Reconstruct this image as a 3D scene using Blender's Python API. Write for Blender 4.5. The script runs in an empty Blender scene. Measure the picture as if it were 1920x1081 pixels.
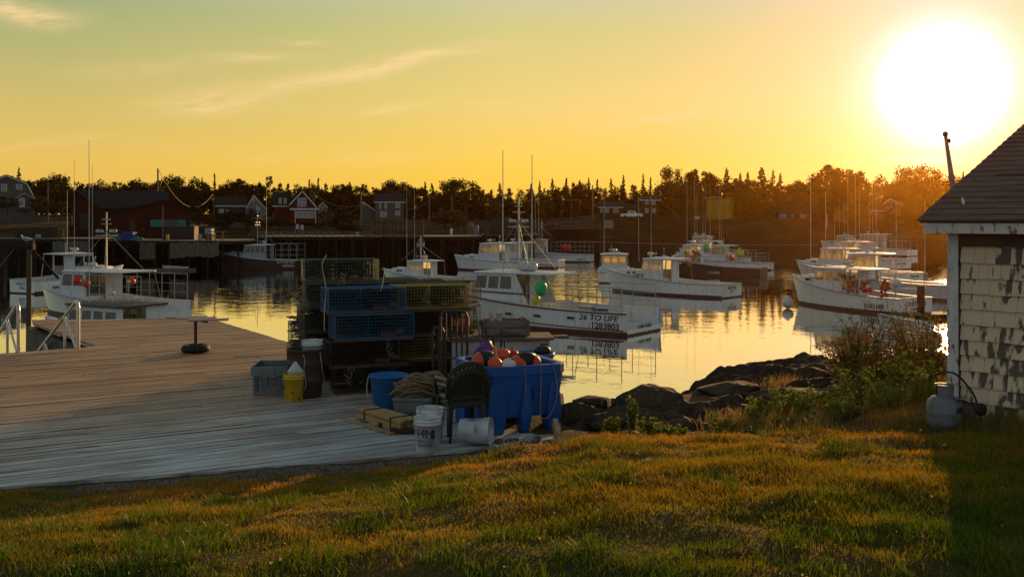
import bpy, math, random
import numpy as np
from mathutils import Vector, Matrix
from math import sin, cos, pi, radians as R

# ---------------------------------------------------------------- camera, sky, sun, exposure
F, HZ, CZ = 1867.0, 415.0, 6.4          # focal length in photo pixels, horizon row, eye height above the water
scene = bpy.context.scene
C = scene.collection
cam = bpy.data.objects.new("camera", bpy.data.cameras.new("camera"))
C.objects.link(cam); scene.camera = cam
cam.location = (0, 0, CZ); cam.rotation_euler = (R(90), 0, 0)
cam.data.sensor_width = 36; cam.data.lens = 36*F/1920
cam.data.shift_y = -(540.5-HZ)/1920
cam.data.clip_start = 0.1; cam.data.clip_end = 3000

SUN_AZ, SUN_EL = R(23.4), R(7.1)
SD = (sin(SUN_AZ)*cos(SUN_EL), cos(SUN_AZ)*cos(SUN_EL), sin(SUN_EL))
sl = bpy.data.lights.new("sun", 'SUN'); sl.energy = 5.0; sl.angle = R(0.6); sl.color = (1.0, 0.56, 0.21)
so = bpy.data.objects.new("sun", sl); C.objects.link(so)
so.rotation_euler = Vector(SD).to_track_quat('Z', 'Y').to_euler()

scene.view_settings.view_transform = 'Standard'
scene.view_settings.look = 'None'
scene.view_settings.exposure = 0.0
scene.view_settings.gamma = 1.0
scene.cycles.max_bounces = 8
scene.cycles.transparent_max_bounces = 16
scene.cycles.volume_bounces = 0
scene.cycles.sample_clamp_indirect = 4.0
scene.cycles.caustics_reflective = False

class NT:
    """tiny node-tree helper"""
    def __init__(s, t): s.t = t; s.t.nodes.clear()
    def n(s, kind, **kw):
        nd = s.t.nodes.new(kind)
        for k, v in kw.items():
            if k.startswith('i_'):
                key = k[2:]
                key = int(key) if key.isdigit() else key.replace('_', ' ')
                sock = nd.inputs[key]
                if isinstance(v, bpy.types.NodeSocket): s.t.links.new(v, sock)
                else: sock.default_value = v
            else: setattr(nd, k, v)
        return nd
    def l(s, a, b): s.t.links.new(a, b)
    def m(s, op, a, b=None, c=None, clamp=False):
        nd = s.t.nodes.new('ShaderNodeMath'); nd.operation = op; nd.use_clamp = clamp
        for i, v in enumerate((a, b, c)):
            if v is None: continue
            if isinstance(v, bpy.types.NodeSocket): s.t.links.new(v, nd.inputs[i])
            else: nd.inputs[i].default_value = v
        return nd.outputs[0]
    def mix(s, f, a, b, blend='MIX'):
        nd = s.t.nodes.new('ShaderNodeMix'); nd.data_type = 'RGBA'; nd.blend_type = blend
        for i, v in ((0, f), (6, a), (7, b)):
            if isinstance(v, bpy.types.NodeSocket): s.t.links.new(v, nd.inputs[i])
            else: nd.inputs[i].default_value = v if i == 0 else (v[0], v[1], v[2], 1)
        return nd.outputs[2]
    def ramp(s, f, stops, interp='LINEAR'):
        nd = s.t.nodes.new('ShaderNodeValToRGB'); cr = nd.color_ramp; cr.interpolation = interp
        while len(cr.elements) < len(stops): cr.elements.new(0.5)
        for e, (p, c) in zip(cr.elements, stops):
            e.position = p; e.color = (c[0], c[1], c[2], 1) if hasattr(c, '__len__') else (c, c, c, 1)
        s.t.links.new(f, nd.inputs[0]); return nd.outputs[0]

def build_world():
    w = bpy.data.worlds.new("World"); scene.world = w; w.use_nodes = True
    t = NT(w.node_tree)
    tc = t.n('ShaderNodeTexCoord').outputs['Generated']
    nrm = t.n('ShaderNodeVectorMath', operation='NORMALIZE', i_0=tc).outputs[0]
    sep = t.n('ShaderNodeSeparateXYZ', i_0=nrm)
    dot = t.n('ShaderNodeVectorMath', operation='DOT_PRODUCT', i_0=nrm, i_1=SD).outputs['Value']
    dot = t.m('MAXIMUM', dot, 0.0)
    z = t.m('MAXIMUM', sep.outputs[2], 0.0)
    up = [(.30, (.50, .54, .43)), (.45, (.27, .33, .33)), (.70, (.15, .20, .24)), (1.0, (.13, .18, .225))]
    left = t.ramp(z, [(0.0, (.86, .50, .065)), (.057, (.81, .53, .108)), (.10, (.68, .51, .145)), (.154, (.50, .465, .175)), (.20, (.36, .41, .20))]+up)
    mid = t.ramp(z, [(0.0, (.95, .55, .04)), (.057, (.97, .625, .075)), (.114, (.88, .645, .182)), (.154, (.775, .62, .20)), (.187, (.684, .605, .22)), (.22, (.61, .59, .33))]+up)
    front = t.mix(t.m('MULTIPLY_ADD', sep.outputs[0], 2.4, 1.0, clamp=True), left, mid)
    back = t.ramp(z, [(0.0, (.50, .55, .53)), (.15, (.50, .56, .56)), (.4, (.28, .34, .38)), (.7, (.16, .21, .25)), (1.0, (.13, .18, .225))])
    # how far the direction is turned away from the sun
    fac = t.m('SMOOTH_MIN', t.m('MULTIPLY_ADD', sep.outputs[1], 1.2, 0.10, clamp=True), 1.0, 0.05)
    base = t.mix(fac, back, front)
    # cirrus streaks: noise stretched sideways, gathered into a few banks of cloud
    yy = t.m('MAXIMUM', sep.outputs[1], 0.05)
    u = t.m('DIVIDE', sep.outputs[0], yy); v = t.m('DIVIDE', sep.outputs[2], yy)
    warp = t.n('ShaderNodeTexNoise', i_Vector=t.n('ShaderNodeCombineXYZ', i_0=t.m('MULTIPLY', u, 6.0), i_1=t.m('MULTIPLY', v, 14.0)).outputs[0], i_Scale=1.0, i_Detail=3.0)
    wv = t.m('MULTIPLY_ADD', warp.outputs[0], 0.05, v)
    sv = t.n('ShaderNodeCombineXYZ', i_0=t.m('MULTIPLY_ADD', wv, 6.0, t.m('MULTIPLY', u, 13.0)), i_1=t.m('MULTIPLY_ADD', u, -9.0, t.m('MULTIPLY', wv, 75.0)), i_2=3.3)
    cn = t.n('ShaderNodeTexNoise', i_Vector=sv.outputs[0], i_Scale=1.0, i_Detail=7.0, i_Roughness=0.62)
    total = None
    # banks: (photo x, photo y, half width, half height, tilt, strength)
    for (px, py, hw, hh, tilt, k) in ((660, 137, 175, 17, -.17, 1.15), (815, 104, 75, 9, -.12, .8), (480, 108, 95, 11, -.1, .7), (380, 190, 110, 22, .02, .8), (40, 25, 90, 22, .15, 1.35), (570, 70, 45, 6, 0, .6),
                                  (1230, 232, 110, 7, -.03, .75), (900, 192, 60, 6, -.1, .5), (735, 212, 70, 8, -.2, .6), (1740, 300, 110, 5, 0, 1.6), (640, 290, 300, 12, 0, .3), (100, 270, 160, 12, 0, .4), (930, 82, 45, 5, 0, .4), (250, 130, 120, 14, .0, .35)):
        cu, cv = (px-960)/F, (HZ-py)/F
        du = t.m('SUBTRACT', u, cu)
        dv = t.m('ADD', t.m('SUBTRACT', wv, cv+.025), t.m('MULTIPLY', du, tilt))
        q = t.m('ADD', t.m('POWER', t.m('MULTIPLY', du, F/hw), 2.0), t.m('POWER', t.m('MULTIPLY', dv, F/hh), 2.0))
        g = t.m('MULTIPLY', t.m('EXPONENT', t.m('MULTIPLY', q, -1.0)), k)
        total = g if total is None else t.m('ADD', total, g)
    cl = t.m('MULTIPLY', total, t.ramp(cn.outputs[0], [(.34, 0.0), (.60, 1.0)]), clamp=True)
    base = t.mix(t.m('MULTIPLY', cl, 0.75), base, (1.0, .70, .32))
    def glow(power, col):
        p = t.m('POWER', dot, float(power))
        return t.mix(1.0, (0, 0, 0), t.n('ShaderNodeVectorMath', operation='SCALE', i_0=col, i_3=p).outputs[0], 'ADD')
    acc = base
    for power, col in ((2000, (6., 5., 4.)), (620, (.6, .27, .9)), (150, (.25, .09, .16)), (30, (.18, .045, .10))):
        acc = t.mix(1.0, acc, glow(power, col), 'ADD')
    # a little of the physical twilight sky on top, same sun direction
    sky = t.n('ShaderNodeTexSky'); sky.sky_type = 'NISHITA'; sky.sun_disc = False
    sky.sun_elevation = SUN_EL; sky.sun_rotation = SUN_AZ
    sk = t.n('ShaderNodeVectorMath', operation='SCALE', i_0=sky.outputs[0], i_3=0.002).outputs[0]
    acc = t.mix(1.0, acc, sk, 'ADD')
    bg = t.n('ShaderNodeBackground', i_Color=acc, i_Strength=1.0)
    out = t.n('ShaderNodeOutputWorld'); t.l(bg.outputs[0], out.inputs[0])
    w.cycles.sampling_method = 'MANUAL'; w.cycles.sample_map_resolution = 2048
build_world()

# ---------------------------------------------------------------- helpers
def G(px, py, z=0.0):
    """photo pixel -> point on the level plane z"""
    Y = (CZ-z)*F/(py-HZ); return ((px-960)/F*Y, Y, z)
def PX(px, py, Y):
    """photo pixel -> point at distance Y"""
    return ((px-960)/F*Y, Y, CZ-(py-HZ)/F*Y)
rng = random.Random(7)
MATS = {}
def mat(name, c1=None, c2=None, scale=4.0, rough=.7, bump=0.0, stretch=(1, 1, 1), spec=.3, metal=0.0, detail=5.0, contrast=(.35, .65), trans=0.0, bscale=None, c3=None, s3=30.0):
    if name in MATS: return MATS[name]
    m = bpy.data.materials.new(name); m.use_nodes = True; t = NT(m.node_tree)
    c2 = c2 or tuple(x*.72 for x in c1)
    co = t.n('ShaderNodeTexCoord').outputs['Object']
    mp = t.n('ShaderNodeMapping', i_Vector=co, i_Scale=stretch).outputs[0]
    nz = t.n('ShaderNodeTexNoise', i_Vector=mp, i_Scale=scale, i_Detail=detail, i_Roughness=.6)
    f = t.ramp(nz.outputs[0], [(contrast[0], 0.0), (contrast[1], 1.0)])
    col = t.mix(f, c1, c2)
    if c3:
        n3 = t.n('ShaderNodeTexNoise', i_Vector=mp, i_Scale=s3, i_Detail=4.0)
        col = t.mix(t.ramp(n3.outputs[0], [(.58, 0.0), (.66, 1.0)]), col, c3)
    p = t.n('ShaderNodeBsdfPrincipled', i_Base_Color=col, i_Roughness=rough, i_Metallic=metal)
    p.inputs['Specular IOR Level'].default_value = spec
    if bump:
        bz = t.n('ShaderNodeTexNoise', i_Vector=mp, i_Scale=bscale or scale*4, i_Detail=6.0)
        b = t.n('ShaderNodeBump', i_Height=bz.outputs[0], i_Strength=min(1.0, bump*4), i_Distance=bump*.1)
        t.l(b.outputs[0], p.inputs['Normal'])
    o = t.n('ShaderNodeOutputMaterial'); sh = p.outputs[0]
    if trans:
        tr = t.n('ShaderNodeBsdfTranslucent', i_Color=col)
        mx = t.n('ShaderNodeMixShader', i_0=trans, i_1=p.outputs[0], i_2=tr.outputs[0]); sh = mx.outputs[0]
    t.l(sh, o.inputs[0]); MATS[name] = m; return m

def glassmat(name, tint, gloss=.12, dust=0):
    if name in MATS: return MATS[name]
    m = bpy.data.materials.new(name); m.use_nodes = True; t = NT(m.node_tree)
    a = t.n('ShaderNodeBsdfTransparent', i_Color=(*tint, 1)); g = t.n('ShaderNodeBsdfGlossy', i_Color=(1, 1, 1, 1), i_Roughness=.05)
    fr = t.n('ShaderNodeLayerWeight', i_Blend=.5)
    f = t.m('MULTIPLY_ADD', t.m('POWER', fr.outputs['Facing'], 5.0), .8, gloss*.4, clamp=True)
    sh = a.outputs[0]
    if dust:      # salt-dusted panes glow when the sun is behind them
        dd = t.n('ShaderNodeBsdfTranslucent', i_Color=(.80, .72, .50, 1))
        sh = t.n('ShaderNodeMixShader', i_0=dust, i_1=a.outputs[0], i_2=dd.outputs[0]).outputs[0]
    mx = t.n('ShaderNodeMixShader', i_0=f, i_1=sh, i_2=g.outputs[0])
    o = t.n('ShaderNodeOutputMaterial'); t.l(mx.outputs[0], o.inputs[0]); MATS[name] = m; return m

def tag(o, label=None, cat=None, group=None, kind=None):
    if label: o['label'] = label
    if cat: o['category'] = cat
    if group: o['group'] = group
    if kind: o['kind'] = kind
    return o
def thing(name, label, cat, loc=(0, 0, 0), rz=0.0, group=None):
    o = bpy.data.objects.new(name, None); C.objects.link(o); o.empty_display_size = .1
    o.location = loc; o.rotation_euler = (0, 0, rz); return tag(o, label, cat, group)
def copy_tree(o, parent=None):
    c = o.copy(); C.objects.link(c)
    if parent is not None: c.parent = parent
    for ch in KIDS.get(o.name, []):
        copy_tree(ch, c)
    KIDS_copy(o, c); return c
KIDS = {}
def KIDS_copy(o, c): pass

class MB:
    """collects faces, then becomes ONE mesh object"""
    def __init__(s): s.v = []; s.f = []; s.mi = []
    def add(s, vs, fs, mi=0):
        n = len(s.v); s.v.extend([tuple(p) for p in vs]); s.f.extend([tuple(i+n for i in f) for f in fs]); s.mi.extend([mi]*len(fs)); return s
    def box(s, c, d, rz=0.0, mi=0, M=None):
        hx, hy, hz = d[0]/2, d[1]/2, d[2]/2; cr, sr = cos(rz), sin(rz)
        vs = []
        for z in (-hz, hz):
            for x, y in ((-hx, -hy), (hx, -hy), (hx, hy), (-hx, hy)):
                p = (x*cr-y*sr, x*sr+y*cr, z)
                if M is not None: p = M @ Vector(p)
                vs.append((c[0]+p[0], c[1]+p[1], c[2]+p[2]))
        return s.add(vs, [(3, 2, 1, 0), (4, 5, 6, 7), (0, 1, 5, 4), (1, 2, 6, 5), (2, 3, 7, 6), (3, 0, 4, 7)], mi)
    def bar(s, a, b, w, h=None, mi=0):
        """square bar from a to b"""
        a = Vector(a); b = Vector(b); h = h or w; d = b-a; L = d.length
        if L < 1e-6: return s
        z = d/L; up = Vector((0, 0, 1)) if abs(z.z) < .95 else Vector((1, 0, 0))
        x = up.cross(z).normalized(); y = z.cross(x)
        vs = [p+x*sx*w/2+y*sy*h/2 for p in (a, b) for sx, sy in ((-1, -1), (1, -1), (1, 1), (-1, 1))]
        return s.add(vs, [(3, 2, 1, 0), (4, 5, 6, 7), (0, 1, 5, 4), (1, 2, 6, 5), (2, 3, 7, 6), (3, 0, 4, 7)], mi)
    def tube(s, pts, r, n=8, mi=0, caps=True, closed=False):
        pts = [Vector(p) for p in pts]; rs = r if hasattr(r, '__len__') else [r]*len(pts)
        k = len(s.v); N = len(pts); prev = None
        for i, p in enumerate(pts):
            if closed: d = pts[(i+1) % N]-pts[i-1]
            else: d = pts[min(i+1, N-1)]-pts[max(i-1, 0)]
            if d.length < 1e-9: d = Vector((0, 0, 1))
            d.normalize()
            if prev is None:
                a = Vector((0, 0, 1)) if abs(d.z) < .9 else Vector((1, 0, 0)); x = a.cross(d).normalized()
            else:
                x = prev-d*prev.dot(d)
                x = x.normalized() if x.length > 1e-6 else d.orthogonal().normalized()
            prev = x; y = d.cross(x)
            for j in range(n):
                a = 2*pi*j/n; s.v.append(tuple(p+(x*cos(a)+y*sin(a))*rs[i]))
        rng_ = range(N if closed else N-1)
        for i in rng_:
            i2 = (i+1) % N
            for j in range(n):
                j2 = (j+1) % n; s.f.append((k+i*n+j, k+i*n+j2, k+i2*n+j2, k+i2*n+j)); s.mi.append(mi)
        if caps and not closed:
            s.f.append(tuple(k+j for j in reversed(range(n)))); s.f.append(tuple(k+(N-1)*n+j for j in range(n))); s.mi += [mi, mi]
        return s
    def lathe(s, prof, c=(0, 0, 0), n=24, M=None, mi=0, sx=1.0, sy=1.0):
        k = len(s.v)
        for r, z in prof:
            for j in range(n):
                a = 2*pi*j/n; p = Vector((r*cos(a)*sx, r*sin(a)*sy, z))
                if M is not None: p = M @ p
                s.v.append((c[0]+p[0], c[1]+p[1], c[2]+p[2]))
        for i in range(len(prof)-1):
            for j in range(n):
                j2 = (j+1) % n; s.f.append((k+i*n+j, k+i*n+j2, k+(i+1)*n+j2, k+(i+1)*n+j)); s.mi.append(mi)
        if prof[0][0] > 1e-4: s.f.append(tuple(k+j for j in reversed(range(n)))); s.mi.append(mi)
        if prof[-1][0] > 1e-4: s.f.append(tuple(k+(len(prof)-1)*n+j for j in range(n))); s.mi.append(mi)
        return s
    def sphere(s, c, r, n=12, sc=(1, 1, 1), M=None, mi=0):
        prof = [(max(1e-5, sin(pi*i/n))*r, -cos(pi*i/n)*r*sc[2]) for i in range(n+1)]
        return s.lathe(prof, c, n*2 if n < 10 else 20, M, mi, sc[0], sc[1])
    def slab(s, pts, z0, z1, mi=0):
        """vertical prism over a 2D polygon (counter-clockwise)"""
        n = len(pts); vs = [(x, y, z0) for x, y in pts]+[(x, y, z1) for x, y in pts]
        return s.add(vs, [tuple(reversed(range(n))), tuple(range(n, 2*n))]+[(i, (i+1) % n, (i+1) % n+n, i+n) for i in range(n)], mi)
    def prism(s, pts, d, mi=0):
        """extrude a planar 3D polygon by vector d"""
        n = len(pts); d = Vector(d); vs = [Vector(p) for p in pts]+[Vector(p)+d for p in pts]
        return s.add(vs, [tuple(reversed(range(n))), tuple(range(n, 2*n))]+[(i, (i+1) % n, (i+1) % n+n, i+n) for i in range(n)], mi)
    def grid(s, fn, nu, nv, mi=0, closeu=False):
        k = len(s.v)
        for i in range(nu+1):
            for j in range(nv+1): s.v.append(tuple(fn(i/nu, j/nv)))
        for i in range(nu):
            for j in range(nv):
                a = k+i*(nv+1)+j; s.f.append((a, a+nv+1, a+nv+2, a+1)); s.mi.append(mi)
        return s
    def build(s, name, m=None, parent=None, smooth=False, bevel=0.0):
        me = bpy.data.meshes.new(name); me.from_pydata(s.v, [], s.f)
        ms = m if isinstance(m, (list, tuple)) else [m]
        for x in ms: me.materials.append(x)
        if len(ms) > 1: me.polygons.foreach_set('material_index', s.mi)
        if smooth: me.polygons.foreach_set('use_smooth', [True]*len(me.polygons))
        me.update()
        o = bpy.data.objects.new(name, me); C.objects.link(o)
        if parent is not None:
            o.parent = parent; KIDS.setdefault(parent.name, []).append(o)
        if smooth == 'auto' or bevel:
            if bevel:
                b = o.modifiers.new('bevel', 'BEVEL'); b.width = bevel; b.segments = 2; b.limit_method = 'ANGLE'; b.angle_limit = R(40)
        return o

def quadmesh(name, V, NQ, m, parent=None, smooth=False, k=4):
    """fast mesh from an (N*k,3) numpy array of separate k-gons"""
    me = bpy.data.meshes.new(name); n = len(V)
    me.vertices.add(n); me.vertices.foreach_set('co', np.asarray(V, dtype=np.float32).ravel())
    me.loops.add(n); me.loops.foreach_set('vertex_index', np.arange(n, dtype=np.int32))
    me.polygons.add(n//k); me.polygons.foreach_set('loop_start', np.arange(0, n, k, dtype=np.int32))
    me.materials.append(m); me.update(calc_edges=True); me.validate()
    o = bpy.data.objects.new(name, me); C.objects.link(o)
    if parent is not None:
        o.parent = parent; KIDS.setdefault(parent.name, []).append(o)
    return o

_FC = {}
def text_mesh(txt, size, squash=1.0, shear=0.0, bold=0.0):
    """letter shapes as flat faces: (verts, faces, width)"""
    key = (txt, size, squash, shear, bold)
    if key in _FC: return _FC[key]
    cu = bpy.data.curves.new('t', 'FONT'); cu.body = txt; cu.size = size; cu.resolution_u = 3; cu.shear = shear; cu.offset = bold
    ob = bpy.data.objects.new('t', cu); C.objects.link(ob)
    bpy.context.view_layer.update()
    me = ob.to_mesh(); v = [(p.co.x*squash, p.co.y) for p in me.vertices]; f = [tuple(p.vertices) for p in me.polygons]
    ob.to_mesh_clear(); bpy.data.objects.remove(ob); bpy.data.curves.remove(cu)
    w = max(p[0] for p in v) if v else 0
    _FC[key] = (v, f, w); return _FC[key]
def noise2(x, y, seed=0):
    """cheap smooth value noise, vectorised"""
    x = np.asarray(x, dtype=float); y = np.asarray(y, dtype=float)
    xi = np.floor(x); yi = np.floor(y); xf = x-xi; yf = y-yi
    def h(a, b):
        q = np.sin(a*127.1+b*311.7+seed*74.7)*43758.5453; return q-np.floor(q)
    u = xf*xf*(3-2*xf); v = yf*yf*(3-2*yf)
    return (h(xi, yi)*(1-u)+h(xi+1, yi)*u)*(1-v)+(h(xi, yi+1)*(1-u)+h(xi+1, yi+1)*u)*v
def fbm(x, y, seed=0, oct=4):
    a = 0; k = .5; s = 1.0
    for i in range(oct): a = a+k*noise2(x*s, y*s, seed+i*5); k *= .5; s *= 2.03
    return a
def sheet(name, X, Y, Z, m, smooth=True):
    nx, ny = X.shape; V = np.stack([X, Y, Z], -1).reshape(-1, 3)
    i = np.arange(nx-1)[:, None]*ny+np.arange(ny-1)[None, :]
    Fq = np.stack([i, i+ny, i+ny+1, i+1], -1).reshape(-1, 4)
    me = bpy.data.meshes.new(name); me.vertices.add(len(V)); me.vertices.foreach_set('co', V.astype(np.float32).ravel())
    me.loops.add(Fq.size); me.loops.foreach_set('vertex_index', Fq.astype(np.int32).ravel())
    me.polygons.add(len(Fq)); me.polygons.foreach_set('loop_start', np.arange(0, Fq.size, 4, dtype=np.int32))
    me.polygons.foreach_set('use_smooth', [smooth]*len(Fq)); me.materials.append(m); me.update(calc_edges=True)
    o = bpy.data.objects.new(name, me); C.objects.link(o); return o
# ---------------------------------------------------------------- terrain and water
def deckY(x): return 9.69+.335*x
CX = [-60, -20, -10, -4, -.5, .64, 2.17, 3.6, 5.06, 7, 11, 30, 60]
CYv = [-6, 6.5, 8.2, 10.2, 11.2, 12.0, 13.9, 15.2, 16.2, 17.6, 19, 26, 36]
RX, RY = [-3, .5, 1.5, 3, 5, 7, 24], [10.6, 10.4, 10.2, 10.3, 11.0, 12.0, 14]
def bank_z(x, y, rock=False):
    """height of the near bank"""
    x = np.asarray(x, dtype=float); y = np.asarray(y, dtype=float)
    left = np.clip((.6-x)/1.6, 0, 1)
    t = np.clip((deckY(x)-.05-y)/4.6, 0, 1); t = t*t*(3-2*t)
    zl = 4.165+.595*t
    ty = np.clip((y-4.6)/4.2, 0, 1); zr = 4.76-.22*ty*ty
    cr = np.interp(x, CX, CYv)
    t2 = np.clip((y-8.5)/np.maximum(cr-8.5, .5), 0, 1)
    zr = zr-np.interp(x, [1, 3, 5.5], [.85, .70, .45])*t2**.7
    near_shed = np.exp(-(((x-5.2)/2.2)**2+((y-9.0)/3.2)**2))
    zr = np.maximum(zr, 4.2+.5*near_shed)
    z = zl*left+zr*(1-left)
    d = np.clip(y-cr, 0, 99)
    z = z-np.where(d < .8, d*d*.35, .224+(d-.8)*.56)
    lawn = np.clip((np.where(x < .7, deckY(x), 9.6)-y)*1.3-.1, 0, 1)
    z = z+.05*(fbm(x*1.1, y*1.1, 3)-.47)*2+.02*(fbm(x*4, y*4, 9)-.47)+.11*(fbm(x*2.3+3, y*2.9, 17, 3)-.44)*lawn
    if rock: z = z-.32*np.clip((y-np.interp(x, RX, RY))/.9, 0, 1)*np.clip((x-.4)/.6, 0, 1)
    return np.maximum(z, -2.0)
gx = np.concatenate([np.linspace(-60, -8, 40), np.linspace(-7.8, 9, 150), np.linspace(9.3, 60, 45)])
gy = np.concatenate([np.linspace(-40, 2, 20), np.linspace(2.2, 18, 170), np.linspace(18.3, 50, 60)])
X, Y = np.meshgrid(gx, gy, indexing='ij')
def groundmat():
    m = bpy.data.materials.new('turf_soil'); m.use_nodes = True; t = NT(m.node_tree)
    g = t.n('ShaderNodeNewGeometry'); pos = g.outputs['Position']
    n1 = t.n('ShaderNodeTexNoise', i_Vector=pos, i_Scale=1.2, i_Detail=6.0); n2 = t.n('ShaderNodeTexNoise', i_Vector=pos, i_Scale=25.0, i_Detail=5.0)
    a = t.mix(t.ramp(n1.outputs[0], [(.4, 0.), (.6, 1.)]), (.06, .065, .014), (.16, .085, .02))
    a = t.mix(n2.outputs[0], a, (.03, .025, .012))
    sep = t.n('ShaderNodeSeparateXYZ', i_0=pos)
    low = t.ramp(t.m('MULTIPLY', sep.outputs[2], .25), [(.85, 1.), (.97, 0.)])
    a = t.mix(low, a, (.035, .028, .02))
    p = t.n('ShaderNodeBsdfPrincipled', i_Base_Color=a, i_Roughness=.95); p.inputs['Specular IOR Level'].default_value = .1
    b = t.n('ShaderNodeBump', i_Height=n2.outputs[0], i_Strength=.8, i_Distance=.03); t.l(b.outputs[0], p.inputs['Normal'])
    t.l(p.outputs[0], t.n('ShaderNodeOutputMaterial').inputs[0]); return m
tag(sheet('grass_bank', X, Y, bank_z(X, Y, True), groundmat()), kind='structure')

# far shore
SX = [-400, -110, -60, -28, 0, 25, 60, 100, 160, 400]
SY = [150, 152, 160, 185, 210, 216, 216, 240, 258, 280]
def hill_z(x, y):
    x = np.asarray(x, dtype=float); y = np.asarray(y, dtype=float)
    s = np.interp(x, SX, SY)+5*(fbm(x/14, y/40, 2)-.47)
    d = y-s
    z = np.interp(d, [-40, -3, 0, 5, 12, 20, 40, 120, 400], [-4, -1, 0, 1.9, 3.9, 5.3, 6.3, 8.2, 9.5])
    z = z+1.7*np.clip((x-4)/18, 0, 1)*np.clip((d-7)/12, 0, 1)
    return z+np.clip(d/10, 0, 1)*1.0*(fbm(x/9, y/9, 4)-.47)
hx = np.linspace(-400, 420, 330); hy = np.concatenate([np.linspace(130, 330, 130), np.linspace(335, 600, 20)])
X, Y = np.meshgrid(hx, hy, indexing='ij')
def hillmat():
    m = bpy.data.materials.new('shore_ground'); m.use_nodes = True; t = NT(m.node_tree)
    g = t.n('ShaderNodeNewGeometry'); pos = g.outputs['Position']; sep = t.n('ShaderNodeSeparateXYZ', i_0=pos)
    mp = t.n('ShaderNodeMapping', i_Vector=pos, i_Scale=(.35, .35, 2.2)).outputs[0]
    n1 = t.n('ShaderNodeTexNoise', i_Vector=mp, i_Scale=.5, i_Detail=7.0, i_Roughness=.7); n2 = t.n('ShaderNodeTexNoise', i_Vector=mp, i_Scale=3.0, i_Detail=5.0)
    rock = t.mix(t.ramp(n2.outputs[0], [(.4, 0.), (.62, 1.)]), (.007, .004, .002), (.028, .016, .007))
    gr = t.mix(t.ramp(n1.outputs[0], [(.4, 0.), (.6, 1.)]), (.014, .012, .003), (.06, .034, .008))
    h = t.m('ADD', t.m('MULTIPLY', sep.outputs[2], .2), t.m('MULTIPLY', n1.outputs[0], .25))
    a = t.mix(t.ramp(h, [(.56, 0.), (.68, 1.)]), rock, gr)
    p = t.n('ShaderNodeBsdfPrincipled', i_Base_Color=a, i_Roughness=.95); p.inputs['Specular IOR Level'].default_value = .1
    b = t.n('ShaderNodeBump', i_Height=n2.outputs[0], i_Strength=1.0, i_Distance=.5); t.l(b.outputs[0], p.inputs['Normal'])
    t.l(p.outputs[0], t.n('ShaderNodeOutputMaterial').inputs[0]); return m
tag(sheet('hillside', X, Y, hill_z(X, Y), hillmat()), kind='structure')
s = MB().box((0, 250, -6), (1300, 800, .4)).build('seabed', mat('seabed', (.05, .045, .03))); tag(s, kind='structure')

def watermat():
    m = bpy.data.materials.new('harbour_water'); m.use_nodes = True; t = NT(m.node_tree)
    g = t.n('ShaderNodeNewGeometry'); pos = g.outputs['Position']
    mp = t.n('ShaderNodeMapping', i_Vector=pos, i_Scale=(1., 1., 1.)).outputs[0]
    n1 = t.n('ShaderNodeTexNoise', i_Vector=mp, i_Scale=.55, i_Detail=3.0, i_Roughness=.55)
    n2 = t.n('ShaderNodeTexNoise', i_Vector=mp, i_Scale=3.2, i_Detail=3.0, i_Roughness=.5)
    mp3 = t.n('ShaderNodeMapping', i_Vector=pos, i_Scale=(.016, .05, 1.)).outputs[0]
    pt = t.n('ShaderNodeTexNoise', i_Vector=mp3, i_Scale=1.0, i_Detail=3.0)
    patch = t.ramp(pt.outputs[0], [(.42, .25), (.6, 1.0)])
    hgt = t.m('ADD', t.m('MULTIPLY', n1.outputs[0], .6), t.m('MULTIPLY', n2.outputs[0], .08))
    # cat's-paws: places where the evening breeze roughens the water (world x, y, radius x, radius y, strength)
    sp = t.n('ShaderNodeSeparateXYZ', i_0=pos); brz = None
    for (cx, cy, rx, ry, k) in ((9, 118, 9, 36, 1.0), (-22, 108, 10, 24, .45), (38, 95, 8, 40, 1.5)):
        q = t.m('ADD', t.m('POWER', t.m('DIVIDE', t.m('SUBTRACT', sp.outputs[0], cx), rx), 2.0), t.m('POWER', t.m('DIVIDE', t.m('SUBTRACT', sp.outputs[1], cy), ry), 2.0))
        g_ = t.m('MULTIPLY', t.m('EXPONENT', t.m('MULTIPLY', q, -1.0)), k); brz = g_ if brz is None else t.m('ADD', brz, g_)
    b = t.n('ShaderNodeBump', i_Height=hgt, i_Strength=t.m('MULTIPLY_ADD', brz, .42, t.m('MULTIPLY', patch, .085)), i_Distance=.30)
    fr = t.n('ShaderNodeFresnel', i_IOR=1.45, i_Normal=b.outputs[0])
    f = t.m('MULTIPLY_ADD', fr.outputs[0], 1.0, .48, clamp=True)
    gl = t.n('ShaderNodeBsdfGlossy', i_Color=(1., .98, .96, 1), i_Roughness=.018, i_Normal=b.outputs[0])
    df = t.n('ShaderNodeBsdfDiffuse', i_Color=(.012, .018, .014, 1))
    mx = t.n('ShaderNodeMixShader', i_0=f, i_1=df.outputs[0], i_2=gl.outputs[0])
    t.l(mx.outputs[0], t.n('ShaderNodeOutputMaterial').inputs[0]); return m
w = MB().add([(-600, -60, 0), (600, -60, 0), (600, 620, 0), (-600, 620, 0)], [(0, 1, 2, 3)]).build('harbour_water', watermat())
tag(w, kind='structure')
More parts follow.
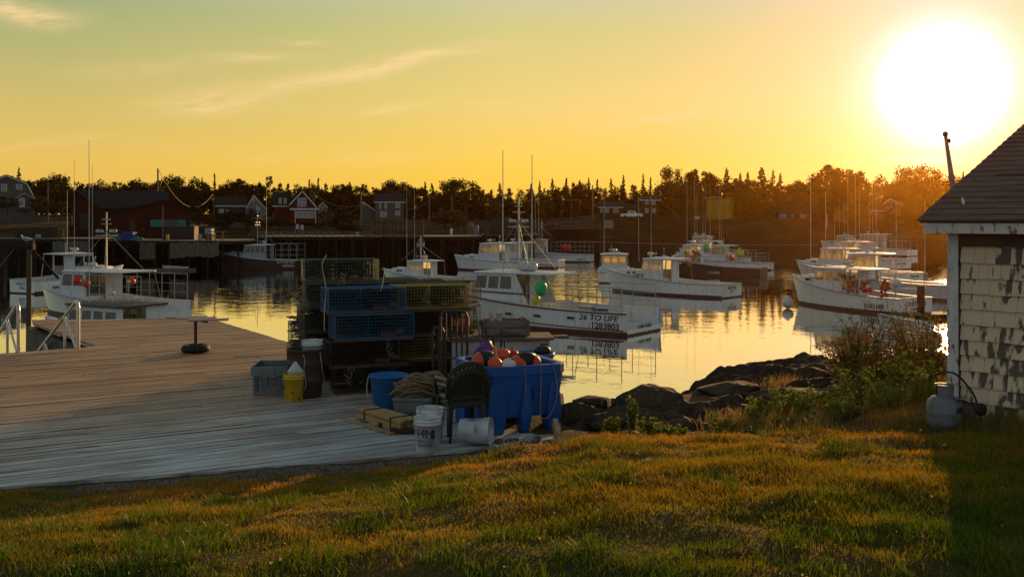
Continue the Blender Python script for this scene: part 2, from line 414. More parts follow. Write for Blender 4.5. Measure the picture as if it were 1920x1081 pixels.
# ---------------------------------------------------------------- far shore: buildings
WHITE = lambda: mat('white_trim_paint', (.55, .54, .50), (.42, .41, .38), scale=3, rough=.5)
PANE = lambda: glassmat('house_glass', (.03, .03, .035), .2)
def siding(name, c, c2=None, course=.16, vertical=False):
    if name in MATS: return MATS[name]
    m = bpy.data.materials.new(name); m.use_nodes = True; t = NT(m.node_tree)
    co = t.n('ShaderNodeTexCoord').outputs['Object']; sp = t.n('ShaderNodeSeparateXYZ', i_0=co)
    w = t.m('FRACT', t.m('DIVIDE', t.m('ADD', sp.outputs[0], sp.outputs[1]) if vertical else sp.outputs[2], course))
    n = t.n('ShaderNodeTexNoise', i_Vector=t.n('ShaderNodeMapping', i_Vector=co, i_Scale=(3, 3, .6) if vertical else (.6, .6, 3)).outputs[0], i_Scale=1.5, i_Detail=6.0)
    col = t.mix(t.ramp(n.outputs[0], [(.35, 0.), (.65, 1.)]), c, c2 or tuple(x*.6 for x in c))
    col = t.mix(t.ramp(w, [(.0, .55), (.12, 0.)]), col, tuple(x*.35 for x in c))
    p = t.n('ShaderNodeBsdfPrincipled', i_Base_Color=col, i_Roughness=.85); p.inputs['Specular IOR Level'].default_value = .2
    b = t.n('ShaderNodeBump', i_Height=w, i_Strength=.5, i_Distance=.02); t.l(b.outputs[0], p.inputs['Normal'])
    t.l(p.outputs[0], t.n('ShaderNodeOutputMaterial').inputs[0]); MATS[name] = m; return m

def house(name, label, x0, x1, ybase, Y, wallm, roofm, windows=(), doors=(), eave=None, ridge=None, profile=None, depth=8., chimneys=(), rz=None, cat='house', trim=True, over=.35, thick=.22):
    """front faces -y; pixel rectangles on the front wall become real windows"""
    k = Y/F; cx = (x0+x1)/2
    if rz is None: rz = -math.atan((cx-960)/F)
    root = thing(name, label, cat, PX(cx, ybase, Y), rz)
    lx = lambda px: (px-cx)*k
    lz = lambda py: (ybase-py)*k
    w = MB(); r = MB()
    if profile:
        pts = [(lx(x0), 0, -3)]+[(lx(a), 0, lz(b)) for a, b in profile]+[(lx(x1), 0, -3)]
        w.prism(list(reversed(pts)), (0, depth, 0))
        for (a, b), (c, d) in zip(profile[:-1], profile[1:]):
            A = Vector((lx(a), -over, lz(b))); B = Vector((lx(c), -over, lz(d))); dr = (B-A).normalized()
            if abs(dr.x) < .05: continue
            up = Vector((-dr.z, 0, dr.x))
            if (a, b) == profile[0]: A = A-dr*over
            if (c, d) == profile[-1]: B = B+dr*over
            A = A+up*.01; B = B+up*.01
            r.prism([A, B, B+up*thick, A+up*thick], (0, depth+2*over, 0))
        if trim:
            q = MB()
            for (a, b), (c, d) in zip(profile[:-1], profile[1:]):
                q.bar((lx(a), -over-.03, lz(b)-.05), (lx(c), -over-.03, lz(d)-.05), .05, .22)
            q.build('rake_board', WHITE(), root)
    else:
        ze = lz(eave); hr = ((HZ-ridge)*(Y+depth/2)/F)-((HZ-eave)*k)+0.0
        w.box(((lx(x0)+lx(x1))/2, depth/2, (ze-3)/2), (lx(x1)-lx(x0), depth, ze+3))
        # gable ends
        for xx in (lx(x0), lx(x1)-.15):
            w.prism([(xx, 0, ze), (xx, depth, ze), (xx, depth/2, ze+hr)], (.15, 0, 0))
        a = Vector((lx(x0)-over, 0, 0)); L = lx(x1)-lx(x0)+2*over
        for sgn in (0, 1):
            y0, y1 = (-over, depth/2) if sgn == 0 else (depth+over, depth/2)
            zz0 = ze-hr/(depth/2)*over
            r.prism([(a.x, y0, zz0+.02), (a.x, y1, ze+hr+.02), (a.x, y1, ze+hr+thick), (a.x, y0, zz0+thick)], (L, 0, 0))
        if trim:
            MB().box(((lx(x0)+lx(x1))/2, -over-.03, ze-hr/(depth/2)*over+.02), (L, .05, .22)).build('fascia', WHITE(), root)
    w.build('wall', wallm, root); ro = r.build('roof', roofm, root)
    for px, py0, py1, wd in chimneys:
        MB().box((lx(px), depth/2, (lz(py0)+lz(py1))/2), (wd, wd, lz(py0)-lz(py1))).build('chimney', mat('chimney_brick', (.16, .09, .06), rough=.9), root)
    for (a, b, c, d) in windows:
        A, B, D, E = lx(a), lx(c), lz(d), lz(b); t_ = .09
        f = MB()
        for (u0, v0, u1, v1) in ((A, D, B, D+t_), (A, E-t_, B, E), (A, D+t_, A+t_, E-t_), (B-t_, D+t_, B, E-t_)):
            f.box(((u0+u1)/2, -.05, (v0+v1)/2), (u1-u0, .1, v1-v0))
        nm = max(1, round((B-A)/1.1))
        for i in range(1, nm): f.box((A+(B-A)*i/nm, -.045, (D+E)/2), (.05, .08, E-D-2*t_))
        f.box(((A+B)/2, -.043, (D+E)/2), (B-A-2*t_, .07, .045))
        fo = f.build('window', WHITE() if trim else wallm, root)
        MB().box(((A+B)/2, -.02, (D+E)/2), (B-A-t_, .03, E-D-t_)).build('pane', PANE(), fo)
    for (a, b, c, d) in doors:
        A, B, D, E = lx(a), lx(c), lz(d), lz(b)
        dd = MB().box(((A+B)/2, -.04, (D+E)/2), (B-A, .08, E-D)).build('door', WHITE() if trim else mat('old_brown_door', (.05, .03, .02)), root)
        MB().box((A+.12, -.1, (D+E)/2), (.06, .04, .06)).build('handle', mat('dark_metal', (.05, .05, .05), metal=.8, rough=.4), dd)
    return root, lx, lz
ROOFD = mat('dark_asphalt_roof', (.008, .008, .007), (.012, .011, .009), scale=8, rough=.95)
GREYS = siding('grey_shingle', (.11, .105, .09)); REDS = siding('red_boards', (.065, .010, .004), (.035, .006, .003), .22, True)
# gambrel house at the left edge
hg, lx, lz = house('gambrel_house', 'grey shingled gambrel-roofed house with small gabled porch at the left edge', -38, 60, 392, 195, GREYS, ROOFD,
    profile=[(-38, 372), (-26, 345), (12, 329), (47, 344), (60, 372)], windows=((3, 345, 13, 359), (28, 345, 39, 355)), depth=11)
p_ = MB(); p_.prism([(lx(30), -1.6, 0), (lx(54), -1.6, 0), (lx(54), -1.6, lz(371)), (lx(42), -1.6, lz(364)), (lx(30), -1.6, lz(371))], (0, 1.55, 0))
pp = p_.build('porch', GREYS, hg)
MB().prism([(lx(27), -1.9, lz(372)), (lx(42), -1.9, lz(363)), (lx(42), -1.9, lz(362)), (lx(27), -1.9, lz(371))], (0, 1.85, 0)).prism([(lx(42), -1.9, lz(363)), (lx(57), -1.9, lz(372)), (lx(57), -1.9, lz(371)), (lx(42), -1.9, lz(362))], (0, 1.85, 0)).build('porch_roof', WHITE(), pp)
MB().box((lx(38), -1.66, lz(380)), (.95, .1, 1.75)).build('door', WHITE(), hg)
MB().box((lx(38), -1.73, lz(379)), (.5, .04, 1.2)).build('door_pane', PANE(), hg)
# red barn and its lower wing
BY = 160
house('red_barn', 'long dark red boarded barn with black roof standing behind the far wharf', 133, 182, 440, BY, REDS, ROOFD, profile=[(133, 378), (142, 360), (182, 392)], windows=((135, 402, 139, 424),), doors=((151, 400, 167, 432),), depth=3.0, trim=False, over=.5)
br, lx, lz = house('red_barn_hall', 'eaves side of the dark red barn with one small window, below the black roof', 182, 318, 440, BY+.6, REDS, ROOFD, eave=392, ridge=359, windows=((213, 402, 223, 419),), depth=11, trim=False, over=.5)
for ch_ in list(KIDS[br.name]):
    if ch_.name.startswith(('roof', 'wall')):
        KIDS[br.name].remove(ch_); bpy.data.objects.remove(ch_)
def tolocal(o, p):
    a = -o.rotation_euler[2]; x, y, z = p[0]-o.location[0], p[1]-o.location[1], p[2]-o.location[2]; return (x*cos(a)-y*sin(a), x*sin(a)+y*cos(a), z)
e1, e2, r2, r1 = (tolocal(br, PX(*q)) for q in ((183, 393, BY+.2), (319, 391, BY+.2), (316, 360.5, BY+6), (143, 359.5, BY+6)))
MB().prism([e1, e2, r2, r1], (0, .03, .25)).build('roof', ROOFD, br)
g1_, g2_ = (tolocal(br, PX(*q)) for q in ((183, 440, BY+.6), (318, 440, BY+.6)))
MB().prism([(g1_[0], g1_[1], -2), (g2_[0], g2_[1], -2), (g2_[0], g2_[1], e2[2]), (g1_[0], g1_[1], e1[2])], (0, 5.2, 0)).build('wall', REDS, br)
house('red_barn_wing', 'red gabled barn wing with teal tarpaulins hanging on its front', 212, 352, 441, BY-6, REDS, ROOFD, profile=[(212, 401), (298, 379), (318, 378), (352, 396)], doors=((246, 412, 255, 435),), depth=6.2, trim=False, over=.45)
TEAL = mat('teal_tarp', (.02, .20, .15), (.015, .13, .10), scale=2, rough=.6); GREYT = mat('grey_tarp', (.09, .10, .11), scale=3, rough=.7)
k = (BY-6.4)/F
for i, (a, b, m_, lab) in enumerate(((283, 305, TEAL, 'teal tarpaulin left of the grey panels on the red barn wing'), (334, 349, TEAL, 'teal tarpaulin at the right end of the red barn wing'), (306, 319, GREYT, 'grey panel beside the left teal tarpaulin on the red barn wing'), (320, 333, GREYT, 'grey panel beside the right teal tarpaulin on the red barn wing'))):
    c = PX((a+b)/2, 425, BY-6.4)
    def f_(u, v, a=a, b=b): return ((u-.5)*(b-a)*k, .06*sin(u*19)+.04*sin(v*7), v*13*k)
    o = MB().grid(f_, 24, 6).build('tarpaulin', m_, smooth=True); o.location = (c[0], c[1]-.25, c[2]); tag(o, lab, 'tarpaulin', 'tarpaulins on the red barn wing')
# other houses
house('white_gable_house', 'white gable-ended house with a long grey roof among dark bushes', 460, 499, 404, 215, siding('white_clap', (.24, .25, .23)), ROOFD, profile=[(462, 390), (476, 366), (499, 392)], windows=((473, 371, 478, 377), (481, 387, 487, 395)), depth=8)
house('low_roof_wing', 'long low house wing with dark roof and pale eaves left of the white gable end', 408, 459, 404, 216, siding('dark_clap', (.05, .045, .035)), ROOFD, eave=385, ridge=371, windows=((412, 392, 420, 399), (424, 393, 430, 398)), depth=7)
rh, lx, lz = house('red_gable_house', 'dark red house with white trimmed bay windows and shed dormers', 543, 593, 418, 200, siding('red_clap', (.10, .014, .008), (.07, .01, .006)), ROOFD, profile=[(543, 384), (567, 358), (593, 388)], windows=((558, 371, 574, 387),), depth=9)
b_ = MB().box((lx(571), -1.2, lz(405)), (5.4, 2.3, 2.8)); bo = b_.build('bay', MATS['red_clap'], rh)
MB().box((lx(571), -1.25, lz(393)+.1), (5.8, 2.6, .3)).build('bay_roof', WHITE(), bo)
for (a, c) in ((556, 566), (567, 579), (580, 589)):
    q = MB(); A, B, D, E = lx(a), lx(c), lz(409), lz(396)
    for (u0, v0, u1, v1) in ((A, D, B, D+.12), (A, E-.12, B, E), (A, D, A+.1, E), (B-.1, D, B, E)): q.box(((u0+u1)/2, -2.40, (v0+v1)/2), (u1-u0, .09, v1-v0))
    w_ = q.build('window', WHITE(), rh); MB().box(((A+B)/2, -2.37, (D+E)/2), (B-A-.1, .03, E-D-.1)).build('pane', PANE(), w_)
for x_ in (554, 591): MB().box((lx(x_), -2.42, lz(405)), (.16, .16, 2.9)).build('corner_board', WHITE(), rh)
house('red_house_wing', 'low porch wing with shed dormers on the left of the red house', 514, 543, 418, 202, MATS['red_clap'], ROOFD, eave=384, ridge=362, windows=((523, 371, 528, 382), (532, 371, 537, 382)), depth=6)
house('white_shed', 'tiny white gabled shed behind the bush beside the red house', 597, 614, 404, 212, MATS['white_clap'], ROOFD, profile=[(597, 388), (605, 379), (614, 389)], windows=((603, 387, 607, 392),), depth=3)
gh, lx, lz = house('grey_two_storey_house', 'grey two storey house with white window frames above the trap wall', 704, 757, 412, 225, GREYS, ROOFD, eave=378, ridge=364, windows=((711, 380, 715, 391), (721, 380, 726, 391), (741, 380, 750, 390), (713, 396, 725, 407), (741, 395, 750, 404)), depth=8)
house('grey_house_wing', 'lower wing with sloping white eave left of the grey two storey house', 678, 703, 412, 226, GREYS, ROOFD, profile=[(678, 379), (682, 379), (703, 394)], windows=((681, 381, 684, 386),), depth=7)
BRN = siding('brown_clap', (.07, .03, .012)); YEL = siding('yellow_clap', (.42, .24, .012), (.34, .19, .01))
house('brown_cottage', 'low brown cottage with pale corner posts on the far bank', 1124, 1166, 404, 240, BRN, ROOFD, eave=388, ridge=379, windows=((1126, 391, 1130, 398), (1134, 391, 1142, 399), (1150, 391, 1160, 399)), depth=7)
house('brown_link_building', 'low brown building joining the cottage and the two storey house', 1168, 1202, 404, 241, BRN, ROOFD, eave=392, ridge=384, windows=((1177, 394, 1190, 398),), depth=6, trim=False)
house('brown_two_storey_house', 'square brown two storey house with four white windows on the far bank', 1204, 1238, 402, 240, BRN, ROOFD, eave=375, ridge=370, windows=((1210, 377, 1216, 383), (1223, 376, 1229, 384), (1210, 391, 1216, 399), (1223, 391, 1229, 399)), depth=8)
house('yellow_house', 'plain yellow two storey house with tall dark windows on the far bank', 1326, 1374, 410, 235, YEL, ROOFD, eave=373, ridge=371, windows=((1345, 378, 1349, 386), (1363, 373, 1367, 385), (1327, 397, 1331, 408), (1344, 397, 1349, 408), (1360, 399, 1368, 409)), depth=8, trim=False)
house('brown_ranch_house', 'long low brown house with stone chimney and one picture window', 1456, 1560, 414, 245, siding('ranch_brown', (.05, .025, .01)), ROOFD, eave=397, ridge=380, windows=((1461, 400, 1477, 411), (1483, 400, 1490, 413), (1500, 400, 1510, 411)), chimneys=((1449, 369, 414, 1.6),), depth=9, trim=False)
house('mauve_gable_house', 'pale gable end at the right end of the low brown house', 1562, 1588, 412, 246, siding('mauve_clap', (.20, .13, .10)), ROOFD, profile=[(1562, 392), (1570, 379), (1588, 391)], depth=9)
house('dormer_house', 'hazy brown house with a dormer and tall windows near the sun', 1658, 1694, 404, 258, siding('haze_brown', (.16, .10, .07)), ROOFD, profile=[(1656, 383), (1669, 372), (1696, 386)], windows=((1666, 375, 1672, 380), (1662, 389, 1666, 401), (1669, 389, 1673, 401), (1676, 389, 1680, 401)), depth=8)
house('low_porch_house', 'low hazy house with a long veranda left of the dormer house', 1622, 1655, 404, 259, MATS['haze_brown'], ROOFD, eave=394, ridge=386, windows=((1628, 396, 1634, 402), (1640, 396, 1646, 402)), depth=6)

# ---------------------------------------------------------------- far wharf
WOODD = mat('dark_wet_wood', (.014, .009, .005), (.008, .006, .004), scale=3, rough=.85, stretch=(6, 6, .5)); WOODG = mat('grey_wharf_wood', (.17, .145, .10), (.06, .05, .03), scale=3, rough=.9, stretch=(5, 5, .4))
def wharf(name, label, x0, x1, ytop, Y, depth=14., planks=(), pile_gap=2.2, rails=()):
    k = Y/F; root = thing(name, label, 'wharf', PX(x0, ytop, Y)); L = (x1-x0)*k; zt = CZ-(ytop-HZ)*k
    d = MB()
    n = int(depth/.3)
    for i in range(n): d.box((L/2, .15+i*.3, -.06), (L, .28, .12))
    d.build('decking', WOODG, root)
    MB().box((L/2, -.08, -.28), (L, .14, .4)).box((L/2, depth*.5, -.3), (L, .2, .35)).build('beam', WOODD, root)
    i = 0; x = .2
    while x < L:
        MB().tube([(x, .2, -.1), (x+rng.uniform(-.08, .08), .2, -zt-1.5)], rng.uniform(.13, .18), 7).build('piling', WOODD, root); x += pile_gap*rng.uniform(.8, 1.2)
    back = MB()
    for j in range(3):
        for i in range(int(L/pile_gap)): back.tube([(i*pile_gap+rng.uniform(0, 1), 3+j*3.5, -.1), (i*pile_gap+rng.uniform(0, 1), 3+j*3.5, -zt-1.5)], .15, 5)
    tag(back.build('rear_pilings', WOODD, root), kind='stuff')
    br = MB()
    for i in range(0, int(L/pile_gap)-1, 2): br.bar((i*pile_gap+.3, .0, -.5), ((i+1.8)*pile_gap, .0, -zt+.6), .06, .16)
    br.build('bracing', WOODD, root)
    MB().box((L/2, depth-1.0, -zt/2-1), (L, .3, zt+1.6)).build('rear_bulkhead', WOODD, root)
    for (a, b, y0, y1) in planks:
        p = MB(); q = (a-x0)*k
        while q < (b-x0)*k:
            w_ = rng.uniform(.2, .34); p.box((q+w_/2, -.2-rng.uniform(0, .03), ((ytop-y0)*k+(ytop-y1)*k)/2-rng.uniform(0, .2)), (w_-.03, .06, (y1-y0)*k)); q += w_
        p.build('fender_planking', WOODG, root)
    for (a, b, h) in rails:
        r_ = MB()
        for z in (h*.5, h): r_.box((((a+b)/2-x0)*k, .3, z), ((b-a)*k, .06, .14))
        q = a
        while q <= b+1: r_.box(((q-x0)*k, .36, h/2), (.12, .12, h)); q += 14
        r_.build('rail', WOODG, root)
    return root
wharf('far_wharf', 'long dark wharf on pilings below the red barn across the harbour', 176, 470, 451, 134, 14, planks=((263, 291, 453, 484), (319, 346, 453, 482), (349, 409, 453, 480)), rails=((388, 425, 1.2),))
wharf('far_wharf', 'low dark wharf with log rails right of the dark red boat', 478, 706, 443, 138, 12, rails=((482, 700, .6),))
wharf('far_wharf', 'wharf piled with traps behind the masts, with close set pilings', 706, 900, 443, 142, 14)
wharf('far_wharf', 'dark wharf carrying the heaped traps behind the white boats', 902, 1010, 440, 152, 12, pile_gap=1.5)
wharf('far_wharf', 'small open pier with thin posts right of the trap heap', 1040, 1128, 428, 195, 6, pile_gap=2.6, rails=((1042, 1126, 1.2),))
wharf('far_wharf', 'dark wharf behind the gull post at the left edge', -60, 170, 447, 128, 12, planks=((100, 165, 450, 470),))
# ---------------------------------------------------------------- trees and plants
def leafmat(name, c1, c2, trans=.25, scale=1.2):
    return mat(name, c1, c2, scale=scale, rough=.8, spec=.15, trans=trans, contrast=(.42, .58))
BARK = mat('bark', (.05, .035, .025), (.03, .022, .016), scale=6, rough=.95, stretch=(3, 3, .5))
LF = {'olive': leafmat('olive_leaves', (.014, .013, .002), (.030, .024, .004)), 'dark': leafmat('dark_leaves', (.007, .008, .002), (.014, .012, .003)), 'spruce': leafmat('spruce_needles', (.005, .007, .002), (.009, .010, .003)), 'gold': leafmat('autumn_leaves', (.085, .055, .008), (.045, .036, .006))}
npr = np.random.default_rng(5)
def rand_quads(P, size, rs, flat=0.0):
    """one randomly turned leaf quad at each point"""
    n = len(P); a = rs.normal(size=(n, 3)); a[:, 2] *= (1-flat); a /= np.linalg.norm(a, axis=1)[:, None]
    b = rs.normal(size=(n, 3)); b[:, 2] *= (1-flat*.6); b -= a*(a*b).sum(1)[:, None]; b /= np.linalg.norm(b, axis=1)[:, None]+1e-9
    s = (size*rs.uniform(.55, 1.25, n))[:, None] if np.isscalar(size) else (size*rs.uniform(.6, 1.2, n))[:, None]
    a = a*s*.5; b = b*s*.32
    return np.stack([P-a, P+b*1.1-a*.1, P+a, P-b*1.1-a*.1], 1).reshape(-1, 3)
def decid(seed, h=10., wd=7., n=2600, leaf=.42, base=.18, blobs=22):
    rs = np.random.default_rng(seed); mb = MB(); tr = h*.022
    mb.tube([(0, 0, -1.5), (0, 0, 0), (rs.normal()*.15, rs.normal()*.15, h*.3), (rs.normal()*.4, rs.normal()*.4, h*.62)], [tr*1.6, tr*1.3, tr, tr*.5], 7)
    Bs = []
    for i in range(blobs):
        a = rs.uniform(0, 2*pi); zz = rs.uniform(base+.08, .92); prof = sin(pi*min(1, max(.05, (zz-base)/(1.0-base)))**.8)**.6
        rr = wd/2*prof*rs.uniform(.35, .85); c = np.array([rr*cos(a), rr*sin(a), zz*h]); rad = wd*rs.uniform(.11, .21)
        if zz > .8: rad *= .8
        Bs.append((c, rad)); z0 = h*rs.uniform(.2, .5)*min(1, zz/.5)
        mb.tube([(0, 0, z0), (c[0]*.5, c[1]*.5, (z0+c[2])/2+.1*h*rs.uniform(-.2, .5)), tuple(c)], [tr*.5, tr*.3, tr*.1], 4, caps=False)
    ws = np.array([r**2 for _, r in Bs]); ws /= ws.sum(); idx = rs.choice(len(Bs), n, p=ws)
    d = rs.normal(size=(n, 3)); d /= np.linalg.norm(d, axis=1)[:, None]; rad = rs.uniform(0, 1, n)**.45
    rad *= (1+.35*(rs.random(n) > .9))
    P = np.array([Bs[i][0] for i in idx])+d*(np.array([Bs[i][1] for i in idx])*rad)[:, None]*np.array([1.1, 1.1, .8])
    return mb, rand_quads(P, leaf, rs)
def conifer(seed, h=10., wd=4., n=2400, leaf=.38, ragged=.3, base=.08):
    rs = np.random.default_rng(seed); mb = MB(); tr = h*.014
    mb.tube([(0, 0, -1.5), (0, 0, 0), (0, 0, h*.6), (rs.normal()*.05, 0, h*.99)], [tr*1.4, tr*1.2, tr*.7, tr*.12], 6)
    P = []; nb = int(26+h)
    bl = []
    for i in range(nb*4):
        z = base+(1-base)*((i+.5)/(nb*4))**.95; L = wd/2*(1-z)**.8*(1-ragged*rs.random())*(1.0 if rs.random() > .12 else 1.35)+.12
        bl.append((z*h, rs.uniform(0, 2*pi), L))
    w = np.array([b[2] for b in bl]); w /= w.sum(); idx = rs.choice(len(bl), n, p=w); t = rs.uniform(0, 1, n)**.7
    for i, tt in zip(idx, t):
        z, a, L = bl[i]; r = L*tt
        P.append((r*cos(a)+rs.normal()*.09*L, r*sin(a)+rs.normal()*.09*L, z-.18*r+.12*r*tt+rs.normal()*.07))
    for z, a, L in bl[::3]: mb.tube([(0, 0, z), (L*.9*cos(a), L*.9*sin(a), z-.15*L)], [tr*.22, tr*.06], 3, caps=False)
    return mb, rand_quads(np.array(P), leaf, rs, .35)
PROTO = []
def proto(kind, seed, leafm, **kw):
    mb, V = (decid if kind == 'd' else conifer)(seed, **kw)
    PROTO.append((kind, mb, V, leafm)); return len(PROTO)-1
TREES = {}
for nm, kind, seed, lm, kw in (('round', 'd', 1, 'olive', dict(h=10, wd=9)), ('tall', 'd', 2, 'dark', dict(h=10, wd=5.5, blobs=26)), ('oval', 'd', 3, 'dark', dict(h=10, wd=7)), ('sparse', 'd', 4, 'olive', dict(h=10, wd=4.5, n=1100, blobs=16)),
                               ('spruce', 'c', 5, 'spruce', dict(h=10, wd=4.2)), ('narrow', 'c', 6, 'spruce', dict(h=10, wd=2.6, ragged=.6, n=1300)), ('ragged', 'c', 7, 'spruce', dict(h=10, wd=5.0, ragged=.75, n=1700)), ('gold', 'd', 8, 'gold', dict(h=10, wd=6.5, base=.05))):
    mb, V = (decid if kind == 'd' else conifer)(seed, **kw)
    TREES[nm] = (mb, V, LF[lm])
TCACHE = {}
def tree(kind, px, ytop, Y, wpx=None, label='', group=None, ybase=None, name=None):
    mb, V, lm = TREES[kind]
    x = (px-960)/F*Y; z0 = float(hill_z(x, Y)) if ybase is None else CZ-(ybase-HZ)/F*Y
    zt = CZ-(ytop-HZ)/F*Y; dz_ = {'round': .22, 'tall': .2, 'oval': .22, 'sparse': .1}.get(kind, .03)*(zt-z0)*(1.0 if ybase else .5); z0 -= dz_; h = max(.8, zt-z0)/10.3
    nm = name or ('spruce_tree' if kind in ('spruce', 'narrow', 'ragged') else 'leafy_tree')
    r = thing(nm, label, 'tree', (x, Y, z0), rng.uniform(0, 6.28), group)
    r.scale = (h, h, h)
    natural = {'round': 9, 'tall': 5.5, 'oval': 7, 'sparse': 4.5, 'spruce': 4.2, 'narrow': 2.6, 'ragged': 5, 'gold': 6.5}[kind]
    if wpx:
        s = (wpx/F*Y)/natural; r.scale = (s, s, h)
    if kind not in TCACHE:
        a = mb.build('trunk', BARK, r); b = quadmesh('crown', V, 0, lm, r); TCACHE[kind] = (a.data, b.data)
    else:
        for nn, d in zip(('trunk', 'crown'), TCACHE[kind]):
            o = bpy.data.objects.new(nn, d); C.objects.link(o); o.parent = r
    return r
GT = 'skyline trees along the far shore'
for kind, px, yt, Y, w, lab in (
    ('ragged', 35, 311, 262, 26, 'ragged dark conifer rising just right of the gambrel house roof'), ('oval', 78, 329, 255, 40, 'rounded dark tree between the gambrel house and the leafy clump'),
    ('round', 118, 322, 250, 62, 'broad dense dark tree left of the red barn roof'), ('oval', 192, 333, 250, 40, 'small round-topped tree just above the left end of the barn ridge'),
    ('sparse', 222, 333, 262, 34, 'thin see-through tree above the middle of the barn roof'), ('oval', 262, 330, 250, 44, 'dark tree just left of the tall pole on the skyline'),
    ('round', 320, 324, 248, 58, 'broad dark tree just right of the tall pole'), ('oval', 356, 327, 246, 50, 'dark bushy tree over the sagging cable'),
    ('narrow', 402, 322, 262, 14, 'bare-topped narrow spruce above the end of the sagging cable'), ('narrow', 379, 330, 264, 10, 'very thin dead spruce left of the bare-topped narrow spruce'), ('oval', 425, 333, 252, 34, 'small dark tree right of the bare-topped spruce'),
    ('tall', 448, 328, 252, 36, 'leafy tree with twin tufts above the long low roof'), ('tall', 473, 340, 255, 22, 'small leafy treetop above the white gable'),
    ('sparse', 504, 321, 262, 22, 'tall thin leafy tree standing alone above the gap left of the red house'), ('spruce', 540, 342, 265, 28, 'low dark spruce above the red house dormers'),
    ('narrow', 580, 334, 258, 14, 'left spire of the spruce pair above the red house'), ('narrow', 597, 331, 258, 16, 'right spire of the spruce pair above the red house'),
    ('oval', 618, 343, 250, 32, 'dark rounded tree right of the spruce pair'), ('tall', 640, 338, 250, 30, 'dark pointed tree between the red and the grey house'),
    ('spruce', 656, 339, 252, 26, 'dark spruce above the dark hollow left of the grey house'), ('sparse', 684, 337, 256, 20, 'thin leafy tree above the left wing of the grey house'),
    ('narrow', 716, 340, 260, 9, 'small lone spire above the ridge of the grey house'), ('round', 746, 333, 246, 60, 'wide layered tree above the right end of the grey house'),
    ('narrow', 797, 338, 258, 14, 'short spruce in the gap right of the grey house tree'), ('round', 838, 331, 246, 52, 'left dome of the big double-crowned tree'),
    ('round', 872, 331, 244, 72, 'right dome of the big double-crowned tree'), ('spruce', 937, 341, 265, 26, 'small dark spruce touching the left tall antenna'), ('sparse', 956, 346, 262, 20, 'thin tree between the two tall antennas'),
    ('spruce', 996, 342, 268, 22, 'spruce just right of the two tall antennas'), ('narrow', 1012, 337, 266, 16, 'spruce spire second right of the tall antennas'), ('ragged', 1036, 332, 262, 24, 'ragged open spruce with a pointed top in the middle distance'),
    ('spruce', 1062, 331, 264, 20, 'dark pointed spruce left of the crossarm pole'), ('spruce', 1087, 336, 264, 26, 'broad spruce behind the crossarm pole'), ('narrow', 1104, 331, 262, 16, 'spruce behind the pale pole'), ('narrow', 1120, 334, 266, 16, 'spruce right of the pale pole'),
    ('ragged', 1146, 332, 266, 22, 'ragged spruce above the brown cottage'), ('narrow', 1169, 326, 262, 18, 'tall spire between the cottage and the brown two storey house'), ('ragged', 1206, 322, 258, 16, 'flat-topped lone pine above the brown two storey house'), ('narrow', 1220, 330, 260, 14, 'short spire right of the flat-topped pine'),
    ('round', 1262, 307, 248, 52, 'big round leafy tree standing above the forest left of the yellow house'), ('tall', 1298, 308, 250, 34, 'tall dark tree directly right of the big round tree'),
    ('tall', 1328, 312, 248, 38, 'see-through leafy tree above the left side of the yellow house'), ('ragged', 1363, 312, 246, 36, 'layered pine above the yellow house roof'), ('spruce', 1388, 321, 252, 22, 'small spruce in front of the skyline right of the layered pine'),
    ('spruce', 1402, 319, 254, 22, 'pointed spruce left of the broad pyramid spruce'), ('spruce', 1428, 311, 248, 46, 'broad pyramid spruce above the ranch chimney'), ('ragged', 1449, 316, 250, 30, 'ragged spruce just right of the pyramid spruce'), ('spruce', 1463, 322, 252, 26, 'last spruce of the dark group above the low brown house'),
    ('oval', 1512, 320, 250, 62, 'leafy tree over the ridge of the low brown house'), ('tall', 1558, 297, 246, 56, 'tallest dark tree on the right skyline'), ('oval', 1578, 312, 246, 44, 'shoulder tree against the tallest tree'), ('tall', 1606, 308, 250, 40, 'see-through leafy tree right of the tallest tree'),
    ('oval', 1664, 322, 266, 52, 'golden backlit tree over the dormer house'), ('round', 1702, 307, 262, 56, 'glowing tree below the sun, left one'), ('round', 1738, 303, 262, 60, 'glowing tree below the sun, middle one'), ('oval', 1772, 312, 264, 46, 'glowing tree behind the leaning flagpole'), ('spruce', 1806, 318, 270, 18, 'small spruce peeping above the shed roof edge')):
    tree(kind, px, yt, Y, w*(1.3 if kind in ('round', 'oval', 'tall', 'ragged') else 1.12), lab, GT)
GB = 'bushes and small trees below the skyline'
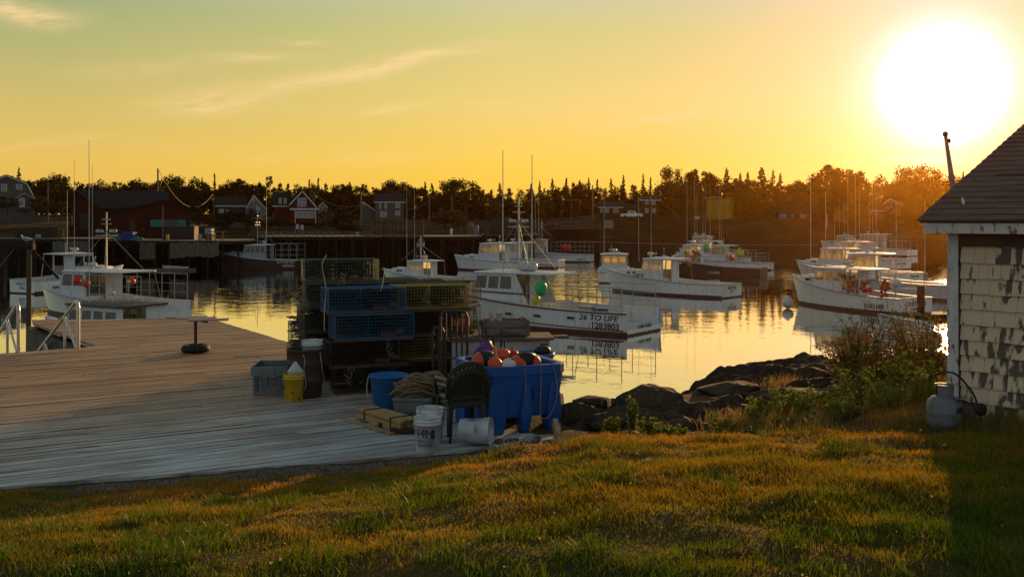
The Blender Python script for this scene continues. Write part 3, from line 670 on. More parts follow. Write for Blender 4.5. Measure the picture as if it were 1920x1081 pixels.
for kind, px, yt, yb, Y, w, lab in (
    ('round', 14, 366, 396, 188, 44, 'dark round bush in front of the gambrel house'), ('gold', 70, 362, 400, 185, 40, 'yellowish shrub right of the gambrel house porch'), ('gold', 104, 372, 402, 185, 44, 'rusty shrub left of the red barn'), ('tall', 60, 350, 400, 205, 30, 'tall leafy bush behind the gambrel house corner'),
    ('oval', 368, 378, 404, 190, 30, 'dark rounded bush under the sagging cable'), ('gold', 372, 392, 420, 182, 44, 'pale leafy bush right of the barn wing'), ('gold', 392, 396, 424, 180, 34, 'second pale bush right of the barn wing'), ('oval', 420, 392, 428, 185, 60, 'dark shrub mass below the long low roof'), ('oval', 462, 388, 426, 188, 56, 'dark shrub below the white gable house'), ('gold', 490, 404, 432, 176, 56, 'rounded rusty shrub mound left of the red house'),
    ('round', 524, 402, 430, 178, 46, 'shrub in front of the red house porch'), ('gold', 608, 388, 432, 184, 40, 'tall leafy bush at the right corner of the red house'), ('oval', 645, 385, 440, 190, 70, 'dark tree filling the hollow left of the grey house'), ('gold', 835, 388, 424, 190, 70, 'wide yellowish bush right of the grey house'), ('gold', 862, 396, 430, 186, 40, 'bush left of the heaped traps'),
    ('gold', 925, 372, 412, 220, 40, 'pale leafy tree left of the two tall antennas, low down'), ('gold', 1022, 352, 410, 235, 40, 'pale leafy tree right of the two tall antennas, low down'), ('tall', 1072, 358, 408, 235, 34, 'reddish tree beside the crossarm pole'), ('gold', 1278, 330, 412, 228, 60, 'olive leafy tree in front of the dark round tree'), ('gold', 1300, 366, 418, 222, 30, 'small leafy tree left of the yellow house'), ('ragged', 1390, 368, 416, 222, 44, 'spreading dark fir at the right corner of the yellow house'),
    ('oval', 1424, 372, 416, 226, 30, 'dark tree left of the ranch chimney'), ('oval', 1540, 372, 418, 236, 50, 'leafy bush hiding the right part of the low brown house'), ('oval', 1605, 376, 414, 245, 46, 'hazy bush between the pale gable and the veranda house'), ('round', 1720, 362, 408, 250, 66, 'large hazy bush right of the dormer house'), ('round', 1768, 356, 410, 250, 60, 'large hazy bush behind the shed eave')):
    tree(kind, px, yt, Y, w, lab, GB, ybase=yb, name='leafy_bush' if yb-yt < 45 and kind not in ('ragged',) else None)

# the wood behind, one mass: many small trees that nobody could count
SKX = [-60, 0, 60, 90, 160, 240, 290, 340, 380, 420, 480, 520, 560, 600, 640, 690, 740, 790, 840, 890, 920, 970, 1000, 1050, 1110, 1150, 1230, 1250, 1300, 1370, 1400, 1470, 1500, 1560, 1620, 1640, 1700, 1760, 1820, 1960, 2300]
SKY = [320, 323, 330, 327, 337, 336, 329, 330, 335, 335, 340, 342, 343, 338, 340, 344, 338, 345, 346, 344, 354, 353, 348, 342, 342, 342, 346, 330, 325, 325, 335, 335, 335, 322, 330, 345, 325, 320, 328, 330, 330]
acc_ = []; acc2 = []; px = -500
rs = np.random.default_rng(11)
while px < 2400:
    for row, (Y, dy) in enumerate(((284, 0), (276, 12), (268, 26), (259, 42))):
        kind = (['spruce', 'oval', 'oval', 'ragged', 'tall', 'spruce'] if 880 < px < 1240 else ['oval', 'tall', 'round', 'oval', 'spruce', 'tall'])[rs.integers(6)]
        if row == 2: kind = ['oval', 'tall', 'spruce'][rs.integers(3)]
        if row == 3: kind = ['gold', 'oval', 'gold'][rs.integers(3)]
        mb, V, _ = TREES[kind]; Yj = Y+rs.uniform(-4, 4)
        p_ = px+rs.uniform(-7, 7); yt = float(np.interp(p_, SKX, SKY))+dy+rs.uniform(-3, 12)
        x = (p_-960)/F*Yj; z0 = float(hill_z(x, Yj)); h = (CZ-(yt-HZ)/F*Yj-z0)/10.2
        V = V.reshape(-1, 4, 3)[::2]
        c = V.mean(1, keepdims=True); V = (c+(V-c)*(1.5 if row else 1.25)).reshape(-1, 3)
        a = rs.uniform(0, 6.28); R2 = np.array([[cos(a), -sin(a), 0], [sin(a), cos(a), 0], [0, 0, 1]])
        ws = .95 if kind in ('spruce', 'narrow', 'ragged') else .68
        if row: V = V-np.array([0, 0, 1.6])
        acc_.append((V @ R2.T)*np.array([h*ws*1.35, h*ws*1.35, h])+np.array([x, Yj, z0]))
    px += 10
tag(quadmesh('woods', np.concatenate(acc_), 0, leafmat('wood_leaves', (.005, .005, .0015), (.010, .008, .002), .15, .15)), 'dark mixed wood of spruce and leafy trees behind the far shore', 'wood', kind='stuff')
# ---------------------------------------------------------------- boats
def paint(name, c, rough=.3, c2=None):
    return mat(name, c, c2 or tuple(x*.88 for x in c), scale=1.3, rough=rough, spec=.45, detail=8., stretch=(3, 3, .5), c3=(c[0]*.75+.02, c[1]*.66+.012, c[2]*.55+.008), s3=1.6)
HULLW = paint('boat_white', (.74, .76, .72)); DECKW = paint('deck_white', (.60, .62, .60), .55)
METAL = mat('galvanised_tube', (.42, .41, .39), (.25, .24, .22), metal=.6, rough=.55); ANT = mat('antenna_white', (.55, .53, .49), rough=.4)
LET = mat('black_lettering', (.012, .012, .014), rough=.5); BOTTOM = mat('bottom_paint', (.025, .012, .010), (.05, .03, .02), scale=3, rough=.6)
REDP = mat('red_brown_stripe', (.13, .02, .015), rough=.4); BLUEP = mat('blue_stripe', (.03, .08, .20), rough=.4)
BGL = glassmat('wheelhouse_glass', (.62, .55, .42), .1, .6); DGL = glassmat('dark_wheelhouse_glass', (.22, .17, .11), .12)
CORK = mat('rope_brown', (.20, .15, .09), rough=.9); PROPW = mat('old_board', (.20, .17, .13), (.10, .085, .065), scale=4, rough=.9, stretch=(8, 1, 8))
ORANGE = mat('buoy_orange', (.62, .10, .03), (.5, .07, .03), scale=3, rough=.45); REDB = mat('buoy_red', (.70, .025, .012), rough=.4); GREENB = mat('buoy_green', (.02, .45, .10), rough=.4)
YELB = mat('buoy_yellow', (.60, .55, .03), rough=.4); BLACKB = mat('buoy_black', (.02, .02, .02), rough=.5); WTB = mat('buoy_weathered', (.36, .10, .035), (.25, .08, .03), scale=3, rough=.6); WHITEB = mat('buoy_white', (.62, .60, .56), rough=.4)

def buoyshape(mb, c, r, L=None, M=None, n=14):
    """lobster pot buoy: rounded body with a tapered end"""
    L = L or r*2.4
    prof = [(.001, -L*.5), (r*.45, -L*.48), (r*.8, -L*.36), (r, -L*.16), (r, L*.1), (r*.88, L*.28), (r*.6, L*.43), (r*.28, L*.5), (.001, L*.52)]
    return mb.lathe(prof, c, n, M)
def boat(label, px, py, head, L=11., B=3.4, hull=None, name='lobster_boat', f0=.95, f1=1.75, cabin=True, xa=.40, xb=.60, aft=.10, nwin=3, glass=None, roofh=2.05,
         rails=(.02, .36), antennas=((.5, 6.),), radar=(.52,), mast=None, side=None, side_pos=.35, side_sz=.34, transom=None, stripe=None, open_stern=False, trunk=True, group='lobster boats moored in the harbour', near='port', bottom=None, aftwin=False, roofmat=None, extra=None, side2=None, rail_h=1.25, cabmat=None):
    hull = hull or HULLW; glass = glass or BGL; bottom = bottom or BOTTOM; cabmat = cabmat or DECKW
    h = R(head); cx, cy, _ = G(px, py, 0); lv = (-sin(h), cos(h)); bt = B/2*.93; sg = 1 if near == 'port' else -1
    root = thing(name, label, 'boat', (cx-lv[0]*bt*sg, cy-lv[1]*bt*sg, 0), h, group)
    def hb(t): return B/2*((.93+.07*min(1, t/.35)) if t < .4 else max(0.0, 1-((t-.4)/.6)**2.3))
    def wb(t): return B/2*((.88+.06*min(1, t/.35)) if t < .3 else max(0.0, .94*(1-((t-.3)/.7)**1.7)))
    def sheer(t): return f0+(f1-f0)*max(0, t-.12)**1.8/.88**1.8
    def P(t, v, s=1):
        z0, z1 = -.35, sheer(t); z = z0+(z1-z0)*v; w = wb(t)+(hb(t)-wb(t))*v**1.25
        return (L*t*(.925+.075*v), s*w, z)
    def atz(t, z, s=1):
        v = (z+.35)/(sheer(t)+.35); return P(t, v, s)
    def yat(x, z, s=1):
        v = (z+.35)/(sheer(x/L)+.35); t = x/(L*(.925+.075*v)); v = (z+.35)/(sheer(t)+.35); return P(t, v, s)[1]
    N = 26; ts = [i/N for i in range(N+1)]
    rows = [0, None, None, .45, .62, .8, 1.0]      # None: fixed heights .10 and .22
    def rowpt(t, j, s):
        if j == 1: return atz(t, .11, s)
        if j == 2: return atz(t, .22, s)
        return P(t, rows[j], s)
    hm = MB(); NR = len(rows)-1
    for s in (1, -1):
        k0 = len(hm.v)
        for t in ts:
            for j in range(NR+1): hm.v.append(rowpt(t, j, s))
        for i in range(N):
            for j in range(NR):
                a = k0+i*(NR+1)+j; q = (a, a+NR+1, a+NR+2, a+1); hm.f.append(q if s < 0 else q[::-1]); hm.mi.append(1 if j == 0 else (2 if j == 1 and stripe else (1 if j == 1 else 0)))
    th = .5 if open_stern else 1.0
    pts = [rowpt(0, j, 1) for j in range(NR+1) if rowpt(0, j, 1)[2] <= f0*th+.02]; pt2 = [(p[0], -p[1], p[2]) for p in reversed(pts)]
    hm.add(pts+pt2, [tuple(range(len(pts)+len(pt2)))], 0)
    hm.add([(-.003, p[1], p[2]) for p in (rowpt(0, 0, 1), rowpt(0, 1, 1), rowpt(0, 1, -1), rowpt(0, 0, -1))], [(0, 1, 2, 3)], 1)
    # inner bulwark, sole, foredeck
    tc = xa+.02; ins = .13
    def flw(t): return min(hb(t)-ins, yat(P(t, 1)[0], .38)-.08)
    inner = MB(); fl = .38
    for s in (1, -1):
        inner.grid(lambda u, v, s=s: (max(.06, P(tc*u, 1)[0]), s*((hb(tc*u)-ins)*(1-v)+v*flw(tc*u)), sheer(tc*u)+(fl-sheer(tc*u))*v), 12, 2)
        inner.grid(lambda u, v, s=s: (P(tc*u, 1)[0], s*(hb(tc*u)+.02-(ins+.04)*v), sheer(tc*u)+.012), 12, 1)
    inner.grid(lambda u, v: (max(.05, P(tc*u, 1)[0]), (2*v-1)*flw(tc*u), fl), 10, 2)
    inner.grid(lambda u, v: (.07, (2*v-1)*(hb(0)-.1), fl+(f0*th-fl)*u), 1, 1)
    ho = hm.build('hull', [hull, bottom, stripe or BOTTOM], root)
    inner.build('cockpit', DECKW, root)
    d = MB().grid(lambda u, v: (P(tc+(1-tc)*u, 1)[0]*1.0, (2*v-1)*max(.01, hb(tc+(1-tc)*u)-.01), sheer(tc+(1-tc)*u)+.0+.07*(1-(2*v-1)**2)), 18, 6)
    d.grid(lambda u, v: (P(tc, 1)[0], (2*v-1)*(flw(tc)*(1-u)+(hb(tc)-.05)*u), fl+(sheer(tc)+.05-fl)*u), 1, 1)
    d.build('foredeck', DECKW, root)
    rr = MB()
    for s in (1, -1): rr.tube([(P(t, 1)[0]+.01, s*(hb(t)+.025), sheer(t)-.04) for t in ts], .045, 6)
    if not open_stern: rr.tube([(-.03, hb(0), f0-.03), (-.05, 0, f0+.02), (-.03, -hb(0), f0-.03)], .045, 6)
    rr.build('rub_rail', stripe or METAL, root)
    if cabin:
        x0, x1 = xa*L, xb*L; hw = hb((xa+xb)/2)*.78; zb = sheer(xa)-.02; zt = zb+roofh; zs = zb+roofh*.46; zh = zt-.17; rake = .45
        if trunk:
            tx1 = min(.90, xb+.24)
            tk = MB(); n = 10
            def wtr(u): return min(hw, hb(xb+(tx1-xb)*u)*.72)*(1-.25*u**4)
            def zz(u): return sheer(xb)+.62-.14*u
            for s in (1, -1):
                tk.grid(lambda u, v, s=s: (x1-.2+(tx1*L-x1+.2)*u, s*wtr(u), sheer(xb+(tx1-xb)*u)-.05+(zz(u)-sheer(xb+(tx1-xb)*u)+.05)*v), n, 1)
            tk.grid(lambda u, v: (x1-.2+(tx1*L-x1+.2)*u, (2*v-1)*wtr(u), zz(u)+.07*(1-(2*v-1)**2)), n, 6)
            tk.grid(lambda u, v: (tx1*L+.18*(1-v), (2*u-1)*wtr(1), sheer(tx1)-.05+(zz(1)-sheer(tx1)+.05)*v), 1, 1)
            tko = tk.build('trunk_cabin', cabmat, root)
            for s in (1, -1):
                for q in (.25, .45):
                    MB().box((x1+(tx1*L-x1)*q, s*(wtr(q)+.005), zz(q)-.24), (.34, .03, .16)).build('porthole', DGL, tko)
            vm = MB().box((x1+(tx1*L-x1)*.6, 0, zz(.6)+.1), (.5, .5, .08)); vm.build('hatch', DECKW, tko)
        wl = MB(); panes = []
        def wall(A, Bp, zA, n, rk=0.0, rkB=0.0):
            """wall from A to B (xy) with n window openings; rk leans the top back at B"""
            A = Vector((A[0], A[1], 0)); Bq = Vector((Bp[0], Bp[1], 0)); dv = (Bq-A)
            def pt(u, z):
                f = (z-zA)/(zt-zA); return (A.x+(dv.x)*u-(rk+(rkB-rk)*u)*f, A.y+dv.y*u, z)
            nx = Vector((dv.y, -dv.x, 0)).normalized()*.05
            def q(u0, u1, a, b): wl.prism([pt(u0, a), pt(u1, a), pt(u1, b), pt(u0, b)], nx)
            q(0, 1, zA, zs); q(0, 1, zh, zt)
            e = .07; g_ = .05
            us = [e+(1-2*e)*i/n for i in range(n+1)]
            q(0, us[0], zs, zh); q(us[-1], 1, zs, zh)
            for i in range(n):
                a, b = us[i]+(g_/2 if i else 0), us[i+1]-(g_/2 if i < n-1 else 0)
                if i: q(us[i]-g_/2, us[i]+g_/2, zs, zh)
                m2 = nx*.4
                panes.append([tuple(Vector(p)+m2) for p in (pt(a, zs), pt(b, zs), pt(b, zh), pt(a, zh))])
        zA = zb-.1
        wall((x0, hw), (x1, hw), zA, nwin, 0, rake); wall((x1, hw), (x1, -hw), zb-.1, 3, rake, rake); wall((x1, -hw), (x0, -hw), zA, nwin, rake, 0)
        if aftwin: wall((x0, -hw), (x0, hw), zb-.5, 3, 0, 0)
        else: wl.box((x0+.02, -hw*.55, (zb-.3+zt)/2), (.05, hw*.9, zt-zb+.3)); wl.box((x0+.02, hw-.08, (zb-.3+zt)/2), (.06, .12, zt-zb+.3))
        wh = wl.build('wheelhouse', cabmat, root)
        for p in panes: MB().add(p, [(0, 1, 2, 3)]).build('window', glass, wh)
        if rng.random() < .6:
            MB().box((x1-.55, hw*.3, zb+.75), (.25, .5, .35)).box((x1-.8, -hw*.3, zb+.4), (.4, .4, .9)).build('console', mat('console_dark', (.05, .045, .04)), wh)
        ra = x0-aft*L; rb = x1-rake+.22; rw = hw+.12
        def rf(z, k=1.0):
            pts = [(ra+.15, rw), (ra, rw*.85), (ra, -rw*.85), (ra+.15, -rw), (rb-.25, -rw), (rb, -rw*.8), (rb+.06, 0), (rb, rw*.8), (rb-.25, rw)]
            return pts
        rm = MB().slab(rf(0), zt, zt+.07); rm.grid(lambda u, v: (ra+.1+(rb-ra-.2)*u, (2*v-1)*rw*.93, zt+.07+.09*(1-(2*v-1)**2)*min(1, 6*u, 6*(1-u))), 12, 8)
        ro = rm.build('cabin_roof', roofmat or DECKW, root)
        if aft > .06:
            for s in (1, -1): MB().tube([(ra+.15, s*(rw-.15), zt), (ra+.15, s*(hb(.3)-.08), sheer(.3))], .022, 6).build('roof_post', METAL, root)
    else:
        zt = f0+1.0; hw = .8; x0 = .4*L; x1 = .6*L
    for ax in radar:
        q = MB(); q.tube([(ax*L, 0, zt+.1), (ax*L, 0, zt+.32)], .09, 8); q.lathe([(.001, .32), (.26, .33), (.31, .38), (.31, .47), (.26, .55), (.1, .58), (.001, .58)], (ax*L, 0, zt), 16)
        q.build('radar', ANT, root)
    for ax, ah in antennas:
        y_ = hw*.8*(1 if (ax*97 % 2) < 1 else -1)
        MB().tube([(ax*L, y_, zt-.3), (ax*L, y_, zt+.4), (ax*L+.02, y_, zt+ah)], [.028, .022, .010], 6).build('antenna', ANT, root)
    # small gear on the roof: lights, horn, life raft
    MB().tube([(x0+.5, .3, zt+.1), (x0+.5, .3, zt+.9)], .02, 5).sphere((x0+.5, .3, zt+.95), .06, 6).build('mast_light', ANT, root)
    MB().box((x0+.9, -.4, zt+.2), (.35, .3, .18)).build('roof_locker', ANT, root, bevel=.02)
    MB().tube([(x0+1.2, .5, zt+.12), (x0+1.2, .5, zt+.45)], .015, 4).sphere((x0+1.2, .5, zt+.5), .09, 6).build('search_light', ANT, root)
    if rails:
        for s in (1, -1):
            q = MB(); a, b = rails; n = 5
            pts = [(P(a+(b-a)*i/(n-1), 1)[0]+.05, s*(hb(a+(b-a)*i/(n-1))-.07), sheer(a+(b-a)*i/(n-1))) for i in range(n)]
            zt_ = f0+rail_h
            for p in pts: q.tube([p, (p[0], p[1], zt_)], .024, 6)
            for fz in (1.0, .62, .3): q.tube([(p[0], p[1], f0+rail_h*fz) for p in pts], .02 if fz < 1 else .026, 6)
            q.build('railing', METAL, root)
    if mast:
        mx, mh, arm = mast; q = MB(); q.tube([(mx*L, 0, zt), (mx*L, 0, zt+mh)], [.06, .045], 8)
        q.bar((mx*L, -arm, zt+mh*.62), (mx*L, arm, zt+mh*.62), .09, .07); q.bar((mx*L-.5, 0, zt+mh*.82), (mx*L+.45, 0, zt+mh*.82), .06, .05)
        for s in (1, -1):
            q.tube([(mx*L, 0, zt+mh*.7), (mx*L-1.9, s*hw, zt+.05)], .014, 5); q.tube([(mx*L, 0, zt+mh*.7), (mx*L+1.7, s*hw*.8, zt+.05)], .014, 5)
            q.sphere((mx*L, s*arm*.8, zt+mh*.70), .13, 8); q.box((mx*L, s*arm*.45, zt+mh*.70), (.2, .2, .2))
        q.sphere((mx*L, 0, zt+mh+.05), .07, 6); q.box((mx*L, 0, zt+mh*.9), (.16, .6, .07))
        q.build('mast', METAL, root)
    def letter(txt, size, x, z, s=1, squash=1.0, bold=.012, onside=True, shear=0., m=LET):
        v, f, w = text_mesh(txt, size, squash, shear, bold); vs = []
        for a, b in v:
            if onside:
                X_ = (x+w-a) if s > 0 else (x+a); Z_ = z+b; vs.append((X_, yat(X_, Z_, s)+s*.012, Z_))
            else: vs.append((-.012, (w/2-a)+x, z+b))
        ob = MB().add(vs, f).build('lettering', m, root)
    if side: letter(side, side_sz, side_pos, .34, 1, squash=1.05, bold=.013, m=extra or LET)
    if side2: letter(side2[0], side2[1], side2[2], side2[3], 1, squash=side2[4], bold=.008, shear=.25, m=extra or LET)
    if transom:
        for i, (txt, sz, z) in enumerate(transom): letter(txt, sz, 0, z, onside=False, bold=.01, m=extra or LET)
    return root, dict(L=L, zt=zt, hw=hw, x0=x0, x1=x1, sheer=sheer, hb=hb, head=h)
def at(b, x, y, z):
    r = b[0]; h = b[1]['head']; return (r.location[0]+x*cos(h)-y*sin(h), r.location[1]+x*sin(h)+y*cos(h), z)
def hang_buoys(b, pts, label, mats, r=.16, group=None, name='pot_buoy'):
    for i, (x, y, z) in enumerate(pts):
        M = Matrix.Rotation(rng.uniform(-.5, .5), 3, 'X')
        mb = MB(); buoyshape(mb, (0, 0, 0), r*rng.uniform(.85, 1.1), None, M); o = mb.build(name, mats[i % len(mats)], smooth=True)
        o.location = at(b, x, y, z); tag(o, label, 'buoy', group)

B26 = boat('nearest white lobster boat, number 1283803, with dark red stripes and two very tall antennas', 1175, 631, 145, L=15, B=4.6, f0=1.28, f1=2.2, open_stern=True, roofh=1.72, xa=.535, xb=.765, aft=.17, nwin=3, glass=DGL,
           antennas=(), radar=(.545,), mast=(.585, 4.6, 1.1), rails=(.02, .44), rail_h=1.4, stripe=REDP, side='1283803', side_pos=.5, side_sz=.50, side2=('26 TO LIFE', .46, .5, .80, 1.15), transom=(('COREA  MAINE', .24, .34),))
# extra stripes and scuppers, tall whips
q = MB(); i_ = B26[1]
root = B26[0]
MB().tube([(i_['L']*.62, .95, i_['zt']), (i_['L']*.62, .95, i_['zt']+7.6)], [.05, .018], 6).build('antenna', ANT, root)
MB().tube([(i_['L']*.56, -.95, i_['zt']), (i_['L']*.56, -.95, i_['zt']+7.4)], [.05, .018], 6).build('antenna', ANT, root)
x0_, hw_, zt_ = i_['x0'], i_['hw'], i_['zt']; zb_ = zt_-1.72
for s_ in (1, -1): MB().prism([(x0_-1.05, s_*hw_, zb_-.15), (x0_+.02, s_*hw_, zb_-.15), (x0_+.02, s_*hw_, zt_), (x0_-.12, s_*hw_, zt_)], (0, .05*s_, 0)).build('side_wing', DECKW, root)
MB().bar((x0_-.8, hw_+.06, zb_+.52), (x0_+4.0, hw_+.06, zb_+.62), .03, .09).build('cabin_stripe', REDP, root)
MB().lathe([(.02, -.62), (.2, -.6), (.27, -.5), (.28, 0), (.27, .5), (.2, .6), (.02, .62)], (x0_-.3, .5, zt_+.42), 16, Matrix.Rotation(R(90), 3, 'Y')).build('life_raft', ANT, root, smooth=True)
for x_ in (3.6, 5.9, 8.0): MB().box((x_, i_['hb'](x_/15)+.0, .86), (.42, .05, .13)).build('scupper', mat('scupper_dark', (.02, .02, .02)), root)
MB().tube([(.2+11.6*i/20, i_['hb'](i/21)*1.0-.015+.02, .30+.004*i*i*.3) for i in range(20)], .03, 4).build('pinstripe', REDP, root)
for (x, y, z, m_, r_, lab) in ((5.75, 2.05, 2.45, GREENB, .36, 'large green float hanging on the rail of the nearest white boat'), (6.1, 2.05, 1.75, YELB, .24, 'yellow float hanging below the large green float')):
    mb = MB(); buoyshape(mb, (0, 0, 0), r_, r_*2.5); o = mb.build('float', m_, smooth=True); o.location = at(B26, x, y, z); tag(o, lab, 'buoy')
for j, (x, y, w_, h_, m_, lab) in enumerate(((4.1, -.4, .8, .9, mat('bait_box_grey', (.30, .32, .33)), 'pale grey bait box on the deck of the nearest white boat'), (3.2, -.6, .7, .8, BLUEP, 'blue bait box beside the pale one on the nearest white boat'), (2.3, .6, .9, .5, YELB, 'yellow crate behind the side rail of the nearest white boat'))):
    o = MB().box((0, 0, h_/2), (w_, w_*.7, h_)).box((0, 0, h_+.03), (w_+.06, w_*.7+.06, .06)).build('bait_box', m_, bevel=.03); o.location = at(B26, x, y, .38); o.rotation_euler = (0, 0, B26[1]['head']); tag(o, lab, 'box')

BUD = boat('white lobster boat with yellow-lit windows and low plain stern, moored broadside in mid harbour', 1353, 560, 139, L=13.0, B=3.7, f0=1.15, f1=2.05, roofh=1.8, xa=.46, xb=.645, aft=.10, nwin=3, rails=None, antennas=((.56, 5.6), (.66, 5.4)), radar=(.62,), side2=('1208190', .42, 7.6, 1.52, .85), transom=(('BUD BESS', .34, .72), ('COREA', .14, .5)))
END = boat('end-on white boat with three lit windows just left of the mid harbour boat', 1122, 531, 84, L=10.5, B=3.5, f0=1.1, f1=2.0, roofh=1.75, aftwin=True, xa=.30, xb=.55, rails=None, antennas=((.4, 6.5), (.46, 6.2)), radar=(.45,), nwin=2)
DK = boat('black hulled lobster boat with white number 1112476, wheelhouse hung with buoys', 1424, 521, 150, L=12.2, B=3.6, hull=paint('boat_black', (.008, .007, .007), .6), f0=1.15, f1=2.2, xa=.62, xb=.80, aft=.02, trunk=True, nwin=2, rails=(.10, .60), rail_h=1.9, antennas=((.7, 8.), (.78, 8.)), radar=(.7,), side='1112476', side_pos=4.6, side_sz=.42, extra=WHITEB, transom=None, group='lobster boats moored in the harbour')
B2 = boat('white lobster boat with a red flag, directly behind the black hulled boat', 1445, 507, 158, L=13., B=3.6, xa=.45, xb=.63, nwin=3, antennas=((.5, 8.), (.55, 8.)), rails=(.05, .4), transom=None)
B3 = boat('half hidden white boat with red and green floats, behind the black hulled boat', 1400, 497, 156, L=11., B=3.5, xa=.5, xb=.68, aft=.14, nwin=3, antennas=((.5, 8.5), (.6, 8.5)), rails=(.05, .42), roofh=2.3)
B3b = boat('white cabin boat showing only its roof and bow rail behind the crowded middle boats', 1372, 486, 150, L=10., B=3.4, f0=1.2, xa=.5, xb=.75, nwin=3, antennas=((.55, 9.), (.7, 9.)), rails=None, roofh=2.5, radar=(.55, .7))
FARB = boat('small far white boat with pointed bow moored alone near the far bank', 1630, 471, 152, L=10.5, B=3.5, f0=.9, f1=2.3, xa=.36, xb=.68, nwin=3, roofh=2.3, aft=.08, antennas=((.5, 8.), (.6, 8.5)), rails=(.02, .3), cabmat=paint('cab_white_bright', (.62, .62, .60)))
TR = boat('white lobster boat with five lit windows moored just behind the nearest right-hand boat', 1697, 533, 128, L=14.5, B=3.8, f0=1.15, f1=2.0, xa=.52, xb=.74, aft=.06, nwin=4, rails=None, antennas=((.6, 3.),), radar=(.62,), transom=(('TRAVIS-M', .38, .62), ('COREA ME', .16, .36)))
EM = boat('white lobster boat with trap racks along its rails near the shed corner', 1672, 506, 128, L=12., B=5.2, f0=1.2, f1=2.4, xa=.52, xb=.74, nwin=3, rails=(.0, .5), rail_h=2.6, antennas=((.5, 9.), (.6, 9.)), radar=(.6, .68), transom=(('EMILY MARIE', .40, .62), ('COREA ME', .18, .32)))
RB = boat('farthest white lobster boat with long rails and lit windows beside the shed eave', 1700, 481, 132, L=14., B=4.6, f0=1.2, f1=2.4, xa=.42, xb=.70, nwin=4, rails=(.0, .42), rail_h=2.4, roofh=2.6, antennas=((.5, 8.5), (.55, 8.), (.65, 8.)), radar=(.62,))
EDGE = boat('pale blue hulled boat whose bow pokes out from behind the shed corner', 1800, 566, 150, L=13., B=3.9, hull=paint('boat_pale_blue', (.40, .48, .52)), f0=1.3, f1=2.7, xa=.5, xb=.7, rails=None, antennas=((.6, 5.),))
CI = boat('nearest right-hand white lobster boat, number 1183189, just beyond the shrubs', 1686, 592, 119, L=11.6, B=3.6, f0=1.15, f1=2.2, xa=.44, xb=.72, aft=.16, nwin=3, roofh=1.62, rails=(.03, .50), rail_h=1.6, antennas=(), radar=(.52,), stripe=None, side='1183189', side_pos=1.3, side_sz=.46, transom=(('CINDY-LEE', .42, .62), ('COREA', .2, .32)), extra=mat('dark_red_letter', (.05, .012, .012)))
for x_, y_, hh in ((.74, 1.1, 8.4), (.03, 1.55, 6.5), (.04, -1.5, 6.5)): MB().tube([(11.6*x_, y_, 1.3), (11.6*x_, y_, 1.3+hh)], [.035, .014], 6).build('antenna', ANT, CI[0])
MB().tube([(11.6*.60, 1.25, 3.0), (11.6*.60, 1.25, 8.6)], [.03, .015], 6).build('flag_staff', ANT, CI[0])
fl = MB().grid(lambda u, v: (.5*u*.3, .08*sin(u*7+v*2), -.9*v-.2*u), 6, 8).build('flag', mat('faded_flag', (.50, .12, .08), (.5, .45, .4), scale=9, contrast=(.48, .52)), smooth=True)
fl.location = at(CI, 11.6*.60, 1.25, 7.0); tag(fl, 'small faded flag drooping on the thin staff of the nearest right-hand boat', 'flag')
GC = 'bunches of buoys hanging on the nearest right-hand boat'
hang_buoys(CI, [(4.55+rng.uniform(-.55, .55), 1.55+rng.uniform(-.1, .12), 1.75+rng.uniform(-.45, .8)) for _ in range(34)], 'pot buoy in the big orange bunch under the nearest right-hand boat roof', [WTB, YELB, ORANGE, CORK], .105, 'buoys in the big bunch under the roof')
hang_buoys(CI, [(2.9+rng.uniform(-.35, .35), 1.65+rng.uniform(-.1, .1), 1.75+rng.uniform(-.2, .5)) for _ in range(10)], 'red buoy in the middle bunch on the rail of the nearest right-hand boat', [REDB, WTB], .15, 'buoys in the middle bunch on the rail')
hang_buoys(CI, [(1.25+rng.uniform(-.3, .3), 1.65+rng.uniform(-.1, .1), 1.5+rng.uniform(-.4, 1.0)) for _ in range(14)], 'dark orange buoy in the sternward bunch on the rail of the nearest right-hand boat', [WTB, CORK, REDB], .12, 'buoys in the sternward bunch on the rail')
hang_buoys(DK, [(8.0+rng.uniform(-1.0, 1.0), 1.5+rng.uniform(-.1, .1), 2.1+rng.uniform(-.8, .9)) for _ in range(26)], 'yellowish pot buoy in the bunch on the wheelhouse side of the black hulled boat', [YELB, CORK, ORANGE], .17, 'buoys on the black hulled boat')
def ball(label, loc, r, m, name='mooring_buoy'):
    mb = MB(); mb.sphere((0, 0, 0), r, 12); mb.tube([(0, 0, r*.9), (0, 0, r*1.25)], r*.18, 8); o = mb.build(name, m, smooth=True); o.location = loc; return tag(o, label, 'buoy')
for b, x, y, z, r_, m_, lab in ((CI, .35, 1.55, 2.2, .34, WHITEB, 'white round buoy hanging near the stern of the nearest right-hand boat'), (CI, -.9, -2.6, 2.4, .36, ORANGE, 'orange round buoy seen beyond the stern of the nearest right-hand boat'),
                            (B3, 7.5, 1.6, 2.5, .5, REDB, 'red float on the cabin side of the boat behind the black hulled one'), (B3, 5.9, 1.7, 2.4, .55, GREENB, 'green float on the cabin side of the boat behind the black hulled one'), (B2, 4.0, 1.75, 2.2, .6, YELB, 'lime green float on the boat with the red flag'), (DK, 3.3, 1.6, 2.2, .35, ORANGE, 'orange marker hanging on the rail of the black hulled boat')):
    ball(lab, at(b, x, y, z), r_, m_, 'float')
ball('white and dark mooring ball floating ahead of the nearest right-hand bow', (G(1477, 578)[0], G(1477, 578)[1], .42), .42, WHITEB)
ball('pale mooring ball ahead of the black hulled bow', (G(1296, 516)[0], G(1296, 516)[1], .3), .42, WHITEB)
ball('pale mooring ball left of the small far white boat', (G(1566, 476)[0], G(1566, 476)[1], .5), .5, WHITEB)

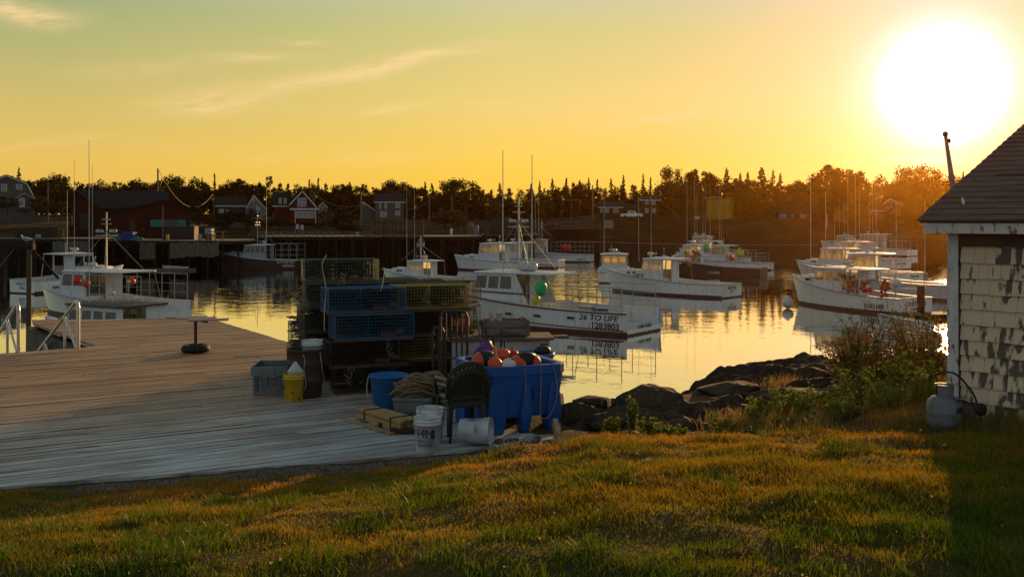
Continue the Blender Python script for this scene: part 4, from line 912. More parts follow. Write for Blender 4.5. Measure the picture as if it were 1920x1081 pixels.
BL = boat('dark red-black hulled lobster boat with white lettering and grey wheelhouse moored before the far wharf', 556, 505, 172, L=11.9, B=3.8, hull=paint('boat_maroon', (.016, .003, .003), .55), f0=1.2, f1=2.3, xa=.37, xb=.66, aft=.02, nwin=4, glass=DGL, roofh=1.9, rails=(.0, .36), rail_h=2.2,
          antennas=((.45, 8.),), radar=(.44,), mast=(.52, 4.4, .9), side='1273613', side_pos=.45, side_sz=.42, side2=('BOTTOM LINE', .36, .35, .82, 1.0), extra=WHITEB, bottom=mat('maroon_bottom', (.05, .012, .01)), cabmat=paint('cab_grey', (.22, .24, .25)))
VI = boat('white boat turned stern-on at the far left with blue name on its transom', 18, 549, 62, L=11., B=3.7, f0=1.25, f1=2.1, xa=.38, xb=.62, nwin=2, rails=None, antennas=((.5, 6.),), radar=(.5,), transom=(('VIOLET M', .42, .72), ('COREA', .26, .4)), extra=BLUEP, glass=DGL)
PH = boat('white lobster boat with long roof, stern rails and radar mast beyond the near wharf', 272, 605, 152, L=12.6, B=4.3, f0=1.15, f1=2.0, open_stern=True, xa=.49, xb=.70, aft=.26, nwin=2, glass=DGL, roofh=1.72, rails=(.03, .42), rail_h=1.75,
          antennas=((.60, 7.5), (.70, 7.4)), radar=(.58,), mast=(.47, 3.9, .9), side2=('PHILOMAK', .52, .5, .82, 1.0), side='COREA, ME', side_sz=.2, side_pos=.9, transom=None)
LO = boat('low white boat with black trimmed roof lying close against the end of the near wharf', 330, 747, 150, roofmat=mat('roof_dark_trim', (.06, .055, .05)), L=9.4, B=3.0, f0=1.0, f1=2.4, xa=.36, xb=.74, aft=.02, nwin=4, glass=DGL, roofh=1.98, rails=None, antennas=((.58, 6.5),), radar=())
# grey two-panel roof edge of the low boat, its yellow float and orange ball
ball('round grey fender with a sunlit edge on the bow of the low white boat', at(LO, 8.0, .3, 2.1), .33, mat('fender_grey', (.25, .22, .20)), 'fender')
for x, y, z, m_, lab in ((6.1, 2.2, 2.5, REDB, 'left red float on the rail of the boat with the long roof'), (5.2, 2.2, 2.35, ORANGE, 'right orange float on the rail of the boat with the long roof'), (1.0, 2.2, 2.6, ORANGE, 'orange float at the stern rail of the boat with the long roof')):
    ball(lab, at(PH, x, y, z), .26, m_, 'float')
GA = boat('white boat with red floats on its stern rail moored by the trap heap', 1106, 492, 165, L=13.5, B=3.8, f0=1.2, f1=2.0, xa=.55, xb=.78, nwin=3, rails=(.0, .45), rail_h=2.0, aft=.02, antennas=((.62, 8.), (.66, 8.)), radar=(.66,), mast=(.6, 3., .6), side='1077712', side_sz=.4, side_pos=.6, transom=None)
GB_ = boat('white boat with scuffed stern lying behind the two tall antennas', 1046, 503, 160, L=12., B=3.6, f0=1.1, f1=1.9, xa=.45, xb=.68, nwin=3, rails=None, antennas=((.5, 5.),), radar=(.5, .6), side='MADISON ISLE GIRL', side_sz=.30, side_pos=.6, roofh=2.2)
GC_ = boat('grey-white boat partly hidden behind the mast of the nearest white boat', 975, 510, 150, L=11., B=3.6, f0=1.2, f1=2.0, xa=.3, xb=.6, nwin=3, rails=None, antennas=(), radar=(.5,), roofh=2.3)
HID = boat('boat hidden behind the trap stack, only its white roof, radar and masts showing', 846, 538, 150, L=9.5, B=3.4, f0=.85, f1=1.5, roofh=1.5, xa=.38, xb=.62, nwin=3, rails=None, antennas=((.5, 7.5), (.6, 7.5)), radar=(.45,), mast=(.5, 2.4, .6))
for x, lab in ((4.1, 'left red float on the stern rail of the boat by the trap heap'), (3.4, 'right red float on the stern rail of the boat by the trap heap')): ball(lab, at(GA, x, 1.8, 2.3), .45, REDB, 'float')
def skiff(label, px, py, head, L=4., m=None, B=1.4, z=0., name='skiff', tilt=(0, 0)):
    m = m or HULLW; r = thing(name, label, 'skiff', G(px, py, z), R(head), None); r.rotation_euler = (tilt[0], tilt[1], R(head))
    def hb(t): return B/2*(.85+.15*min(1, t/.4) if t < .45 else max(.0, 1-((t-.45)/.55)**2.2))
    o = MB()
    for s in (1, -1):
        o.grid(lambda u, v, s=s: (L*u*(.93+.07*v), s*hb(u)*(.72+.28*v), -.08+(.42+.22*u*u)*v), 14, 3)
        o.grid(lambda u, v, s=s: (.03+L*.97*u*(.93+.07*(1-v)), s*(hb(u)*(1-.28*v)-.03), .34+.22*u*u-(.30+.22*u*u)*v+.0), 14, 2)
    o.add([(0, -hb(0)*.72, -.08), (0, hb(0)*.72, -.08), (0, hb(0), .34), (0, -hb(0), .34)], [(0, 1, 2, 3)])
    o.grid(lambda u, v: (L*u*.93, (2*v-1)*hb(u)*.7, .05), 8, 1)
    o.build('hull', m, r)
    g_ = MB()
    for s in (1, -1): g_.tube([(L*i/12, s*hb(i/12), .35+.22*(i/12)**2) for i in range(13)], .03, 5)
    g_.build('gunwale', PROPW, r)
    for x_ in (.25, .55): MB().box((L*x_, 0, .22), (.22, B*.86, .04)).build('thwart', PROPW, r)
    return r
skiff('small white skiff tied to a float below the far wharf', 351, 505, 178, 3.4)
f_ = thing('float', 'low weathered float beside the small white skiff', 'float', (G(318, 507)[0], G(318, 507)[1], 0)); MB().box((0, 0, .1), (6.5, 1.6, .3)).build('planking', WOODG, f_); 
for y_ in (-.6, .6): MB().box((0, y_, -.1), (6.4, .3, .25)).build('log', WOODD, f_)
skiff('white dinghy beyond the shrub, right of the nearest right-hand boat', 1738, 615, 112, 4.2)
skiff('second white dinghy low behind the shed corner', 1765, 640, 150, 3.6)
f2 = thing('mooring_float', 'dark timber float with a post behind the nearest right-hand boat', 'float', (G(1775, 597)[0], G(1775, 597)[1], 0), .2); MB().box((0, 0, .2), (6., 1.8, .35)).build('planking', WOODD, f2); MB().box((-1.9, 0, 1.2), (.35, .35, 2.)).build('post', WOODD, f2)
# ---------------------------------------------------------------- near wharf deck
DZ = 4.2
def D(px, py): return G(px, py, DZ)
def islandwood(name, base, alt, dark, along=(1, 0), scale=1.0, rough=.75, var=.5, spec=.25, shade_grey=None):
    """weathered wood: each board its own tone, grain along the board, nail-dark stains"""
    if name in MATS: return MATS[name]
    m = bpy.data.materials.new(name); m.use_nodes = True; t = NT(m.node_tree)
    co = t.n('ShaderNodeTexCoord').outputs['Object']; isl = t.n('ShaderNodeNewGeometry').outputs['Random Per Island']
    ang = math.atan2(along[1], along[0])
    mp0 = t.n('ShaderNodeMapping', i_Vector=co, i_Rotation=(0, 0, -ang)).outputs[0]
    mp = t.n('ShaderNodeMapping', i_Vector=mp0, i_Scale=(1.2*scale, 22*scale, 6*scale)).outputs[0]
    mpv = t.n('ShaderNodeVectorMath', operation='ADD', i_0=mp, i_1=t.n('ShaderNodeCombineXYZ', i_0=t.m('MULTIPLY', isl, 37.), i_2=t.m('MULTIPLY', isl, 11.)).outputs[0]).outputs[0]
    g1 = t.n('ShaderNodeTexNoise', i_Vector=mpv, i_Scale=1.0, i_Detail=7.0, i_Roughness=.65)
    big = t.n('ShaderNodeTexNoise', i_Vector=co, i_Scale=.55, i_Detail=5.0, i_Roughness=.6)
    st = t.n('ShaderNodeTexNoise', i_Vector=mpv, i_Scale=.5, i_Detail=5.0)
    c = t.mix(t.ramp(g1.outputs[0], [(.3, 0.), (.7, 1.)]), base, alt)
    c = t.mix(t.m('MULTIPLY', isl, var), c, dark)
    if shade_grey:      # shade painted in: grey on the shore-end boards, sunlit brown kept farther out
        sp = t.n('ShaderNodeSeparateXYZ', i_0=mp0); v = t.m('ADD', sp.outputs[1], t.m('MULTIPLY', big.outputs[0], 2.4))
        sv = t.mix(t.ramp(g1.outputs[0], [(.3, 0.), (.7, 1.)]), shade_grey, tuple(x*.42 for x in shade_grey)); sv = t.mix(t.m('MULTIPLY', isl, .6), sv, tuple(x*.38 for x in shade_grey))
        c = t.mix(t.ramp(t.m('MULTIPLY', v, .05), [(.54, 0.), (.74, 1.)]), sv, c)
    c = t.mix(t.m('MULTIPLY', t.ramp(big.outputs[0], [(.42, 0.), (.62, 1.)]), .55), c, dark)
    c = t.mix(t.m('MULTIPLY', t.ramp(st.outputs[0], [(.53, 0.), (.68, 1.)]), .85), c, tuple(x*.45 for x in dark))
    p = t.n('ShaderNodeBsdfPrincipled', i_Base_Color=c, i_Roughness=t.m('MULTIPLY_ADD', g1.outputs[0], .3, rough-.15)); p.inputs['Specular IOR Level'].default_value = spec
    b = t.n('ShaderNodeBump', i_Height=g1.outputs[0], i_Strength=.7, i_Distance=.006); t.l(b.outputs[0], p.inputs['Normal'])
    t.l(p.outputs[0], t.n('ShaderNodeOutputMaterial').inputs[0]); MATS[name] = m; return m
PD = (.856, .517); PN = (-.517, .856)
poly = [(-15.5, 4.5), (-.41, 9.55), (.5, 9.95), (.62, 13.6), (-.05, 14.7), (-2.75, 16.05), (-6.85, 22.6), (-10.75, 22.3), (-10.4, 21.6), (-7.3, 17.55), (-8.5, 16.65), (-15.5, 11.6)]
def cuts(v):
    """crossings of the deck outline with the line at offset v across the boards -> sorted distances along the boards"""
    out = []
    for (x0, y0), (x1, y1) in zip(poly, poly[1:]+poly[:1]):
        a = x0*PN[0]+y0*PN[1]-v; b = x1*PN[0]+y1*PN[1]-v
        if (a < 0) != (b < 0):
            t = a/(a-b); out.append((x0+(x1-x0)*t)*PD[0]+(y0+(y1-y0)*t)*PD[1])
    return sorted(out)
deck = thing('near_wharf', 'weathered plank wharf deck in the foreground, sloping away to the moored boats', 'wharf', (0, 0, DZ))
mb = MB(); vs_ = [x*PN[0]+y*PN[1] for x, y in poly]; v = min(vs_)+.01; pw = .138
while v < max(vs_):
    c0, c1 = cuts(v+.004), cuts(v+pw-.014)
    if len(c0) != len(c1): c0 = c1 = cuts(v+pw/2)
    for i in range(0, len(c0)-1, 2):
        s0, s1 = c0[i], c0[i+1]; e0, e1 = c1[i], c1[i+1]; q = 0.0; W0 = s1-s0
        brk = [0.0]; x = rng.uniform(1.2, 4.2)
        while x < W0-.6: brk.append(x/W0); x += rng.uniform(3.0, 4.4)
        brk.append(1.0)
        for a, b in zip(brk[:-1], brk[1:]):
            dz = rng.uniform(-.005, .004); gp = .004/max(W0, .1)
            A0 = s0+(s1-s0)*(a+gp); A1 = s0+(s1-s0)*(b-gp); B0 = e0+(e1-e0)*(a+gp); B1 = e0+(e1-e0)*(b-gp)
            tl = rng.uniform(-.002, .002)
            def wp(s, vv, z): return (s*PD[0]+vv*PN[0], s*PD[1]+vv*PN[1], z)
            va, vb = v+.004, v+pw-.014
            top = [wp(A0, va, dz-tl), wp(A1, va, dz-tl), wp(B1, vb, dz+tl), wp(B0, vb, dz+tl)]
            bot = [(p[0], p[1], -.05) for p in top]
            mb.add(top+bot, [(0, 1, 2, 3), (7, 6, 5, 4), (0, 4, 5, 1), (1, 5, 6, 2), (2, 6, 7, 3), (3, 7, 4, 0)])
    v += pw
mb.build('planking', islandwood('deck_planks', (.58, .34, .17), (.34, .19, .095), (.17, .09, .045), PD, 1.0, .6, .5, .4, (.66, .68, .66)), deck)  # plank colours hold the sunlit brown and the shaded grey of the deck
fm = MB()
for (x0, y0), (x1, y1) in zip(poly, poly[1:]+poly[:1]):
    a = Vector((x0, y0, 0)); b = Vector((x1, y1, 0)); cN = Vector((b.y-a.y, a.x-b.x, 0)).normalized()
    fm.bar(a-cN*.05+Vector((0, 0, -.19)), b-cN*.05+Vector((0, 0, -.19)), .26, .07)
fm.build('edge_beam', islandwood('edge_timber', (.16, .13, .095), (.10, .08, .06), (.06, .05, .035), PD, .6), deck)
fp = MB(); a = Vector((-10.4, 21.6, 0)); b = Vector((-7.3, 17.55, 0)); n_ = 30
for i in range(n_):
    p = a.lerp(b, (i+.5)/n_); fp.box((p.x-.09, p.y-.05, -.42), (.155, .04, .50+rng.uniform(-.03, .03)), math.atan2(b.y-a.y, b.x-a.x))
fp.build('fender_planking', islandwood('fender_boards', (.17, .14, .10), (.10, .08, .055), (.06, .05, .035), (0, 1), 1.), deck)
jo = MB()
for i in range(9):
    v = 3+i*1.9; c = cuts(v) 
for (x, y) in ((-10.2, 21.7), (-8.8, 19.7), (-7.5, 18.2), (-10.4, 22.1), (-8.6, 22.3), (-7.0, 22.3), (-5.4, 20.0), (-4.3, 18.2), (-3.3, 16.6), (-8.7, 16.2), (-1.9, 15.4), (-.4, 14.6), (.4, 13.4), (.3, 11.5), (-11.5, 14.), (-6, 16), (-5, 13)):
    MB().tube([(x, y, -.06), (x+rng.uniform(-.05, .05), y, -5.5)], rng.uniform(.12, .15), 9).build('piling', WOODD, deck)
jo.box((-3, 13, -.25), (.2, 9, .3), .5).box((-6, 14, -.25), (.2, 9, .3), .5).box((-8.8, 21, -.25), (.2, 3, .3), .5)
jo.build('joist', WOODD, deck)

# gangway with tube rails
gw = thing('gangway', 'sloping gangway with pale metal tube handrails going down from the wharf cutout', 'gangway', (-8.0, 17.05, DZ), 0)
ALU = mat('aluminium_tube', (.62, .60, .56), (.42, .40, .38), metal=.75, rough=.3, scale=2)
gd = Vector((-.58, .81, -.36)); gs = Vector((-.84, -.56, 0))
rp = MB(); A = Vector((.62, .40, -.02)); Bq = A+gs*1.5
rp.prism([A, Bq, Bq+gd*11, A+gd*11], (0, 0, -.08)); rp.build('ramp', WOODG, gw)
for off in (0.0, .93):
    o = Vector((.45, .28, 0))+gs*off; q = MB(); H = .86
    top = o+Vector((0, 0, H)); arc = [o, o+Vector((0, 0, H*.82)), o+Vector((0, 0, H*.93))+gd*.05, top+gd*.14, top+gd*.28+Vector((0, 0, .0))]
    q.tube(arc+[top+gd*3.6], .03, 10); 
    for s in (1.1, 2.9):
        p = top+gd*s; q.tube([p, Vector((p.x, p.y, (o+gd*s).z-.0))], .024, 8); q.tube([p, (o+gd*(s-.95))+Vector((0, 0, .03))], .022, 8)
    q.build('handrail', ALU, gw)

# gull post and the timber frame at the left
gp = thing('pier_frame', 'dark timber post and braced cross beam at the left edge, under the gull', 'pier', (PX(53, 452, 50)[0], 50, 0))
zt = PX(53, 452, 50)[2]
pst = MB(); pst.tube([(0, 0, -1.5), (.05, 0, zt-.12)], .125, 10); pst.build('post', mat('post_wood', (.10, .075, .05), (.05, .04, .03), scale=3, rough=.9, stretch=(5, 5, .4)), gp)
MB().box((-2.5, 0, zt-.27), (5.6, .3, .30)).build('beam', WOODD, gp)
bm = MB(); bm.bar((-.8, 0, zt-.4), (-2.3, 0, zt-2.2), .1, .12).bar((.2, .1, zt-.5), (1.3, .5, zt-1.9), .1, .12); bm.box((-3, .6, zt-.05), (6, .2, .1)); bm.build('brace', WOODD, gp)

def gull(label, loc, rz, s=1.0):
    r = thing('gull', label, 'bird', loc, rz)
    b = MB(); prof = [(-.24, .002, .16), (-.20, .03, .165), (-.12, .062, .17), (-.02, .085, .165), (.08, .088, .17), (.15, .07, .19), (.19, .05, .225), (.205, .043, .26), (.215, .047, .29), (.235, .045, .305), (.262, .030, .302), (.275, .004, .298)]
    k = 12; base = []
    for x, r_, z in prof:
        for j in range(k):
            a = 2*pi*j/k; base.append((x*s, r_*.85*cos(a)*s, (z+r_*sin(a))*s))
    b.add(base, [(i*k+j, i*k+(j+1) % k, (i+1)*k+(j+1) % k, (i+1)*k+j) for i in range(len(prof)-1) for j in range(k)])
    b.build('body', mat('gull_white', (.62, .60, .58), rough=.7), r, smooth=True)
    GRW = mat('gull_grey', (.20, .21, .23), rough=.7)
    for sd in (1, -1):
        w = MB(); w.grid(lambda u, v, sd=sd: ((.13-.42*u)*s, sd*(.083*sin(pi*min(.98, .25+.6*u))+.012)*s, (.235-.02*u-.10*v*(1-u*.8)-.07*u)*s), 10, 5)
        w.build('wing', GRW, r, smooth=True)
    bk = MB(); bk.tube([(.26*s, 0, .30*s), (.30*s, 0, .296*s), (.318*s, 0, .282*s)], [.012*s, .009*s, .003*s], 6); bk.build('beak', YELB, r)
    tl = MB(); tl.prism([(-.2*s, -.035*s, .165*s), (-.32*s, -.045*s, .14*s), (-.32*s, .045*s, .14*s), (-.2*s, .035*s, .165*s)], (0, 0, .012*s)); tl.build('tail', mat('gull_black', (.03, .03, .03)), r)
    for sd in (1, -1): MB().tube([(0, sd*.03*s, .10*s), (.0, sd*.03*s, 0.0), (.05*s, sd*.03*s, 0.004)], .007*s, 5).build('leg', CORK, r)
    return r
gull('grey-winged white gull standing on top of the timber post', (PX(51, 450, 50)[0], 50, zt+.02-.13), R(172), 1.25)
gull('small gull perched on the wheelhouse roof of the mid harbour boat', at(BUD, 5.15, -.2, BUD[1]['zt']+.12), R(170), 1.1)

# table on a tyre
tb = D(367, 660); t_ = thing('work_table', 'low board-topped stand on a post set in an old tyre, alone on the deck', 'table', tb, R(8))
ty = MB(); ty.tube([(.175*cos(2*pi*i/28), .175*sin(2*pi*i/28), .065) for i in range(28)], .065, 10, closed=True)
ty.build('tyre', mat('rubber', (.018, .017, .016), rough=.7, bump=.05, scale=20), t_, smooth=True)
MB().tube([(0, 0, 0), (0, 0, .52)], .028, 10).lathe([(.12, .03), (.12, .07), (.03, .08)], n=16).build('post', mat('rust_post', (.07, .045, .03), rough=.8), t_)
TT = islandwood('table_boards', (.34, .31, .27), (.24, .21, .18), (.16, .13, .1), (1, 0), 1.5)
for i, (x, y) in enumerate(((-.22, .42), (-.02, .15), (.23, -.16))): MB().box((x, y, .555+.002*i), (.66, .25, .022), R(3)).build('top_board', TT, t_)
MB().box((.0, .12, .53), (.05, .8, .03), R(32)).box((.05, 0, .53), (.3, .05, .028)).build('batten', mat('rust_post'), t_)

# ---------------------------------------------------------------- lobster traps
def wirecage(L, W, H, pitch=.043, r=.0019):
    m = MB()
    def wire(a, b): 
        a = Vector(a); b = Vector(b); d = (b-a).normalized(); up = Vector((0, 0, 1)) if abs(d.z) < .9 else Vector((1, 0, 0)); x = up.cross(d).normalized()*r; y = d.cross(x).normalized()*r
        k = len(m.v)
        for p in (a, b):
            for q in (x, -x*.5+y*.87, -x*.5-y*.87): m.v.append(tuple(p+q))
        for j in range(3): m.f.append((k+j, k+(j+1) % 3, k+3+(j+1) % 3, k+3+j)); m.mi.append(0)
    nl, nw, nh = round(L/pitch), round(W/pitch), round(H/pitch)
    for i in range(nl+1):
        x = L*i/nl
        for y in (0, W): wire((x, y, 0), (x, y, H))
        for z in (0, H): wire((x, 0, z), (x, W, z))
    for i in range(nw+1):
        y = W*i/nw
        for x in (0, L, L*.42): wire((x, y, 0), (x, y, H))
        for z in (0, H): wire((0, y, z), (L, y, z))
    for i in range(nh+1):
        z = H*i/nh
        for y in (0, W): wire((0, y, z), (L, y, z))
        for x in (0, L): wire((x, 0, z), (x, W, z))
    for a in (0, L):
        for b in (0, W): m.bar((a, b, 0), (a, b, H), .008)
    for z in (0, H):
        for y in (0, W): m.bar((0, y, z), (L, y, z), .008)
        for x in (0, L): m.bar((x, 0, z), (x, W, z), .008)
    return m
TL, TW, TH = 1.02, .55, .335
def make_trap(wirem, runner, seed):
    r_ = random.Random(seed); root = thing('lobster_trap', 'x', 'lobster trap')
    wirecage(TL, TW, TH-.04).build('wire_cage', wirem, root)
    rm = MB()
    for y in (.06, TW-.06): rm.box((TL/2, y, -.02), (TL, .05, .035))
    rm.build('runner', runner, root)
    # netting heads inside: two funnels and the parlour
    nt = MB()
    for (cx_, cy_, dx, dy) in ((.22, 0.0, 0, 1), (.22, TW, 0, -1), (.42, TW/2, 1, 0)):
        for i in range(7):
            for j in range(6):
                a0 = 2*pi*j/6; a1 = 2*pi*(j+1)/6; t0 = i/7; t1 = (i+1)/7
                def fp_(t, a):
                    rr = .17*(1-t*.62); e = cos(a)*rr; f = sin(a)*rr*.85
                    dd = t*.2
                    return (cx_+(e if dx == 0 else dd*dx), cy_+(dd*dy if dx == 0 else e), .16+f+.03*t)
                nt.bar(fp_(t0, a0), fp_(t1, a0+.35), .004); nt.bar(fp_(t0, a0), fp_(t0, a1), .004)
    for yy in (.10, TW-.10):
        for i in range(30): x_ = .04+i*.0325; nt.bar((x_, yy, .02), (x_+.03*sin(i), yy, TH-.06), .003)
        for i in range(9): z_ = .02+i*.031; nt.bar((.03, yy, z_), (TL-.03, yy, z_), .003)
    nt.build('netting', mat('trap_net', (.02, .025, .015), rough=.9), root)
    # bait bag, bricks, coiled pot warp stuffed inside
    bb = MB(); bb.sphere((.3, TW/2, .14), .07, 8, (1, .8, 1.2)); bb.build('bait_bag', mat('bait_bag', (.09, .06, .04), rough=.9), root, smooth=True)
    MB().box((.7, .12, .03), (.2, .09, .05)).box((.7, TW-.12, .03), (.2, .09, .05)).build('brick', mat('ballast_brick', (.13, .05, .03), rough=.95), root)
    rp = MB(); pts = []
    for i in range(330):
        a = i*.55; rr = .12+.08*sin(i*.37); pts.append(((.70 if i < 210 else .26)+rr*1.35*cos(a)+r_.uniform(-.02, .02), TW/2+rr*1.05*sin(a)+r_.uniform(-.02, .02), .04+.22*abs(sin(i*.11+seed))+r_.uniform(0, .03)))
    rp.tube(pts, .010, 4).build('pot_warp', mat('warp_%d' % (seed % 3), ((.035, .024, .014), (.02, .025, .016), (.045, .03, .02))[seed % 3], rough=.9), root)
    vt = MB(); vt.box((.84, -.004, .08), (.10, .006, .05)); vt.build('escape_vent', mat('vent_black', (.06, .055, .05)), root)
    return root
def wiremat(n, c): return mat(n, c, tuple(x*.6 for x in c), scale=6, rough=.45, spec=.5)
RUN = islandwood('runner_oak', (.16, .11, .07), (.10, .07, .045), (.06, .04, .03))
PT = {'blue': make_trap(wiremat('wire_blue', (.007, .105, .235)), RUN, 1), 'yellow': make_trap(wiremat('wire_yellow', (.32, .26, .02)), RUN, 2), 'green': make_trap(wiremat('wire_green', (.03, .10, .05)), RUN, 3), 'brown': make_trap(wiremat('wire_brown', (.05, .015, .006)), RUN, 4), 'black': make_trap(wiremat('wire_rust', (.07, .045, .012)), RUN, 5)}
USED = set()
def trap(kind, loc, rz, label, group='lobster traps stacked on the deck'):
    src = PT[kind]
    if kind in USED: o = copy_tree(src)
    else: o = src; USED.add(kind)
    o.location = loc; o.rotation_euler = (rng.uniform(-.015, .015), 0, rz); o['label'] = label; o['group'] = group; return o
TRZ = R(20)
def corner(px, Y): return ((px-960)/F*Y, Y)
ORD = ['bottom', 'second up', 'third up', 'fourth up', 'fifth up', 'top']
STK = [('front stack behind the blue tub', 622, 12.6, ['brown', 'brown', 'blue', 'blue']), ('yellow-topped stack right of the blue traps', 748, 13.15, ['black', 'yellow', 'brown', 'yellow']),
       ('taller back stack, left column', 578, 13.6, ['black', 'brown', 'black', 'green', 'green']), ('taller back stack, right column', 662, 14.6, ['brown', 'black', 'brown', 'green']),
       ('three-high stack behind the barrel', 566, 14.3, ['black', 'brown', 'black']), ('low far left pair', 548, 14.9, ['yellow', 'green']), ('stack behind the metal rack', 706, 14.0, ['black', 'yellow', 'black', 'brown'])]
for nm, px, Y, rows in STK:
    x, y = corner(px, Y); rz = TRZ+rng.uniform(-.05, .05)
    for i, kd in enumerate(rows):
        colr = {'blue': 'bright blue', 'yellow': 'yellow-green', 'green': 'dark green', 'brown': 'rusty brown', 'black': 'dark rust'}[kd]
        pos = 'top' if i == len(rows)-1 else ORD[i]
        trap(kd, (x+rng.uniform(-.05, .05), y+rng.uniform(-.04, .04), DZ+.04+i*TH), rz+rng.uniform(-.09, .09), f'{colr} lobster trap, {pos} of the {nm}')
# extra rear columns so the stacks have depth
for j, (px, Y, n, nm) in enumerate(((660, 13.9, 4, 'hidden middle column'), (640, 14.7, 3, 'hidden rear column'), (772, 13.9, 4, 'rear column behind the yellow-topped stack'))):
    x, y = corner(px, Y)
    for i in range(n): trap(['black', 'brown', 'green', 'black'][i], (x, y, DZ+.04+i*TH), TRZ+rng.uniform(-.06, .06), f'dark wire lobster trap, {ORD[i]} of the {nm}')

def ropeloops(c, rx, ry, h, n, r=.007, m=None, seed=0, name='rope_pile', parent=None, loops=6, droop=0.):
    q = random.Random(seed); mb = MB()
    for k in range(loops):
        pts = []; ax = q.uniform(.7, 1); ph = q.uniform(0, 6.28); ox, oy = q.uniform(-.25, .25)*rx, q.uniform(-.25, .25)*ry
        for i in range(n):
            a = ph+i*2*pi/18; w = 1+.18*sin(i*.9+k)
            pts.append((c[0]+ox+rx*ax*w*cos(a)*(.55+.45*q.random()**.3), c[1]+oy+ry*ax*w*sin(a)*(.55+.45*q.random()**.3), c[2]+h*(k/loops)*(.8+.2*q.random())-droop*(abs(cos(a))**2)*.3+q.uniform(-.01, .01)))
        # smooth the path once
        p2 = []
        for i in range(len(pts)-1):
            a_ = Vector(pts[i]); b_ = Vector(pts[i+1]); p2 += [a_.lerp(b_, .25), a_.lerp(b_, .75)]
        mb.tube(p2, r, 5)
    return mb.build(name, m, parent, smooth=True)
ROPE1 = mat('tan_rope', (.30, .22, .12), (.16, .11, .06), scale=60, rough=.9); ROPE2 = mat('grey_green_rope', (.16, .19, .17), (.08, .10, .09), scale=60, rough=.9); ROPE3 = mat('pale_rope', (.45, .40, .30), (.3, .26, .2), scale=60, rough=.9)
for lab, c, rx, ry, h, m_, s_, lo in (('brown rope bundle draped at the left end of the trap stacks', (-2.8, 14.0, DZ+.95), .18, .1, .55, ROPE1, 4, 8), ('dark green seaweedy rope heap on the leftmost traps', (-2.85, 14.1, DZ+.62), .28, .2, .3, ROPE2, 5, 8)):
    tag(ropeloops(c, rx, ry, h, 60, .006, m_, s_, 'rope_bundle', loops=lo), lab, 'rope')
_DUMMY = 0
def dangling(lab, pts, m_, r=.006, name='rope'):
    p2 = [Vector(p) for p in pts]
    for _ in range(2):
        q = [p2[0]]
        for a, b in zip(p2[:-1], p2[1:]): q += [a.lerp(b, .25), a.lerp(b, .75)]
        p2 = q+[p2[-1]]
    return tag(MB().tube(p2, r, 6).build(name, m_, smooth=True), lab, 'rope')
dangling('long pale rope hanging down the front of the dark green top traps', [PX(612, 478, 13.5), PX(602, 495, 13.4), PX(610, 530, 13.3), PX(612, 545, 12.9), PX(608, 580, 12.55), PX(608, 620, 12.5)], ROPE3)
dangling('second pale rope over the top traps between green and yellow', [PX(715, 505, 13.2), PX(722, 500, 13.1), PX(718, 530, 13.0), PX(714, 545, 12.9)], ROPE3)
dangling('thin rope snaking over the deck in front of the brown traps', [PX(600, 660, 12.4), PX(604, 690, 12.35), D(612, 738), D(650, 747), D(668, 733), D(690, 752), D(640, 760)], ROPE3, .005)

for i, (px, py, Y, m_, lab) in enumerate(((640, 515, 13.2, ROPE1, 'rope coil hanging on the front of the taller back stack'), (655, 690, 12.45, ROPE1, 'brown bridle rope hanging on the lower front trap'), (800, 540, 13.0, ROPE1, 'brown rope knot on the front of the yellow-topped stack'), (870, 520, 13.2, ROPE1, 'rope end at the right corner of the yellow-topped stack'), (730, 640, 12.5, ROPE2, 'green rope end at the right corner of the blue traps'), (575, 560, 13.5, ROPE1, 'frayed brown net hanging at the left end of the back stack'))):
    q = random.Random(90+i); p0 = Vector(PX(px, py, Y)); pts = [p0]
    for j in range(26): pts.append(p0+Vector((.055*sin(j*.8+i)*q.uniform(.2, 1)+.02*sin(j*.23+i), q.uniform(-.02, .02), -.009*j+.06*cos(j*.9+q.random())*q.uniform(.3, 1))))
    dangling(lab, pts, m_, .0035, 'bridle_rope')
# ---------------------------------------------------------------- deck clutter
def bucket_parts(root, m, r1=.15, r0=.13, h=.36, handle=True, hm=None, full=None):
    b = MB(); b.lathe([(r0*.98, 0), (r0, .005), (r1*.985, h*.80), (r1*1.045, h*.80), (r1*1.045, h*.83), (r1, h*.835), (r1, h*.885), (r1*1.045, h*.89), (r1*1.045, h*.915), (r1*1.01, h*.92), (r1*1.02, h*.985), (r1*1.05, h), (r1*.985, h), (r1*.965, h*.96), (r0*.96, .012), (.001, .012)], n=36)
    o = b.build('body', m, root, smooth=False); o.data.polygons.foreach_set('use_smooth', [True]*len(o.data.polygons))
    if handle:
        q = MB(); q.tube([(r1*1.06*cos(a), -.02-r1*1.02*abs(sin(a))*.55, h*.86-r1*1.15*sin(a)*.9) for a in [pi*i/14 for i in range(15)]], .0035, 5)
        q.build('handle', hm or METAL, root)
    return o
def cyl_text(txt, sz, r, z, ang0, m, parent, bold=.004, squash=1.0, taper=0.0):
    """letters wrapped round a round side, centred on angle ang0"""
    v, f, w = text_mesh(txt, sz, squash, 0, bold); vs = []
    # split long faces by keeping letters small; each letter is narrow enough to follow the curve
    for a, b in v:
        th = ang0+(a-w/2)/r; rr = r+.0015+taper*(z+b); vs.append((rr*cos(th), rr*sin(th), z+b))
    return MB().add(vs, f).build('lettering', m, parent)
BW = mat('bucket_white', (.60, .61, .62), (.46, .46, .45), scale=4, rough=.4, c3=(.35, .33, .30), s3=9); NAVY = mat('navy_print', (.02, .03, .09), rough=.5)
